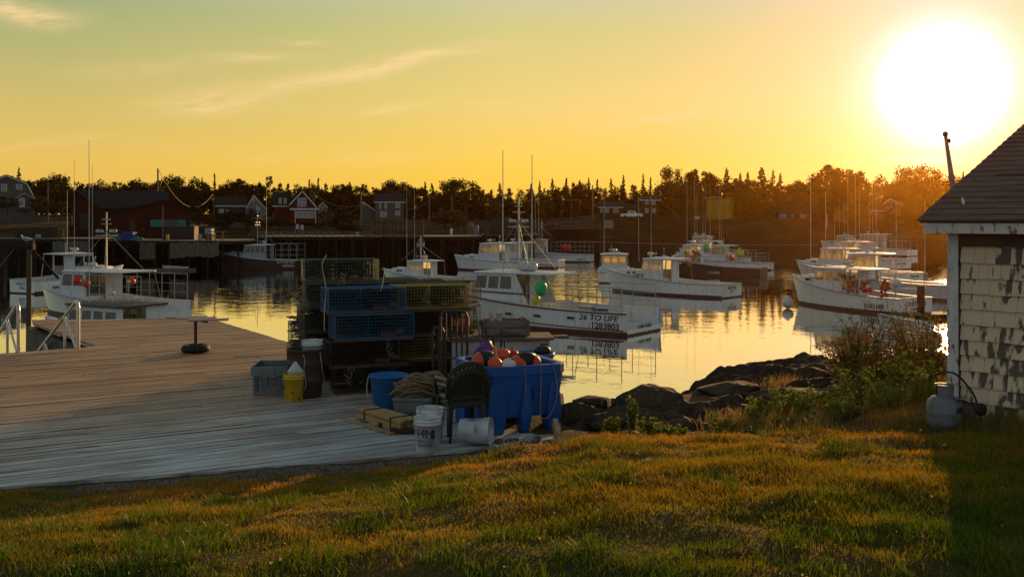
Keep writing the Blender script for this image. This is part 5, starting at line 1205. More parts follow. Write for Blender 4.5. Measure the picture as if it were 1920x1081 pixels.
b1 = thing('bucket', 'white plastic bucket with navy lettering standing at the deck edge', 'bucket', D(802, 846), R(0)); s_ = .9; b1.scale = (.86, .86, .93)
bucket_parts(b1, BW)
A0 = math.atan2(-9.49, .80)
for txt, sz, z, bo, sq in (('HM', .125, .165, .0, 1.05), ('HAMILTON', .040, .118, .0, 1.0), ('MARINE', .052, .072, .0, 1.0)): cyl_text(txt, sz, .131, z, A0-.25, NAVY, b1, bo, sq, .058)
q = MB()
for i in range(6):
    th = A0-.25+.52+i*.05; q.box((.1445*cos(th), .1445*sin(th), .20), (.008, .006, .09), th+pi/2)
q.build('emblem', NAVY, b1)
b2 = thing('bucket', 'second white bucket standing just behind the lettered one', 'bucket', D(807, 829), .4); b2.scale = (.9, .9, .97); bucket_parts(b2, BW)
b3 = thing('bucket', 'white bucket lying on its side before the blue tote, open end to the right', 'bucket', (D(863, 832)[0], D(863, 832)[1], DZ+.14), 0); b3.rotation_euler = (0, R(90), R(-12)); b3.scale = (.86, .86, .86)
bucket_parts(b3, BW)
for txt, sz, z in (('HAMILTON', .026, .20), ('MARINE', .026, .235)):
    v, f, w = text_mesh(txt, sz, 1., 0, .001); vs = []
    for a, b in v:
        th = pi+.55-(b+(.035 if z < .22 else 0))/.145*1.0; rr = .1475; vs.append((rr*cos(th)*-1*-1, rr*sin(th), .10+a))
    MB().add(vs, f).build('lettering', NAVY, b3)
b4 = thing('bucket', 'white bucket with banded rim set inside the brown barrel', 'bucket', (D(585, 742)[0], D(585, 742)[1]+.02, DZ+.40), .3); b4.scale = (.85, .85, .85); bucket_parts(b4, BW)
YB = mat('bucket_yellow', (.60, .38, .02), (.48, .28, .015), scale=5, rough=.45, c3=(.15, .1, .02), s3=14)
b5 = thing('bucket', 'small yellow bucket with black print in front of the brown barrel', 'bucket', D(551, 750), 0); b5.scale = (.83, .83, .93); bucket_parts(b5, YB)
for i, txt in enumerate(('DEB', 'OSE')): cyl_text(txt, .07, .128, .19-.09*i, -pi/2-.3, LET, b5, .004, .8, .058)
bg = MB(); bg.lathe([(.09, 0), (.10, .05), (.05, .12), (.01, .17)], n=9); q = bg.build('plastic_bag', mat('bag_white', (.5, .5, .48), rough=.5)); q.location = (b5.location[0]+.02, b5.location[1], DZ+.31); tag(q, 'white plastic bag bunched in the top of the yellow bucket', 'bag')
br_ = thing('barrel', 'brown plastic barrel holding a white bucket at the left end of the traps', 'barrel', D(572, 743), 0)
BRB = mat('barrel_brown', (.055, .032, .022), (.04, .024, .016), scale=3, rough=.5)
MB().lathe([(.195, 0), (.205, .02), (.213, .20), (.218, .21), (.213, .22), (.222, .42), (.226, .43), (.222, .44), (.226, .58), (.236, .59), (.236, .605), (.222, .605), (.20, .30), (.001, .28)], n=36).build('body', BRB, br_, smooth=True)
dangling('pale cord hanging down the brown barrel', [(br_.location[0]+.02, br_.location[1]-.235, DZ+.56), (br_.location[0]+.05, br_.location[1]-.235, DZ+.5), (br_.location[0]+.03, br_.location[1]-.232, DZ+.38), (br_.location[0]+.06, br_.location[1]-.225, DZ+.2), (br_.location[0]+.04, br_.location[1]-.225, DZ+.12)], ROPE3, .005)
# grey slotted crate
GRC = mat('crate_grey', (.17, .18, .18), (.12, .13, .13), scale=5, rough=.55)
cr = thing('fish_crate', 'grey slotted plastic crate beside the brown barrel', 'crate', D(470, 741), R(4))
c_ = MB(); Lc, Wc, Hc = .46, .62, .36
for z0, z1, e in ((.0, .035, -.03), (.24, .36, 0)):
    c_.box((Lc/2, .012-e*.0, (z0+z1)/2), (Lc+2*e, .022, z1-z0)).box((Lc/2, Wc-.012, (z0+z1)/2), (Lc+2*e, .022, z1-z0)).box((-e+.011, Wc/2, (z0+z1)/2), (.022, Wc-.05, z1-z0)).box((Lc+e-.011, Wc/2, (z0+z1)/2), (.022, Wc-.05, z1-z0))
for i in range(15):
    x = .04+i*(Lc-.08)/14
    w_ = .03 if i in (0, 3, 11, 14) else .012
    c_.box((x, .02, .14), (w_, .018, .22)).box((x, Wc-.02, .14), (w_, .018, .22))
for i in range(14):
    y = .05+i*(Wc-.1)/13; c_.box((.04, y, .14), (.018, .02, .22)).box((Lc-.04, y, .14), (.018, .02, .22))
for z in (.09, .15): c_.box((Lc/2, .02, z), (Lc-.08, .012, .012))
c_.box((Lc/2, Wc/2, .02), (Lc-.06, Wc-.04, .02)); c_.box((Lc/2, -.004, .30), (.14, .02, .12)); c_.box((Lc/2, -.008, .235), (.20, .03, .02))
c_.build('slotted_box', GRC, cr, bevel=.004)
# blue round tub, box of rope, rope coil
BLT = mat('tub_blue', (.02, .13, .36), (.015, .10, .28), scale=4, rough=.45); 
tu = thing('round_tub', 'light blue round tub standing before the brown traps', 'tub', D(729, 762), 0)
MB().lathe([(.165, 0), (.175, .01), (.225, .36), (.24, .365), (.24, .385), (.222, .385), (.17, .03), (.001, .025)], n=40).build('body', BLT, tu, smooth=True)
MB().tube([(-.24, 0, .36), (-.26, -.02, .25), (-.25, -.04, .12), (-.235, -.03, .06)], .008, 6).build('rope_handle', ROPE3, tu)
tu2 = thing('round_tub', 'blue tub with thick rim and dark lump inside, behind the blue tote', 'tub', ((1002-960)/F*12.1, 12.1, DZ), 0); tu2.scale = (1.05, 1.05, 1.55)
MB().lathe([(.165, 0), (.175, .01), (.22, .36), (.235, .365), (.235, .395), (.217, .395), (.17, .03), (.001, .025)], n=40).build('body', BLT, tu2, smooth=True)
q = MB(); q.sphere((0, 0, 0), .085, 8, (1.2, 1, .8)); q = q.build('buoy', BLACKB, smooth=True); q.location = (tu2.location[0]+.1, 12.1, DZ+.63); tag(q, 'dark lump of a buoy resting in the blue tub behind the tote', 'buoy')
gb = thing('rope_box', 'grey box heaped over with tan rope between the blue tub and the chair', 'box', D(740, 785), R(-6))
MB().box((.19, .14, .11), (.40, .30, .22)).box((.19, .14, .215), (.43, .33, .03)).build('box', GRC, gb, bevel=.01)
tag(ropeloops((D(775, 785)[0], D(775, 785)[1]+.2, DZ+.22), .25, .17, .26, 120, .008, ROPE1, 8, 'rope_pile', loops=16, droop=.35), 'big tan heap of rope on the grey box', 'rope')
tag(ropeloops((D(800, 770)[0], D(800, 770)[1]+.35, DZ+.15), .24, .16, .28, 80, .009, ROPE1, 18, 'rope_pile', loops=10, droop=.3), 'second heap of brown rope right of the big tan one', 'rope')
tag(ropeloops((D(722, 792)[0], D(722, 792)[1]+.1, DZ+.01), .25, .16, .09, 100, .009, ROPE2, 9, 'rope_coil', loops=8), 'grey-green rope coil lying behind the bundle of laths', 'rope')
# bundle of laths
lb = thing('lath_bundle', 'bundle of new yellowish wooden laths lying on the deck', 'timber', D(666, 786), R(-52))
LATH = islandwood('new_lath', (.50, .33, .13), (.40, .25, .09), (.30, .18, .07), (1, 0), 2.)
m_ = MB()
for j in range(5):
    for i in range(7): m_.box((.47+rng.uniform(-.03, .03), .02+i*.034, .015+j*.026), (.92, .031, .023))
m_.build('laths', LATH, lb); m2 = MB()
for x in (.2, .75): m2.box((x, .12, .065), (.012, .25, .15))
m2.build('strap', mat('strap_black', (.03, .03, .03)), lb)
tag(MB().box((0, 0, .012), (1.0, .06, .02), R(-50)).build('loose_lath', LATH), 'single loose lath lying along the near side of the bundle', 'timber').location = (D(688, 800)[0], D(688, 800)[1], DZ)
# dark timber beyond bundle
for i, (px, py, a, L_) in enumerate(((752, 803, -20, .5), (768, 812, -8, .4))):
    o = MB().box((0, 0, .03), (L_, .09, .05), R(a)).build('timber_offcut', islandwood('dark_board', (.07, .05, .04), (.05, .035, .03), (.03, .02, .015)), bevel=.004); o.location = D(px, py); tag(o, ('dark offcut lying right of the lath bundle', 'short dark offcut beside the lettered bucket')[i], 'timber')
# plastic chair (two nested)
CHM = mat('chair_green', (.016, .022, .015), rough=.4, spec=.5)
def chair(loc, rz, label):
    r = thing('plastic_chair', label, 'chair', loc, rz, 'dark plastic garden chairs nested together'); r.scale = (.80, .80, .88)
    s = MB(); s.box((0, 0, .40), (.44, .44, .025)); s.box((0, -.22, .39), (.44, .02, .05)); s.build('seat', CHM, r, bevel=.01)
    b = MB()
    def bp(u, z): return (u, .22+.10*(z-.4)/.42, z)
    arch = [bp(-.25, .42)]+[bp(-.25*cos(pi*i/16), .62+.20*sin(pi*i/16)) for i in range(17)]+[bp(.25, .42)]
    for i in range(len(arch)-1): b.bar(arch[i], arch[i+1], .03, .055)
    for i in range(7):
        u = -.165+i*.055; zt_ = .62+.19*math.sqrt(max(0, 1-(u/.25)**2)); b.bar(bp(u, .43), bp(u, zt_), .012, .034)
    b.box((0, .225, .44), (.46, .03, .05)); b.build('backrest', CHM, r)
    for sx in (-1, 1):
        a = MB(); a.tube([(sx*.25, .25, .62), (sx*.27, .1, .63), (sx*.27, -.15, .62), (sx*.26, -.22, .58), (sx*.25, -.22, .42)], [.02, .024, .024, .02, .018], 6); a.build('armrest', CHM, r)
        for sy in (-1, 1):
            MB().tube([(sx*.21, sy*.20, .40), (sx*.25, sy*.26, 0)], [.026, .018], 6).build('leg', CHM, r)
    return r
chair((D(862, 838)[0], D(862, 838)[1]+.42, DZ-.0), R(203), 'lower dark plastic garden chair of the nested pair before the blue tote')
chair((D(862, 838)[0]-.02, D(862, 838)[1]+.40, DZ+.07), R(203), 'upper dark plastic garden chair nested on the lower one before the blue tote')
# blue tote
BT = mat('tote_blue', (.004, .085, .33), (.003, .062, .25), scale=3, rough=.45, spec=.4, bump=.03, bscale=40, c3=(.012, .10, .28), s3=12)
ro_ = D(910, 818); to = thing('insulated_tote', 'large blue insulated tote full of buoys standing at the deck corner', 'tote', (ro_[0], ro_[1], DZ), R(23))
Wt, Dt, Ht = .92, .94, .70; e = MB()
def ring(x0, y0, x1, y1, c): return [(x0+c, y0), (x1-c, y0), (x1, y0+c), (x1, y1-c), (x1-c, y1), (x0+c, y1), (x0, y1-c), (x0, y0+c)]
lev = [(.16, .055, .07), (.60, .0, .08), (.60, -.012, .085), (.70, -.012, .085)]
prev = None
for z, ins, c in lev:
    rg = [(x, y, z) for x, y in ring(ins, ins, Wt-ins, Dt-ins, c)]; k = len(e.v); e.v += rg
    if prev is not None:
        for j in range(8): e.f.append((prev+j, prev+(j+1) % 8, k+(j+1) % 8, k+j)); e.mi.append(0)
    prev = k
inn = [(.70, .045, .07), (.69, .055, .07), (.22, .09, .07)]
for z, ins, c in inn:
    rg = [(x, y, z) for x, y in ring(ins, ins, Wt-ins, Dt-ins, c)]; k = len(e.v); e.v += rg
    for j in range(8): e.f.append((prev+j, prev+(j+1) % 8, k+(j+1) % 8, k+j)); e.mi.append(0)
    prev = k
e.f.append(tuple(prev+j for j in range(8))); e.mi.append(0)
e.f.append(tuple(reversed(range(8)))); e.mi.append(0)
e.build('tub', BT, to, bevel=.008)
for (x0, y0, x1, y1) in ((.03, -.004, .24, .2), (.40, -.004, .53, .2), (.70, -.004, .87, .2), (.03, .72, .24, .944), (.40, .72, .53, .944), (.70, .72, .87, .944)):
    f_ = MB(); a = .03
    f_.add([(x0+.03, y0+.02, 0), (x1-.03, y0+.02, 0), (x1-.03, y1-.02, 0), (x0+.03, y1-.02, 0), (x0, y0, .2), (x1, y0, .2), (x1, y1, .2), (x0, y1, .2), (x0+.035, y0+.0, .52), (x1-.035, y0+.0, .52), (x1-.035, y1, .52), (x0+.035, y1, .52)],
           [(3, 2, 1, 0), (0, 1, 5, 4), (1, 2, 6, 5), (2, 3, 7, 6), (3, 0, 4, 7), (4, 5, 9, 8), (5, 6, 10, 9), (6, 7, 11, 10), (7, 4, 8, 11), (8, 9, 10, 11)])
    f_.build('foot', BT, to, bevel=.008)
for y0, y1 in ((.04, .32), (.60, .90)): MB().add([(-.006, y0, 0), (-.006, y1, 0), (-.006, y1-.03, .5), (-.006, y0+.03, .5), (.1, y0, 0), (.1, y1, 0), (.1, y1-.03, .5), (.1, y0+.03, .5)], [(0, 3, 2, 1), (4, 5, 6, 7), (0, 1, 5, 4), (1, 2, 6, 5), (2, 3, 7, 6), (3, 0, 4, 7)]).build('side_foot', BT, to, bevel=.006)
MB().box((.59, -.001, .42), (.10, .012, .12)).build('panel', mat('tote_panel', (.010, .05, .27), rough=.5), to)
RTT = mat('cord_mauve', (.30, .18, .16), rough=.9)
tm = Matrix.Rotation(R(23), 4, 'Z'); tm.translation = Vector((ro_[0], ro_[1], DZ))
def T(x, y, z): return tuple(tm @ Vector((x, y, z)))
dangling('loop of mauve cord hanging down the front of the blue tote', [T(.62, .1, .69), T(.62, -.02, .715), T(.615, -.03, .5), T(.60, -.03, .2), T(.63, -.03, .13), T(.72, -.03, .15), T(.80, -.03, .35), T(.80, -.03, .5), T(.76, -.02, .715), T(.75, .1, .68)], RTT)
dangling('thin cord over the left side rim of the blue tote', [T(.1, .3, .68), T(-.02, .28, .715), T(-.02, .27, .55), T(-.015, .26, .42)], ROPE3, .004)
dangling('thin grey cord over the front rim of the blue tote', [T(.44, .1, .68), T(.44, -.02, .715), T(.44, -.02, .5), T(.45, -.02, .3)], RTT, .004)
tag(ropeloops(T(.74, .3, .55), .14, .14, .12, 60, .006, ROPE1, 31, 'rope_coil', loops=5), 'coil of tan rope inside the right end of the blue tote', 'rope')
def potbuoy(lab, p, r, L_, m_, rot, band=None):
    o = thing('pot_buoy', lab, 'buoy', p, 0, 'pot buoys heaped in the blue tote'); o.rotation_euler = rot
    buoyshape(MB(), (0, 0, 0), r, L_, None, 20).build('float', m_, o, smooth=True)
    if band:
        prof = [(r*1.012, -L_*.16), (r*1.012, L_*.1), (r*.9, L_*.285), (r*.62, L_*.435), (r*.3, L_*.51), (.001, L_*.53)]
        MB().lathe(prof, n=20).build('end_band', band, o, smooth=True)
    MB().tube([(0, 0, -L_*.56), (0, 0, L_*.62)], .012, 6).build('spindle', PROPW, o)
BU = [(.10, .30, .77, .115, .30, ORANGE, (0, R(80), R(5)), BLACKB, 'large orange buoy with black end at the left rim of the tote'), (.22, .42, .76, .08, .2, REDB, (0, R(60), R(60)), None, 'small dark red buoy behind the large orange one'), (.33, .36, .78, .10, .27, ORANGE, (0, R(75), R(-12)), None, 'large orange buoy in the middle of the tote heap'),
      (.17, .14, .73, .09, .22, ORANGE, (0, R(40), R(190)), None, 'round pale orange buoy at the front left of the tote heap'), (.41, .19, .72, .085, .22, ORANGE, (0, R(30), R(20)), None, 'round orange buoy right of the white one in the tote'), (.29, .09, .71, .095, .22, WHITEB, (R(20), R(20), 0), None, 'white buoy at the front rim of the tote'),
      (.47, .42, .76, .09, .24, REDB, (0, R(70), R(-20)), None, 'dark red buoy at the back of the tote heap'), (.60, .25, .74, .105, .30, ORANGE, (0, R(-70), R(-20)), BLACKB, 'orange buoy with black half at the right of the tote heap'), (.48, .20, .70, .08, .22, ORANGE, (0, R(50), R(90)), None, 'small orange buoy low in the tote heap'), (.38, .5, .74, .08, .22, REDB, (0, R(20), 0), None, 'dark red buoy standing at the back rim of the tote')]
for x, y, z, r_, L_, m_, rot, band, lab in BU:
    r_ *= .86; L_ *= .86; z -= .03; y += .06*(y > .3)
    rot = (rot[0], rot[1], rot[2]+R(20)); potbuoy(lab, T(x, y, z), r_, L_, m_, rot, band)
o = MB().tube([(0, 0, 0), (-.06, 0, .28)], .014, 8).build('buoy_stick', mat('stick_yellow', (.62, .30, .04), rough=.6)); o.location = T(.215, .13, .62); tag(o, 'orange-yellow stick poking up out of the tote', 'stick')
pb = thing('purple_bucket', 'purple bucket tipped over behind the buoys in the tote', 'bucket', T(.40, .62, .60), 0); pb.rotation_euler = (R(-16), R(-46), R(-8)); MB().lathe([(.08, 0), (.12, .26), (.13, .27), (.13, .29), (.11, .29), (.07, .02), (.001, .02)], n=28).build('body', mat('purple_plastic', (.13, .03, .24), rough=.4), pb, smooth=True)
# white chest with weathered top, crate of tools
CHW = mat('rust_stained_white', (.42, .41, .38), (.30, .29, .26), scale=3, rough=.6, c3=(.22, .10, .03), s3=2.2)
ch = thing('deck_chest', 'rust stained white chest with a warped board top behind the blue tote', 'chest', ((845-960)/F*13.3, 13.3, DZ), R(4))
MB().box((.67, .3, .30), (1.34, .6, .60)).build('body', CHW, ch, bevel=.02)
MB().box((.66, .3, .625), (1.46, .68, .035)).box((1.45, .2, .63), (.3, .14, .03), R(12)).build('top_board', islandwood('weathered_board', (.20, .15, .11), (.13, .10, .07), (.07, .05, .035)), ch)
MB().box((1.25, -.01, .46), (.10, .03, .20)).build('dark_notch_plate', mat('black_plate', (.02, .018, .015)), ch, bevel=.01)  # black plate put in to stand for a dark notch in the chest
cr2 = thing('wooden_crate', 'weathered slatted wooden crate of tools on the white chest', 'crate', ((905-960)/F*13.4, 13.45, DZ+.645), R(6))
q = MB()
for z in (.06, .165): q.box((.32, 0, z), (.64, .018, .095)).box((.32, .34, z), (.64, .018, .095)).box((.009, .17, z), (.018, .32, .095)).box((.631, .17, z), (.018, .32, .095))
q.box((.32, .17, .012), (.62, .32, .015))
for x in (.03, .61): q.box((x, -.012, .11), (.05, .012, .21))
q.build('slats', islandwood('crate_slats', (.24, .20, .16), (.16, .13, .10), (.09, .07, .05), (1, 0), 1.5), cr2, bevel=.003)
def cw(px, py, Y): return PX(px, py, Y)
o = thing('wooden_float', 'pointed weathered float standing in the wooden crate', 'float', cw(922, 616, 13.6)); MB().lathe([(.02, -.1), (.035, .0), (.036, .14), (.03, .2), (.004, .25)], n=14).build('body', ROPE3, o, smooth=True); MB().tube([(0, 0, -.13), (0, 0, -.1)], .01, 6).build('spindle', PROPW, o)
o = MB().box((0, 0, 0), (.075, .03, .28), .2).box((0, 0, .15), (.09, .035, .02), .2).build('paddle_blade', mat('pale_board', (.36, .36, .33), rough=.7)); o.location = cw(936, 608, 13.6); tag(o, 'pale flat board end sticking out of the wooden crate', 'board')
tag(ropeloops(cw(968, 618, 13.6), .14, .08, .12, 50, .006, mat('black_cord', (.025, .02, .018), rough=.8), 41, 'black_rope', loops=6), 'black cord looped over the right end of the wooden crate', 'rope')
dangling('arched black wire above the wooden crate', [cw(967, 612, 13.6), cw(972, 596, 13.6), cw(981, 593, 13.6), cw(990, 606, 13.6), cw(992, 625, 13.5)], MATS['black_cord'], .006)
# T handle and leaning poles
th = thing('shovel', 'long handled tool with a turned cross grip leaning up beside the crate', 'tool', cw(905, 660, 12.9))
a = Vector(cw(905, 660, 12.9)); b = Vector(cw(890, 572, 13.0)); 
MB().tube([(0, 0, -.5), (0, 0, 0), tuple(b-a)], .013, 8).build('handle', PROPW, th)
gx_ = b-a; MB().tube([tuple(gx_+Vector((-.075, 0, -.022))), tuple(gx_+Vector((-.07, 0, -.02))), tuple(gx_+Vector((.0, 0, .0))), tuple(gx_+Vector((.07, 0, .022))), tuple(gx_+Vector((.078, 0, .024)))], [.02, .028, .026, .029, .02], 12).build('cross_grip', mat('grip_wood', (.38, .26, .15), rough=.7), th, smooth=True)
for i, (p0, p1, lab) in enumerate((((910, 612), (924, 665), 'dark rod leaning nearest the long handled tool'), ((925, 630), (930, 668), 'short dark rod second in the row before the chest'), ((941, 618), (935, 665), 'forked dark rod in the middle of the row before the chest'), ((946, 640), (950, 672), 'thin dark rod in front of the chest'), ((960, 652), (948, 675), 'stubby dark rod tilted over the buoys'))):
    a = cw(*p0, 12.7); b = cw(p1[0], p1[1]+60, 12.4); tag(MB().tube([a, b], .014, 7).build('rod', mat('rod_dark', (.05, .035, .025), rough=.8)), lab, 'rod')
# metal racks
RK = mat('rack_metal', (.045, .035, .028), (.08, .05, .03), scale=5, rough=.6, metal=.3)
def rack(lab, px, ytop, wpx, Y, n, H):
    k = Y/F; x0 = (px-960)*k; z1 = CZ-(ytop-HZ)*k; w = wpx*k; r = thing('metal_rack', lab, 'rack', (x0, Y, DZ), R(6)); h = z1-DZ
    f = MB(); f.tube([(0, 0, 0), (0, 0, h-.07), (.02, 0, h-.02), (.07, 0, h), (w-.07, 0, h), (w-.02, 0, h-.02), (w, 0, h-.07), (w, 0, 0)], .018, 8); f.tube([(0, 0, h*.45), (w, 0, h*.45)], .012, 6); f.tube([(0, 0, .06), (w, 0, .06)], .012, 6); f.build('frame', RK, r)
    for i in range(n): x = w*(i+1)/(n+1); MB().tube([(x, 0, .06), (x, 0, h-.01)], .013, 7).build('bar', RK, r)
rack('dark metal rack with rounded top and upright bars behind the chair', 826, 583, 50, 12.5, 4, .8)
rack('lower dark metal rack with a hooked top left of the tall one', 812, 612, 20, 12.6, 1, .8)
# leaning board, rubble under the tote
o = MB().bar((0, 0, 0), (-.07, .35, .30), .045, .10).build('leaning_board', islandwood('sunlit_board', (.45, .33, .2), (.36, .26, .15), (.25, .17, .1), (0, 0))); o.location = (.50, 9.72, DZ-.12); tag(o, 'pale board leaning against the right foot of the blue tote', 'board')
def stone(lab, p, s, seed, m, group=None, name='stone', flat=.6):
    q = np.random.default_rng(seed); me = MB(); me.sphere((0, 0, 0), 1.0, 16); dirs = q.normal(size=(24, 3)); dirs /= np.linalg.norm(dirs, axis=1)[:, None]; cut = q.uniform(.58, .86, 24)
    vs = []
    for v in me.v:
        v = np.array(v); v = v/np.linalg.norm(v); r_ = 1.0
        for d_, c_ in zip(dirs, cut):
            dp = v @ d_
            if dp > 1e-3: r_ = min(r_, c_/dp)
        r_ += .03*sin(v[0]*9+seed)*sin(v[1]*11); vs.append((v[0]*r_*s[0], v[1]*r_*s[1], v[2]*r_*s[2]))
    me.v = vs; o = me.build(name, m, smooth=False); o.location = p; o.rotation_euler = (0, 0, q.uniform(0, 6)); return tag(o, lab, name, group)
# ---------------------------------------------------------------- shed
K = (3.93, 8.92); SH = thing('shed', 'shed corner with peeling cream shingles, brown roof and white fascia at the right edge', 'shed', (K[0], K[1], 0), math.atan2(-.73, .683))
zb, ze, zf0, zf1 = 4.40, 6.19, 6.295, 6.385; SL, SDp = 6.5, 5.0; PITCH = .405; OV = .26
def peel(name, paintc, paint2, wood, amount=.52):
    m = bpy.data.materials.new(name); m.use_nodes = True; t = NT(m.node_tree)
    co = t.n('ShaderNodeTexCoord').outputs['Object']; isl = t.n('ShaderNodeNewGeometry').outputs['Random Per Island']
    mp = t.n('ShaderNodeMapping', i_Vector=co, i_Scale=(13, 13, 3.2)).outputs[0]
    off = t.n('ShaderNodeVectorMath', operation='ADD', i_0=mp, i_1=t.n('ShaderNodeCombineXYZ', i_0=t.m('MULTIPLY', isl, 50.), i_1=t.m('MULTIPLY', isl, 9.)).outputs[0]).outputs[0]
    n = t.n('ShaderNodeTexNoise', i_Vector=off, i_Scale=1.0, i_Detail=5.0, i_Roughness=.55)
    big = t.n('ShaderNodeTexNoise', i_Vector=co, i_Scale=1.3, i_Detail=2.0)
    sz = t.n('ShaderNodeSeparateXYZ', i_0=co)
    hgt = t.m('SUBTRACT', t.m('MULTIPLY', sz.outputs[2], 0.07), .06*5.3)     # paint holds better high under the eave
    v = t.m('ADD', t.m('ADD', t.m('MULTIPLY', n.outputs[0], .8), t.m('MULTIPLY', big.outputs[0], .35)), t.m('MULTIPLY', isl, .10))
    v = t.m('SUBTRACT', v, hgt)
    f = t.ramp(v, [(amount+.125, 0.), (amount+.17, 1.)])
    fine = t.n('ShaderNodeTexNoise', i_Vector=t.n('ShaderNodeMapping', i_Vector=co, i_Scale=(40, 40, 4)).outputs[0], i_Scale=1.0, i_Detail=4.0)
    pc = t.mix(t.m('MULTIPLY', fine.outputs[0], .6), paintc, paint2); pc = t.mix(t.m('MULTIPLY', isl, .35), pc, paint2)
    wc = t.mix(fine.outputs[0], wood, tuple(x*.5 for x in wood))
    p = t.n('ShaderNodeBsdfPrincipled', i_Base_Color=t.mix(f, pc, wc), i_Roughness=.8); p.inputs['Specular IOR Level'].default_value = .25
    b = t.n('ShaderNodeBump', i_Height=t.m('MULTIPLY_ADD', f, -.5, t.m('MULTIPLY', fine.outputs[0], .5)), i_Strength=.6, i_Distance=.004); t.l(b.outputs[0], p.inputs['Normal'])
    t.l(p.outputs[0], t.n('ShaderNodeOutputMaterial').inputs[0]); return m
SHM = peel('peeling_shingle', (.66, .51, .34), (.54, .41, .27), (.15, .115, .09), .43)
wc = MB().box((SL/2, SDp/2+.03, (zb+ze+.15)/2), (SL, SDp-.02, ze+.15-zb)).build('wall_core', mat('dark_wall', (.05, .035, .025)), SH)
m_ = MB(); z = zb; ri = 0
while z < ze-.02:
    x = .085; h = min(.136, ze-z)
    while x < SL-.05:
        w = rng.uniform(.075, .19); w = min(w, SL-x)
        dz = rng.uniform(-.004, .004); lift = rng.uniform(0, .003)
        # tapered shingle: thick butt below, thin on top
        x0, x1 = x+.0012, x+w-.0015; y0, y1 = .022-.020-lift-.010, .022-.004
        m_.add([(x0, y0, z+dz), (x1, y0, z+dz), (x1, y1, z+h+.012), (x0, y1, z+h+.012), (x0, .03, z+dz), (x1, .03, z+dz), (x1, .03, z+h+.012), (x0, .03, z+h+.012)], [(0, 1, 2, 3), (7, 6, 5, 4), (0, 4, 5, 1), (1, 5, 6, 2), (2, 6, 7, 3), (3, 7, 4, 0)])
        x += w
    z += .136; ri += 1
m_.build('shingle_siding', SHM, SH)
s2 = MB(); z = zb
while z < ze+.1:
    y = .06
    while y < SDp: w = rng.uniform(.08, .19); s2.box((-.012, y+w/2, z+.066), (.016, w-.003, .13)); y += w
    z += .136
s2.build('side_siding', SHM, SH)
CBM = mat('corner_board_paint', (.56, .53, .50), (.46, .43, .40), scale=6, rough=.6, c3=(.22, .10, .04), s3=9, stretch=(3, 3, 1))
MB().box((.035, -.018, (zb+zf0)/2), (.082, .03, zf0-zb)).box((-.020, .04, (zb+zf0)/2), (.026, .09, zf0-zb)).build('corner_board', CBM, SH, bevel=.003)
MB().box((SL/2, .0, (ze+zf0)/2+.01), (SL-.1, .02, .15)).build('eave_shade_strip', mat('eave_shade_brown', (.10, .05, .03)), SH)  # dark strip painted in for the shadowed gap under the eave
MB().box((SL/2, -OV, (zf0+zf1)/2), (SL+.26, .022, zf1-zf0)).build('fascia', CBM, SH, bevel=.003)
MB().box((SL/2, -OV/2+.02, zf0+.012), (SL+.22, OV, .012)).build('soffit', mat('soffit_brown', (.14, .08, .05)), SH)
# roof deck and shingle tabs
Rl = 3.4; ct = 1/math.sqrt(1+PITCH**2); st_ = PITCH*ct
def rp_(x, s, h=0): return (x, -OV-.03+s*ct-h*st_, zf1+.004+s*st_+h*ct)
rd = MB(); rd.add([rp_(-.15, 0), rp_(SL, 0), rp_(SL, Rl), rp_(-.15, Rl), rp_(-.15, 0, .02), rp_(SL, 0, .02), rp_(SL, Rl, .02), rp_(-.15, Rl, .02)], [(3, 2, 1, 0), (4, 5, 6, 7), (0, 1, 5, 4), (1, 2, 6, 5), (2, 3, 7, 6), (3, 0, 4, 7)])
yr = rp_(0, Rl)[1]; zr = rp_(0, Rl)[2]; rd.add([(-.15, yr, zr+.02), (SL, yr, zr+.02), (SL, 2*yr+OV, zf1), (-.15, 2*yr+OV, zf1)], [(0, 1, 2, 3)])
rd.add([(-.10, -OV, zf1-.02), (-.10, yr, zr-.04), (-.10, 2*yr+OV, zf1-.02)], [(0, 1, 2)])
rd.build('roof_deck', mat('roof_board', (.10, .06, .04)), SH)
rt = MB(); s = -.02; row = 0
while s < Rl-.05:
    x = -.18-(row % 2)*.14-rng.uniform(0, .05)
    while x < SL:
        w = .30; x0 = max(x, -.175); 
        if x+w > x0+.02:
            l = rng.uniform(0, .003); a0, a1 = x0+.002, x+w-.003
            rt.add([rp_(a0, s, .024), rp_(a1, s, .024), rp_(a1, s+.155, .021), rp_(a0, s+.155, .021), rp_(a0, s, .034+l), rp_(a1, s, .034+l), rp_(a1, s+.155, .0245), rp_(a0, s+.155, .0245)], [(3, 2, 1, 0), (4, 5, 6, 7), (0, 1, 5, 4), (1, 2, 6, 5), (2, 3, 7, 6), (3, 0, 4, 7)])
        x += w
    s += .14; row += 1
rt.build('roof_shingles', islandwood('asphalt_tab', (.22, .13, .09), (.17, .10, .07), (.12, .07, .05), (0, 0), 2., .9, .5, .15), SH)
def SW(x, y, z):
    a = math.atan2(-.73, .683); return (K[0]+x*cos(a)-y*sin(a), K[1]+x*sin(a)+y*cos(a), z)
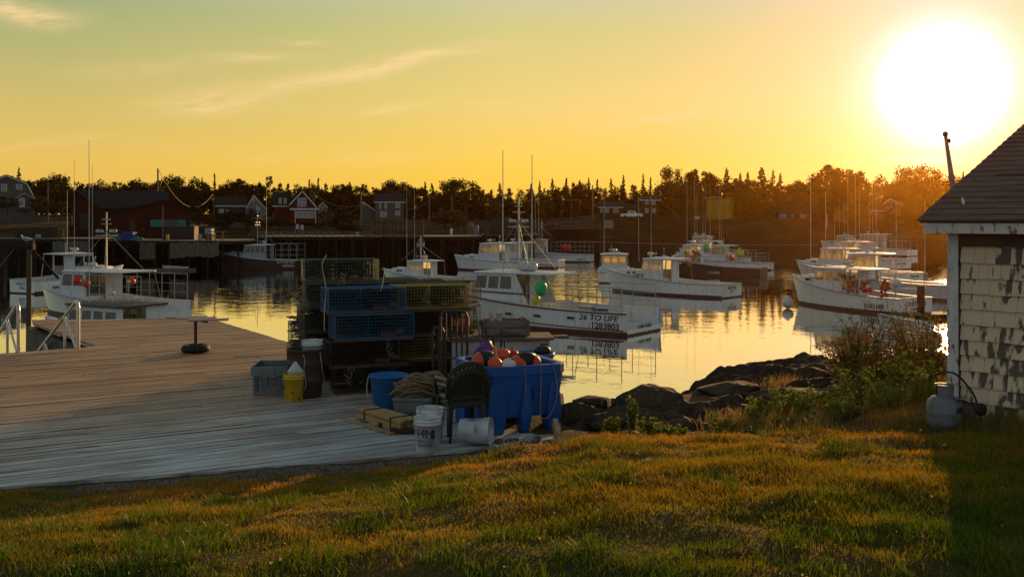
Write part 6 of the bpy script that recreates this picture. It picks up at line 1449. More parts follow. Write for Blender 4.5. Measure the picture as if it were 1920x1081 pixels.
# flag pole, feather
fp = thing('flagpole', 'short leaning flagpole with a ball finial rising behind the shed roof', 'pole', PX(1790, 372, 12.2))
a = Vector(PX(1790, 372, 12.2)); t1 = Vector(PX(1773, 256, 12.2))-a
MB().tube([(.03, 0, -.9), (0, 0, 0), tuple(t1*.55), tuple(t1)], [.04, .036, .028, .020], 12).build('shaft', mat('pole_paint', (.40, .28, .2), rough=.6), fp, smooth=True)
q = MB(); q.sphere(tuple(t1+Vector((-.004, 0, .03))), .034, 12); q.lathe([(.03, 0), (.012, .012)], tuple(t1), 12); q.build('finial', mat('finial_brass', (.30, .18, .06), metal=.5, rough=.4), fp, smooth=True)
MB().box(tuple(t1*.93+Vector((.03, 0, 0))), (.035, .03, .05)).build('pulley', mat('dark_metal', (.05, .05, .05), metal=.8, rough=.4), fp)
o = MB().grid(lambda u, v: (.03*(u-.5)*(1-abs(v-.5)), .03*v, .06*v+.01*sin(u*3)), 3, 6).build('feather', mat('feather', (.6, .6, .6))); 
rs_ = rp_(.12, .32, .04); o.location = SW(rs_[0], rs_[1], rs_[2]); tag(o, 'tiny white feather caught on the shed roof shingles', 'feather')
# propane tank and hoses
pt = (PX(1771, 0, 8.62)[0], 8.62); pz = 4.60
pr = thing('propane_tank', 'grey propane cylinder with a collar standing at the shed corner', 'gas tank', (pt[0], pt[1], pz))
TKM = mat('tank_grey', (.15, .16, .165), (.11, .12, .12), scale=4, rough=.45, c3=(.12, .09, .07), s3=12)
MB().lathe([(.10, 0), (.115, .02), (.12, .03), (.135, .04), (.145, .07), (.148, .10), (.148, .155), (.150, .16), (.148, .165), (.148, .215), (.138, .25), (.11, .28), (.06, .30), (.03, .305)], n=40).build('cylinder', TKM, pr, smooth=True)
q = MB()
for i in range(30):
    a0 = R(200)+i*R(11); a1 = a0+R(11.01)
    q.add([(.072*cos(a0), .072*sin(a0), .29), (.072*cos(a1), .072*sin(a1), .29), (.078*cos(a1), .078*sin(a1), .385), (.078*cos(a0), .078*sin(a0), .385)], [(0, 1, 2, 3)])
q.tube([(.079*cos(R(200)+i*R(11)), .079*sin(R(200)+i*R(11)), .388) for i in range(31)], .005, 6); q.build('collar', TKM, pr, smooth=True)
q = MB(); q.tube([(0, 0, .29), (0, 0, .345)], .018, 8); q.lathe([(.028, .345), (.032, .355), (.028, .37)], n=12); q.tube([(0, 0, .325), (.06, -.03, .325)], .013, 8); q.build('valve', mat('valve_dark', (.05, .035, .025), metal=.6, rough=.5), pr)
MB().box((.075, -.1285, .19), (.075, .006, .045), R(30)).build('label_plate', mat('label_dark', (.04, .05, .05)), pr)
HOS = mat('black_hose', (.015, .014, .012), rough=.6)
dangling('black hose arching from the weeds over the corner board to the shed wall', [PX(1752, 702, 8.9), PX(1765, 697, 8.75), PX(1785, 697, 8.65), PX(1800, 706, 8.6), PX(1815, 724, 8.5), PX(1828, 742, 8.45), PX(1833, 762, 8.42)], HOS, .009, 'hose')
dangling('thin hose running from the tank valve to the shed wall', [PX(1779, 752, 8.55), PX(1795, 753, 8.5), PX(1805, 749, 8.5), PX(1820, 757, 8.45), PX(1830, 764, 8.42)], HOS, .008, 'hose')
o = MB().lathe([(.02, 0), (.05, .01), (.055, .03), (.04, .05), (.01, .055)], n=14, M=Matrix.Rotation(R(90), 3, 'X')).build('regulator', HOS); o.location = PX(1836, 766, 8.40); tag(o, 'dark gas regulator on the shed wall where the hoses meet', 'regulator')

# ---------------------------------------------------------------- rocks
def rockmat(name='ledge_rock', c1=(.075, .045, .022), c2=(.028, .018, .010)):
    m = mat(name, c1, c2, scale=1.6, rough=.92, bump=.9, bscale=6, spec=.25, detail=9, c3=(.10, .07, .04), s3=12); return m
RM = rockmat()
gx = np.concatenate([np.linspace(-.2, 11, 330), np.linspace(11.2, 26, 60)]); gy = np.concatenate([np.linspace(9.6, 20, 300), np.linspace(20.2, 42, 70)])
X, Y = np.meshgrid(gx, gy, indexing='ij'); X = X+np.clip((Y-9)*.02, 0, 1)
Z = bank_z(X, Y)
wx = X+.5*fbm(X*.6, Y*.6, 12, 3); wy = Y+.6*fbm(X*.5, Y*.7, 14, 3)
n1 = fbm(wx*.55+wy*.25, wy*1.1-wx*.45, 21, 4)
rid = 1-np.abs(fbm(wx*.9+wy*.5, wy*1.7-wx*.6, 33, 4)-.47)*4.2; rid = np.clip(rid, 0, 1)**2       # cracks
st = n1*7.0; st = (np.floor(st)+np.clip((st-np.floor(st))*3.2, 0, 1))/7.0                            # broken ledges
mask = np.clip((Y-np.interp(X, RX, RY))/.9, 0, 1)*np.clip((X-.2)/.6, 0, 1)
mask *= 1-.4*np.clip((X-5.2)/2.0, 0, 1)*np.clip((16.0-Y)/3, 0, 1)
Z = Z-.12+mask*((st-.46)*.72-.03-rid*.13+.10*(fbm(X*4, Y*4, 40, 4)-.45)+.05*(fbm(X*11, Y*11, 44, 3)-.4))
tag(sheet('rock_ledge', X, Y, np.maximum(Z, -2.2), RM, smooth=False), kind='structure')
def gz(x, y): return float(bank_z(x, y))
for lab, px, py, Yb, s in (('big rounded brown boulder at the middle of the rocky bank', 1228, 800, 11.8, (.55, .45, .33)), ('dark boulder beside the right foot of the blue tote', 1075, 815, 11.3, (.26, .3, .2)), ('dark rounded rock at the water edge right of the tote', 1105, 790, 12.6, (.34, .3, .12)), ('flat-topped boulder half way up the bank', 1370, 775, 13.0, (.6, .4, .13)),
                        ('squared pale rock block under the shrub', 1530, 728, 14.2, (.24, .3, .14)), ('upper squared rock block beside the dry grass tuft', 1528, 708, 14.9, (.22, .28, .12)), ('dark boulder below the shrub', 1630, 735, 13.2, (.30, .3, .2)), ('long low ledge rock before the green weeds', 1480, 765, 12.2, (.75, .4, .13)), ('low ledge rock left of the weeds', 1600, 748, 12.6, (.7, .35, .12)), ('small dark rock in front of the big boulder', 1135, 820, 11.0, (.3, .25, .14)), ('small rock low on the grass rim', 1180, 828, 10.4, (.25, .2, .09))):
    p = PX(px, py, Yb); p = (p[0], p[1], gz(p[0], Yb)-.06+s[2]*.15); stone(lab, p, s, sum(map(ord, lab)) % 97, RM, name='boulder')
GRV = mat('rubble', (.13, .10, .08), (.06, .05, .04), scale=9, rough=.95)
for i, (px, py, s, lab) in enumerate(((935, 831, (.07, .06, .04), 'reddish stone under the left front foot of the tote'), (958, 828, (.10, .05, .03), 'flat stone under the front of the tote'), (985, 832, (.09, .06, .03), 'second flat stone under the front of the tote'), (1005, 828, (.10, .07, .05), 'grey cobble beneath the middle of the tote'), (1025, 833, (.08, .06, .04), 'stone just left of the leaning board'), (900, 834, (.11, .07, .03), 'flat dark stone by the fallen bucket'), (1012, 838, (.07, .05, .03), 'small stone in front of the tote'))):
    p = D(px, py); stone(lab, (p[0], p[1], p[2]+s[2]*.4), s, 50+i, GRV)
# gravel strip along the deck edge: one loose bed
gs_ = np.random.default_rng(3); n = 4200; xs = gs_.uniform(-3.6, .8, n); ys = deckY(xs)-.06-np.abs(gs_.normal(0, .16, n)); ys = ys-.05
V = []; P = np.stack([xs, ys, bank_z(xs, ys)+.004], 1)
sz = gs_.uniform(.006, .02, n); a = gs_.normal(size=(n, 3)); a /= np.linalg.norm(a, axis=1)[:, None]; b = np.cross(a, gs_.normal(size=(n, 3))); b /= np.linalg.norm(b, axis=1)[:, None]; c = np.cross(a, b)
a *= sz[:, None]; b *= (sz*.8)[:, None]; c *= (sz*.6)[:, None]
quads = []
for s in (1, -1):
    quads += [np.stack([P+s*a, P+b, P+s*c, P+s*a], 1)[:, :3], np.stack([P+s*a, P-b, P+s*c, P+s*a], 1)[:, :3], np.stack([P-s*a, P+b, P+s*c, P], 1)[:, :3], np.stack([P-s*a, P-b, P+s*c, P], 1)[:, :3]]
tag(quadmesh('gravel', np.concatenate(quads).reshape(-1, 3), 0, mat('gravel_grey', (.20, .17, .14), (.08, .07, .06), scale=30, rough=.95), k=3), 'strip of grey gravel along the near edge of the deck', 'gravel', kind='stuff')

# ---------------------------------------------------------------- grass
def grassmat(name, stops, trans=.45):
    m = bpy.data.materials.new(name); m.use_nodes = True; t = NT(m.node_tree)
    pos = t.n('ShaderNodeNewGeometry').outputs['Position']; isl = t.n('ShaderNodeNewGeometry').outputs['Random Per Island']
    n = t.n('ShaderNodeTexNoise', i_Vector=pos, i_Scale=.8, i_Detail=4.0)
    n2 = t.n('ShaderNodeTexNoise', i_Vector=pos, i_Scale=4.0, i_Detail=3.0)
    sp = t.n('ShaderNodeSeparateXYZ', i_0=pos)
    # more golden towards the rim of the bank, greener close to the viewer
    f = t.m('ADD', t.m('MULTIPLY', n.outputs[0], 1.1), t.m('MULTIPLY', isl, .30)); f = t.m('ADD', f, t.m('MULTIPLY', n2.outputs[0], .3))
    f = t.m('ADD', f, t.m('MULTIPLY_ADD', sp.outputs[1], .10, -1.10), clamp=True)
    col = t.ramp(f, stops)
    p = t.n('ShaderNodeBsdfPrincipled', i_Base_Color=col, i_Roughness=.6); p.inputs['Specular IOR Level'].default_value = .25
    tr = t.n('ShaderNodeBsdfTranslucent', i_Color=col)
    mx = t.n('ShaderNodeMixShader', i_0=trans, i_1=p.outputs[0], i_2=tr.outputs[0])
    t.l(mx.outputs[0], t.n('ShaderNodeOutputMaterial').inputs[0]); return m
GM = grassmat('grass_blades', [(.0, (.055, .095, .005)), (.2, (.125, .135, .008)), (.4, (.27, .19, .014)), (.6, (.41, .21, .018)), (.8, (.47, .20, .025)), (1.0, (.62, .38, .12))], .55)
def blades(P, h, w, rs, lean=.5):
    n = len(P); a = rs.uniform(0, 2*pi, n); L = rs.uniform(.05, lean, n)*h
    dx, dy = np.cos(a), np.sin(a); sa = rs.uniform(0, 2*pi, n); sx, sy = np.cos(sa)*w*.5, np.sin(sa)*w*.5
    z = np.zeros(n)
    p0 = P+np.stack([-sx, -sy, z], 1); p1 = P+np.stack([sx, sy, z], 1)
    mid = P+np.stack([dx*L*.35, dy*L*.35, h*.6], 1); m0 = mid+np.stack([-sx*.8, -sy*.8, z], 1); m1 = mid+np.stack([sx*.8, sy*.8, z], 1)
    tip = P+np.stack([dx*L, dy*L, h], 1); t0 = tip+np.stack([-sx*.12, -sy*.12, z], 1); t1 = tip+np.stack([sx*.12, sy*.12, z], 1)
    # two connected quads per blade, stored as vertex groups of 6
    return p0, p1, m1, m0, t1, t0
def bladesmesh(name, P, h, w, rs, m, lean=.5):
    p0, p1, m1, m0, t1, t0 = blades(P, h, w, rs, lean); n = len(P)
    V = np.stack([p0, p1, m1, m0, t1, t0], 1).reshape(-1, 3); b = np.arange(n)[:, None]*6
    Fq = np.concatenate([b+np.array([0, 1, 2, 3]), b+np.array([3, 2, 4, 5])], 1).reshape(-1)
    me = bpy.data.meshes.new(name); me.vertices.add(len(V)); me.vertices.foreach_set('co', V.astype(np.float32).ravel()); me.loops.add(len(Fq)); me.loops.foreach_set('vertex_index', Fq.astype(np.int32)); me.polygons.add(len(Fq)//4); me.polygons.foreach_set('loop_start', np.arange(0, len(Fq), 4, dtype=np.int32)); me.materials.append(m); me.update(calc_edges=True)
    o = bpy.data.objects.new(name, me); C.objects.link(o); return o
rs = np.random.default_rng(21)
n = 330000; u = rs.random(n); ys = 3.9+(10.9-3.9)*u**.8; xs = (rs.random(n)-.5)*2*(ys*.56+.3)
ok = np.where(xs < .75, ys < deckY(xs)-.16-.18*noise2(xs*3, ys*0, 2), ys < 9.6+.55*noise2(xs*1.3, ys*0, 8)); xs, ys = xs[ok], ys[ok]
tuft = fbm(xs*2.2, ys*2.2, 60, 4)*.6+fbm(xs*.8, ys*1.1, 63, 2)*.45-.03; dens = rs.random(len(xs)) < np.clip((tuft-.20)*3.2, .5, 1); xs, ys, tuft = xs[dens], ys[dens], tuft[dens]
h = (.018+.060*np.clip(tuft-.3, 0, 1)**1.0*1.6)*rs.uniform(.5, 1.35, len(xs)); h *= np.where((xs > 0)&(ys < 7.5), 1.3, 1.0)
P = np.stack([xs, ys, bank_z(xs, ys)-.004], 1)
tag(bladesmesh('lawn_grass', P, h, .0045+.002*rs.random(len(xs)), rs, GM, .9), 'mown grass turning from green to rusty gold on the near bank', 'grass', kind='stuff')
# coarse darker tufts and pale seed stalks scattered over the lawn
n = 60000; u = rs.random(n); ys = 3.9+(9.6-3.9)*u**.9; xs = (rs.random(n)-.5)*2*(ys*.56+.3); k_ = fbm(xs*3.1+9, ys*3.1, 90, 3)
ok = (k_ > .50) & np.where(xs < .75, ys < deckY(xs)-.45, ys < 9.2); xs, ys = xs[ok], ys[ok]; P = np.stack([xs, ys, bank_z(xs, ys)-.004], 1)
GM3 = grassmat('tuft_grass', [(.0, (.05, .11, .004)), (.4, (.13, .17, .006)), (.8, (.20, .13, .01)), (1.0, (.30, .18, .03))], .4)
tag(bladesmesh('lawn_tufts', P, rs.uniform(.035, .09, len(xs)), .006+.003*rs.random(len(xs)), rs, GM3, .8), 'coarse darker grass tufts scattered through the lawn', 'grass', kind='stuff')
n = 380; ys = rs.uniform(4.2, 9.0, n); xs = (rs.random(n)-.5)*2*(ys*.55); ok = np.where(xs < .75, ys < deckY(xs)-.5, True); xs, ys = xs[ok], ys[ok]; P = np.stack([xs, ys, bank_z(xs, ys)+.03], 1)
a_ = rs.normal(size=(len(P), 3)); tag(quadmesh('seed_heads', rand_quads(P+np.stack([0*xs, 0*xs, rs.uniform(.03, .08, len(xs))], 1), .017, rs), 0, mat('seed_pale', (.38, .27, .12), trans=.5)), 'pale clover and seed heads dotted through the lawn', 'grass', kind='stuff')
# taller mixed grass at the rim and by the shed
n = 30000; xs = rs.uniform(1.0, 9, n); ys = rs.uniform(8.6, 13.5, n); k_ = fbm(xs*1.4, ys*1.4, 77, 3)
ok = (k_ > .36+.06*np.clip(4.0-xs, 0, 3)) & (ys > 9.3-.25*(xs-3)) & (ys < 10.3+np.clip(xs-2.2, 0, 9)*.75); xs, ys, k_ = xs[ok], ys[ok], k_[ok]
P = np.stack([xs, ys, bank_z(xs, ys)-.01], 1)
GM2 = grassmat('rank_grass', [(.0, (.03, .055, .01)), (.3, (.12, .14, .02)), (.55, (.26, .19, .04)), (1.0, (.36, .2, .07))], .5)
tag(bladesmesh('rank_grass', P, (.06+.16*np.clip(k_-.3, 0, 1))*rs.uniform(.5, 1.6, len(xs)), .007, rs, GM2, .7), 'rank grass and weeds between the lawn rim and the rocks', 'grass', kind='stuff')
# dark grass along the foot of the shed wall
n = 9000; s_ = rs.uniform(-.5, 3.5, n); o_ = rs.uniform(-.5, -.02, n); a_ = math.atan2(-.73, .683)
xs = K[0]+s_*cos(a_)-o_*sin(a_); ys = K[1]+s_*sin(a_)+o_*cos(a_); P = np.stack([xs, ys, bank_z(xs, ys)-.01], 1)
tag(bladesmesh('shed_foot_grass', P, rs.uniform(.08, .26, n)*np.clip(1.2+o_*1.6, .3, 1), .006, rs, GM2, .6), 'uncut grass along the foot of the shed wall', 'grass', kind='stuff')

# weeds: each plant its own thing
WG = leafmat('weed_leaves', (.11, .17, .025), (.22, .20, .035), .5, 6); WD = leafmat('shrub_leaves', (.09, .09, .015), (.24, .13, .025), .5, 3); STM = mat('stem_brown', (.09, .055, .03), rough=.9)
def weed(lab, px, py, Y, h, w, m, seed, leaf=.045, n=420, name='weed', group=None, stems=9, z=None, stemr=.004):
    q = np.random.default_rng(seed); x = (px-960)/F*Y; z0 = gz(x, Y)-.03 if z is None else z
    r = thing(name, lab, 'plant', (x, Y, z0), 0, group); mb = MB(); P = []
    for i in range(stems):
        a = q.uniform(0, 6.28); sp = w*.5*q.uniform(.2, 1); hh = h*q.uniform(.6, 1.05); pts = [(sp*.25*cos(a), sp*.25*sin(a), 0), (sp*.6*cos(a), sp*.6*sin(a), hh*.5), (sp*cos(a), sp*sin(a), hh)]
        mb.tube(pts, [stemr, stemr*.8, stemr*.3], 4, caps=False)
        for k in range(max(3, n//stems)):
            t = q.uniform(.2, 1.03); b = Vector(pts[0]).lerp(Vector(pts[1]), min(1, t*2)) if t < .5 else Vector(pts[1]).lerp(Vector(pts[2]), t*2-1)
            o = q.normal(size=3)*w*.085*(1.15-t*.5); P.append((b.x+o[0], b.y+o[1], max(.01, b.z+o[2]*.6)))
    mb.build('stems', STM, r); quadmesh('leaves', rand_quads(np.array(P), leaf, q, .3), 0, m, r); return r
GW = 'weeds at the rim of the bank'
W_ = [(1150, 829, 10.2, .22, .25), (1185, 826, 10.4, .36, .16), (1215, 830, 10.1, .2, .28), (1265, 833, 10.0, .16, .3), (1355, 826, 10.1, .2, .45), (1420, 812, 10.4, .30, .4), (1468, 800, 10.8, .34, .5), (1510, 800, 10.6, .26, .45), (1555, 790, 10.6, .30, .5), (1600, 770, 11.2, .42, .55), (1640, 790, 10.4, .34, .6), (1690, 760, 11.0, .5, .6), (1716, 790, 9.9, .45, .55), (1735, 745, 10.6, .6, .5), (1752, 790, 9.6, .4, .35), (1665, 815, 9.9, .25, .5), (1590, 818, 10.0, .2, .5), (1400, 836, 9.8, .12, .4), (1500, 828, 9.9, .14, .5)]
WL = ['low green weed right of the leaning board', 'tall pointed weed spike among low weeds', 'low leafy weed beside the tall spike', 'flat weed patch before the big boulder', 'round olive weed clump at the lawn rim', 'leafy weed before the ledge rock', 'tall leafy weed at the left of the green bank', 'mid green weed right of the tall leafy one', 'weed left of the pale stone slab', 'bright weed below the shrub', 'broad weed clump by the pale slab', 'tall sunlit weed left of the gas tank', 'dense weed clump left of the gas tank', 'tallest reddish weed beside the corner board', 'weed touching the gas tank', 'low weed patch in front of the slab', 'low weed patch left of the slab', 'short weed tuft on the lawn rim', 'second short weed tuft on the lawn rim']
for i, ((px, py, Y_, h_, w_), lb_) in enumerate(zip(W_, WL)): weed(lb_, px, py, Y_, h_, w_, WG if i != 13 else WD, 100+i, .04, 500, group=GW)
for lb_, px, Y_, h_, w_, n_ in (('backlit shrub at the left of the thicket by the rocks', 1590, 14.2, .55, 1.0, 1500), ('tall twiggy backlit shrub in front of the nearest right-hand boat', 1622, 13.6, .78, 1.0, 1300), ('dense golden shrub in the middle of the thicket', 1674, 13.2, .68, 1.1, 1900), ('dark shrub of the thicket nearest the shed corner', 1742, 12.4, 1.02, 1.0, 2600), ('low dark shrub in front of the thicket', 1660, 12.6, .45, 1.3, 1700), ('low shrub spilling over the boulder', 1705, 12.0, .42, 1.0, 1400)):
    x = (px-960)/F*Y_; weed(lb_, px, 0, Y_, h_, w_, WD, int(px), .042, n_, 'shrub', 'shrubs in the thicket on the bank', 26, stemr=.008)
# bare twigs reaching above the thicket
for lb_, px, Y_, h_ in (('bare twiggy branch standing up at the left of the thicket', 1612, 13.5, 1.15), ('bare twiggy branch left of the thicket centre', 1590, 14.0, .9), ('bare twiggy branch at the centre of the thicket', 1650, 13.3, 1.0)):
    q = np.random.default_rng(px); x = (px-960)/F*Y_; mb = MB(); z0 = gz(x, Y_)
    def br_(p, d, L, r, dep):
        e = p+d*L; mb.tube([tuple(p), tuple(p+d*L*.5+Vector(q.normal(size=3)*.02)), tuple(e)], [r, r*.75, r*.5], 4, caps=False)
        if dep:
            for _ in range(3): br_(p+d*L*q.uniform(.45, 1), (d+Vector(q.normal(size=3)*.42)).normalized(), L*q.uniform(.5, .75), r*.55, dep-1)
    for _ in range(3): br_(Vector((x, Y_, z0)), Vector((q.normal()*.25, q.normal()*.1, 1)).normalized(), h_*.5, .009, 4)
    tag(mb.build('bare_branch', STM), lb_, 'branch')
# dry grass tuft on the rocks, slab, small stones in the lawn
def tuft(lab, px, Y_, n, h, w, m, seed, z=None):
    q = np.random.default_rng(seed); x = (px-960)/F*Y_; P = np.stack([x+q.normal(0, w, n), Y_+q.normal(0, w, n), np.full(n, (gz(x, Y_) if z is None else z))], 1); o = bladesmesh('grass_tuft', P, h*q.uniform(.5, 1.1, n), .006, q, m, .8); tag(o, lab, 'grass tuft')
tuft('golden dry grass tuft growing on the rocks beside the squared blocks', 1478, 13.8, 500, .24, .16, GM2, 5, 4.02)
tuft('dry grass tuft at the lawn rim left of the leafy weeds', 1380, 10.3, 400, .2, .15, GM2, 6)
o = MB().box((0, 0, 0), (.30, .16, .03), .1).build('stone_slab', mat('pale_slab', (.30, .24, .16), (.2, .16, .1), scale=8, rough=.9, bump=.2), bevel=.008); o.location = PX(1665, 799, 9.75); tag(o, 'pale flat slab lying among the weeds left of the gas tank', 'slab')
for i, (px, py) in enumerate(((1772, 839), (1212, 868), (1345, 911), (1730, 902))):
    Yg = 6.0
    for _ in range(30): Yg = (CZ-gz((px-960)/F*Yg, Yg))*F/(py-HZ)
    p = PX(px, py, Yg); tag(stone(('small white stone near the shed shadow', 'small pale stone in the lawn below the big boulder', 'pale pebble in the middle of the lawn', 'pale pebble in the right of the lawn')[i], (p[0], p[1], p[2]+.02), (.025, .02, .015), 70+i, mat('pale_stone', (.5, .45, .38))))
# ---------------------------------------------------------------- far shore things: poles, traps, barrels
def pole(lab, px, ytop, ybase, Y, r=.14, cross=False, name='utility_pole', m=None):
    b = PX(px, ybase, Y); h = (ybase-ytop)/F*Y; q = thing(name, lab, 'pole', b)
    MB().tube([(0, 0, -2), (0, 0, h)], [r*1.15, r*.8], 7).build('shaft', m or mat('pole_grey_wood', (.17, .13, .09), (.1, .08, .06), scale=2, rough=.9), q)
    if cross:
        MB().box((0, 0, h*.86), (4.6, .14, .16)).build('crossarm', WOODG, q)
        for s in (-1, 1): MB().lathe([(.12, -.1), (.22, -.7), (.15, -1.2), (.05, -1.3)], (s*2.1, 0, h*.86), 8).build('hanging_basket', REDP, q)
    return b, h
CH_ = mat('cable_pale', (.35, .30, .2), rough=.7)
pa = pole('tall pole on the skyline above the red barn roof', 296, 316, 372, 175, .17)
pole('grey pole among the shrubs between gambrel house and barn', 90, 342, 400, 190, .13); pb_ = pole('pale pole left of the grey two storey house', 677, 360, 440, 200, .16); pc_ = pole('short white-topped pole beside the tiny white shed', 589, 360, 395, 205, .08)
pole('pole right of the grey house, left of a pair', 805, 365, 400, 215, .12); pole('pole right of the grey house, right of a pair', 847, 365, 400, 215, .10); pole('thin pole rising between the two tall antennas', 974, 361, 410, 230, .10); pole('tall pale pole left of the brown cottage', 1111, 347, 412, 235, .18)
pole('pole with a crossarm and two hanging baskets', 1071, 370, 406, 232, .06, True); pole('short pole with a small roof lamp at the end of the sagging cable', 401, 366, 384, 205, .1); pole('flag-like thin pole above the yellow house', 1325, 350, 376, 238, .06)
pd = pole('lamp pole standing on the far wharf in front of the barn wing', 305, 386, 452, 140, .08); pole('lamp post with an arm on the trap heap wharf', 1010, 415, 470, 160, .12); pole('dark post rising from the trap heap wharf', 995, 403, 470, 160, .09)
def cable(lab, a, b, sag, r=.035, n=18):
    a = Vector(a); b = Vector(b); pts = [a.lerp(b, i/n)-Vector((0, 0, sag*4*(i/n)*(1-i/n))) for i in range(n+1)]
    tag(MB().tube(pts, r, 5).build('overhead_cable', CH_), lab, 'cable')
cable('pale cable sagging from the skyline pole across the dark trees', PX(297, 318, 175), PX(399, 364, 204), 4.4, .05)
cable('thin cable from the white-topped pole to the pale pole', PX(590, 364, 205), PX(675, 384, 200), 1.2, .03)
cable('thin lower cable between the small pole and the pale pole', PX(630, 396, 202), PX(675, 385, 200), 1.0, .03)
cable('thin cable from the grey house to the pole on its right', PX(760, 392, 222), PX(803, 377, 215), .6, .025)
# crossing mooring line across the harbour
cable('thin mooring line stretched across the harbour by the dark bank', PX(1105, 453, 150), PX(1567, 458, 160), .2, .03)
# trap wall and heaps on the far wharf: boxes of wire small in the photo, one box each
FT = [mat('far_trap_a', (.07, .045, .025), (.02, .015, .01), scale=9, rough=.9), mat('far_trap_b', (.05, .055, .03), (.02, .018, .01), scale=9, rough=.9), mat('far_trap_c', (.09, .06, .03), (.02, .015, .01), scale=9, rough=.9)]
ft = []
for m_ in FT:
    q = MB()
    L_, W_2, H_ = 1.15, .62, .46
    for x in np.linspace(0, L_, 7):
        for y in (0, W_2): q.bar((x, y, 0), (x, y, H_), .03)
        q.bar((x, 0, H_), (x, W_2, H_), .03)
    for z in np.linspace(0, H_, 4):
        for y in (0, W_2): q.bar((0, y, z), (L_, y, z), .03)
        for x in (0, L_): q.bar((x, 0, z), (x, W_2, z), .03)
    q.box((L_/2, W_2/2, .06), (L_*.9, W_2*.9, .08)); q.box((L_*.45, W_2/2, .2), (.04, W_2*.9, .34))
    o = q.build('wharf_trap', m_); ft.append(o)
uf = set()
def fartrap(p, rz, lab, grp):
    i = rng.randrange(3); s = ft[i]
    if i in uf: o = s.copy(); C.objects.link(o)
    else: o = s; uf.add(i)
    o.location = p; o.rotation_euler = (0, 0, rz); tag(o, lab, 'lobster trap', grp)
def zof(py, Y): return CZ-(py-HZ)/F*Y
for r_ in range(5):
    for c_ in range(7): fartrap((PX(682, 0, 143)[0]+c_*1.24, 143+rng.uniform(-.1, .1), zof(443, 142)+.02+r_*.46), rng.uniform(-.03, .03), 'dark trap in the long squared wall of traps below the grey house', 'traps of the squared wall on the far wharf')
for r_ in range(6):
    n_ = 6-abs(r_-1) if r_ > 1 else 6
    for c_ in range(n_): fartrap((PX(906+r_*3.5, 0, 154)[0]+c_*1.0, 154+rng.uniform(-.4, .4), zof(440, 152)+.02+r_*.46), rng.uniform(-.3, .3), 'dark trap in the rounded heap behind the tall antennas', 'traps of the rounded heap on the wharf')
for r_ in range(2):
    for c_ in range(8): fartrap((PX(1130, 0, 229)[0]+c_*1.5, 229+rng.uniform(-.2, .2), float(hill_z(PX(1130, 0, 229)[0]+c_*1.5, 229))+r_*.46), rng.uniform(-.2, .2), 'trap in the low row on the far bank below the brown cottage', 'traps in the low row on the far bank')
for r_ in range(3):
    for c_ in range(5): fartrap((PX(20, 0, 131)[0]+c_*1.3, 132+rng.uniform(-.2, .2), zof(447, 128)+.02+r_*.46), rng.uniform(-.1, .1), 'dark trap stacked left of the red barn behind the gull', 'traps stacked left of the barn')
def drum(lab, px, ybase, Y, w, h, m_, name='drum', cat='barrel'):
    b = PX(px, ybase, Y); k = Y/F; q = MB(); r = w*k/2; H = h*k
    q.lathe([(r*.94, 0), (r, H*.06), (r, H*.3), (r*1.04, H*.33), (r, H*.36), (r, H*.62), (r*1.04, H*.65), (r, H*.68), (r, H*.95), (r*.94, H), (r*.85, H), (r*.83, H*.96), (.001, H*.96)], n=14); o = q.build(name, m_, smooth=False); o.location = b; tag(o, lab, cat)
drum('orange-yellow lit drum on the far wharf below the teal tarpaulins', 314, 451, 133, 6, 12, mat('drum_amber', (.55, .26, .03)))
drum('pale blue drum on the far wharf left of the mast', 375, 451, 134, 8, 12, mat('drum_pale', (.25, .30, .32))); drum('white bucket-like drum by the pole left of the trap wall', 670, 443, 140, 5, 8, WHITEB); drum('striped pale drum right of the bush by the heaped traps', 846, 440, 143, 4, 12, WHITEB)
drum('brown drum on the wharf left of the trap heap', 881, 440, 144, 9, 22, mat('drum_brown', (.16, .09, .05))); drum('blue-grey drum with hoops beside the brown drum', 892, 440, 144, 11, 18, mat('drum_slate', (.14, .16, .17)))
drum('pale drum on the far wharf left of the pale blue one', 72, 448, 131, 10, 9, mat('drum_pale'))
def fbox(lab, px0, px1, y0, y1, Y, m_, name='bin', cat='bin', d=1.4):
    k = Y/F; a = PX(px0, y1, Y); q = MB(); w = (px1-px0)*k; h = (y1-y0)*k; q.box((w/2, d/2, h*.45), (w, d, h*.9)); q.box((w/2, d/2, h*.95), (w+.08, d+.08, h*.1)); q.box((w*.2, 0, h*.1), (w*.15, .06, h*.2)).box((w*.8, 0, h*.1), (w*.15, .06, h*.2)); o = q.build(name, m_, bevel=.03); o.location = a; tag(o, lab, cat)
fbox('dark blue bin on the far wharf before the barn door', 228, 249, 435, 451, 133, mat('bin_blue', (.01, .04, .22))); fbox('slate bin left of the dark blue bin on the far wharf', 210, 227, 439, 451, 133, mat('bin_slate', (.06, .11, .12)))
fbox('pale blue bin at the shelter right of the barn wing', 384, 396, 428, 441, 138, mat('drum_pale')); fbox('wooden box with slatted front right of the pale blue drum', 384, 397, 438, 451, 135, WOODG); fbox('dark open shelter box below the grey tarpaulin panels', 306, 364, 424, 450, 141, mat('shelter_dark', (.03, .022, .015)), 'shelter', 'shelter', 2.)
fbox('small grey shack on the open pier', 1136, 1150, 413, 428, 197.5, mat('shack_grey', (.28, .25, .22)), 'shack', 'shack', 3.)
NETM = mat('net_teal', (.03, .16, .13), (.02, .08, .07), scale=10, rough=.95)
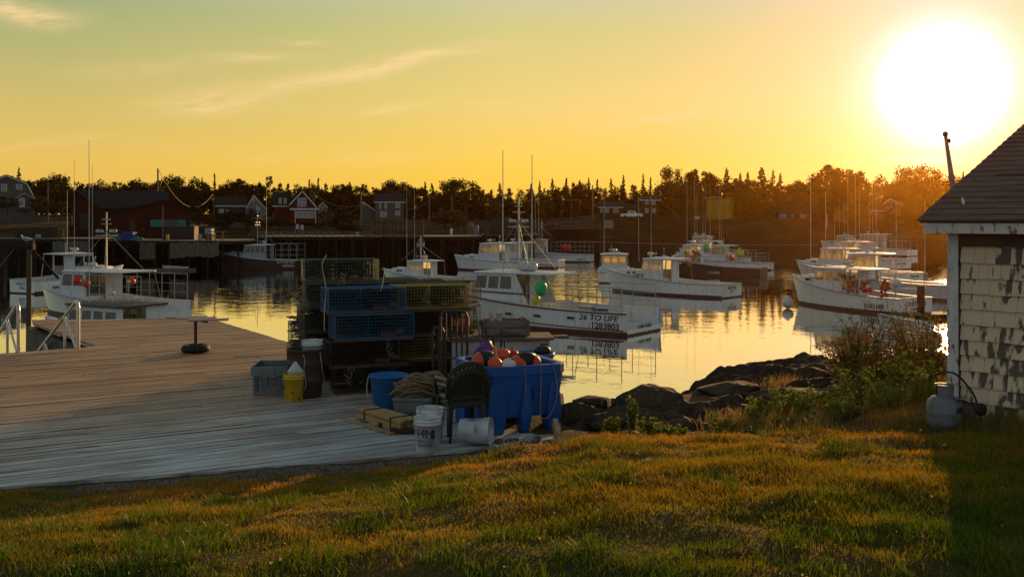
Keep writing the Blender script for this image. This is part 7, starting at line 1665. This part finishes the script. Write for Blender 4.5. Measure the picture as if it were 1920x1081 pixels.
for lab, px, w, hh in (('teal net heap right of the gull', 68, 24, 7), ('teal net heap left of the gull', 14, 22, 5), ('green net heap right of the blue bin on the far wharf', 255, 18, 8), ('rusty net heap beside the green one', 266, 10, 5)):
    k = 131/F; q = MB(); q.grid(lambda u, v: (w*k*(u-.5), 1.4*(v-.5), hh*k*max(0, sin(pi*u)*sin(pi*v))**.5*(.8+.3*sin(u*23+v*9))), 14, 8); o = q.build('net_heap', NETM if 'teal' in lab or 'green' in lab else CORK); o.location = PX(px, 450, 131); tag(o, lab, 'net')
tk = thing('propane_storage_tank', 'white horizontal storage tank on the far bank left of the yellow house', 'tank', (PX(1302, 410, 234)[0], 234, float(hill_z(PX(1302, 410, 234)[0], 234)))); MB().lathe([(.01, -1.25), (.3, -1.15), (.42, -.9), (.42, .9), (.3, 1.15), (.01, 1.25)], (0, 0, .55), 16, Matrix.Rotation(R(90), 3, 'Y')).build('vessel', HULLW, tk, smooth=True); MB().box((-.7, 0, .1), (.15, .6, .25)).box((.7, 0, .1), (.15, .6, .25)).build('saddle', WOODG, tk)
tr = thing('pickup_truck', 'pale pickup truck parked between the cottage and the brown two storey house', 'truck', (PX(1184, 404, 237)[0], 237, float(hill_z(PX(1184, 404, 237)[0], 237)))); q = MB(); q.prism([(-2.6, -.9, .45), (2.6, -.9, .45), (2.6, -.9, 1.1), (1.2, -.9, 1.15), (.7, -.9, 1.8), (-.7, -.9, 1.8), (-.9, -.9, 1.15), (-2.6, -.9, 1.1)], (0, 1.8, 0)).build('body', HULLW, tr, bevel=.05)
MB().box((0, -.9, 1.5), (1.1, .05, .4)).build('window', DGL, tr)
for x in (-1.6, 1.6):
    for y in (-.85, .85): MB().lathe([(.36, -.1), (.38, 0), (.36, .1)], (x, y, .38), 16, Matrix.Rotation(R(90), 3, 'X')).build('wheel', MATS['rubber'], tr)
# rowing chairs on the lawn of the red house
for px, lab in ((557, 'white garden chair left of the bay windows'), (566, 'white garden chair under the bay windows')):
    r = thing('garden_chair', lab, 'chair', (PX(px, 419, 190)[0], 190, float(hill_z(PX(px, 419, 190)[0], 190)))); MB().box((0, 0, .4), (.6, .6, .06)).build('seat', WHITE(), r); MB().box((0, .3, .8), (.6, .06, .9)).build('backrest', WHITE(), r)
    for x in (-.25, .25): MB().box((x, -.25, .2), (.08, .08, .4)).build('leg', WHITE(), r)
# open trap bits: orange tray seen through the right stack
o = MB().box((0, 0, .06), (.2, .14, .02)).box((0, -.07, .1), (.2, .01, .1)).box((0, .07, .1), (.2, .01, .1)).box((-.1, 0, .1), (.01, .14, .1)).box((.1, 0, .1), (.01, .14, .1)).build('orange_tray', ORANGE); o.location = PX(866, 592, 13.6); tag(o, 'orange plastic tray seen through the wire of the rightmost trap stack', 'tray')
o.location = (o.location[0], 13.55, DZ+.04+2*TH+.03)
for k_, o_ in list(PT.items()):
    if k_ not in USED:
        for ch_ in KIDS.get(o_.name, []): bpy.data.objects.remove(ch_)
        bpy.data.objects.remove(o_)
for i, o_ in enumerate(ft):
    if i not in uf: bpy.data.objects.remove(o_)
# ---------------------------------------------------------------- evening haze
hz = MB().box((10, 250, 13.25), (860, 724, 40.5)).build('haze', None)
hz.data.materials.clear(); hm = bpy.data.materials.new('evening_haze'); hm.use_nodes = True; t = NT(hm.node_tree)
pv = t.n('ShaderNodeVolumePrincipled'); pv.inputs['Color'].default_value = (1.0, .48, .05, 1); pv.inputs['Density'].default_value = .000065; pv.inputs['Anisotropy'].default_value = .90
t.l(pv.outputs[0], t.n('ShaderNodeOutputMaterial').inputs['Volume']); hz.data.materials.append(hm); tag(hz, kind='stuff')
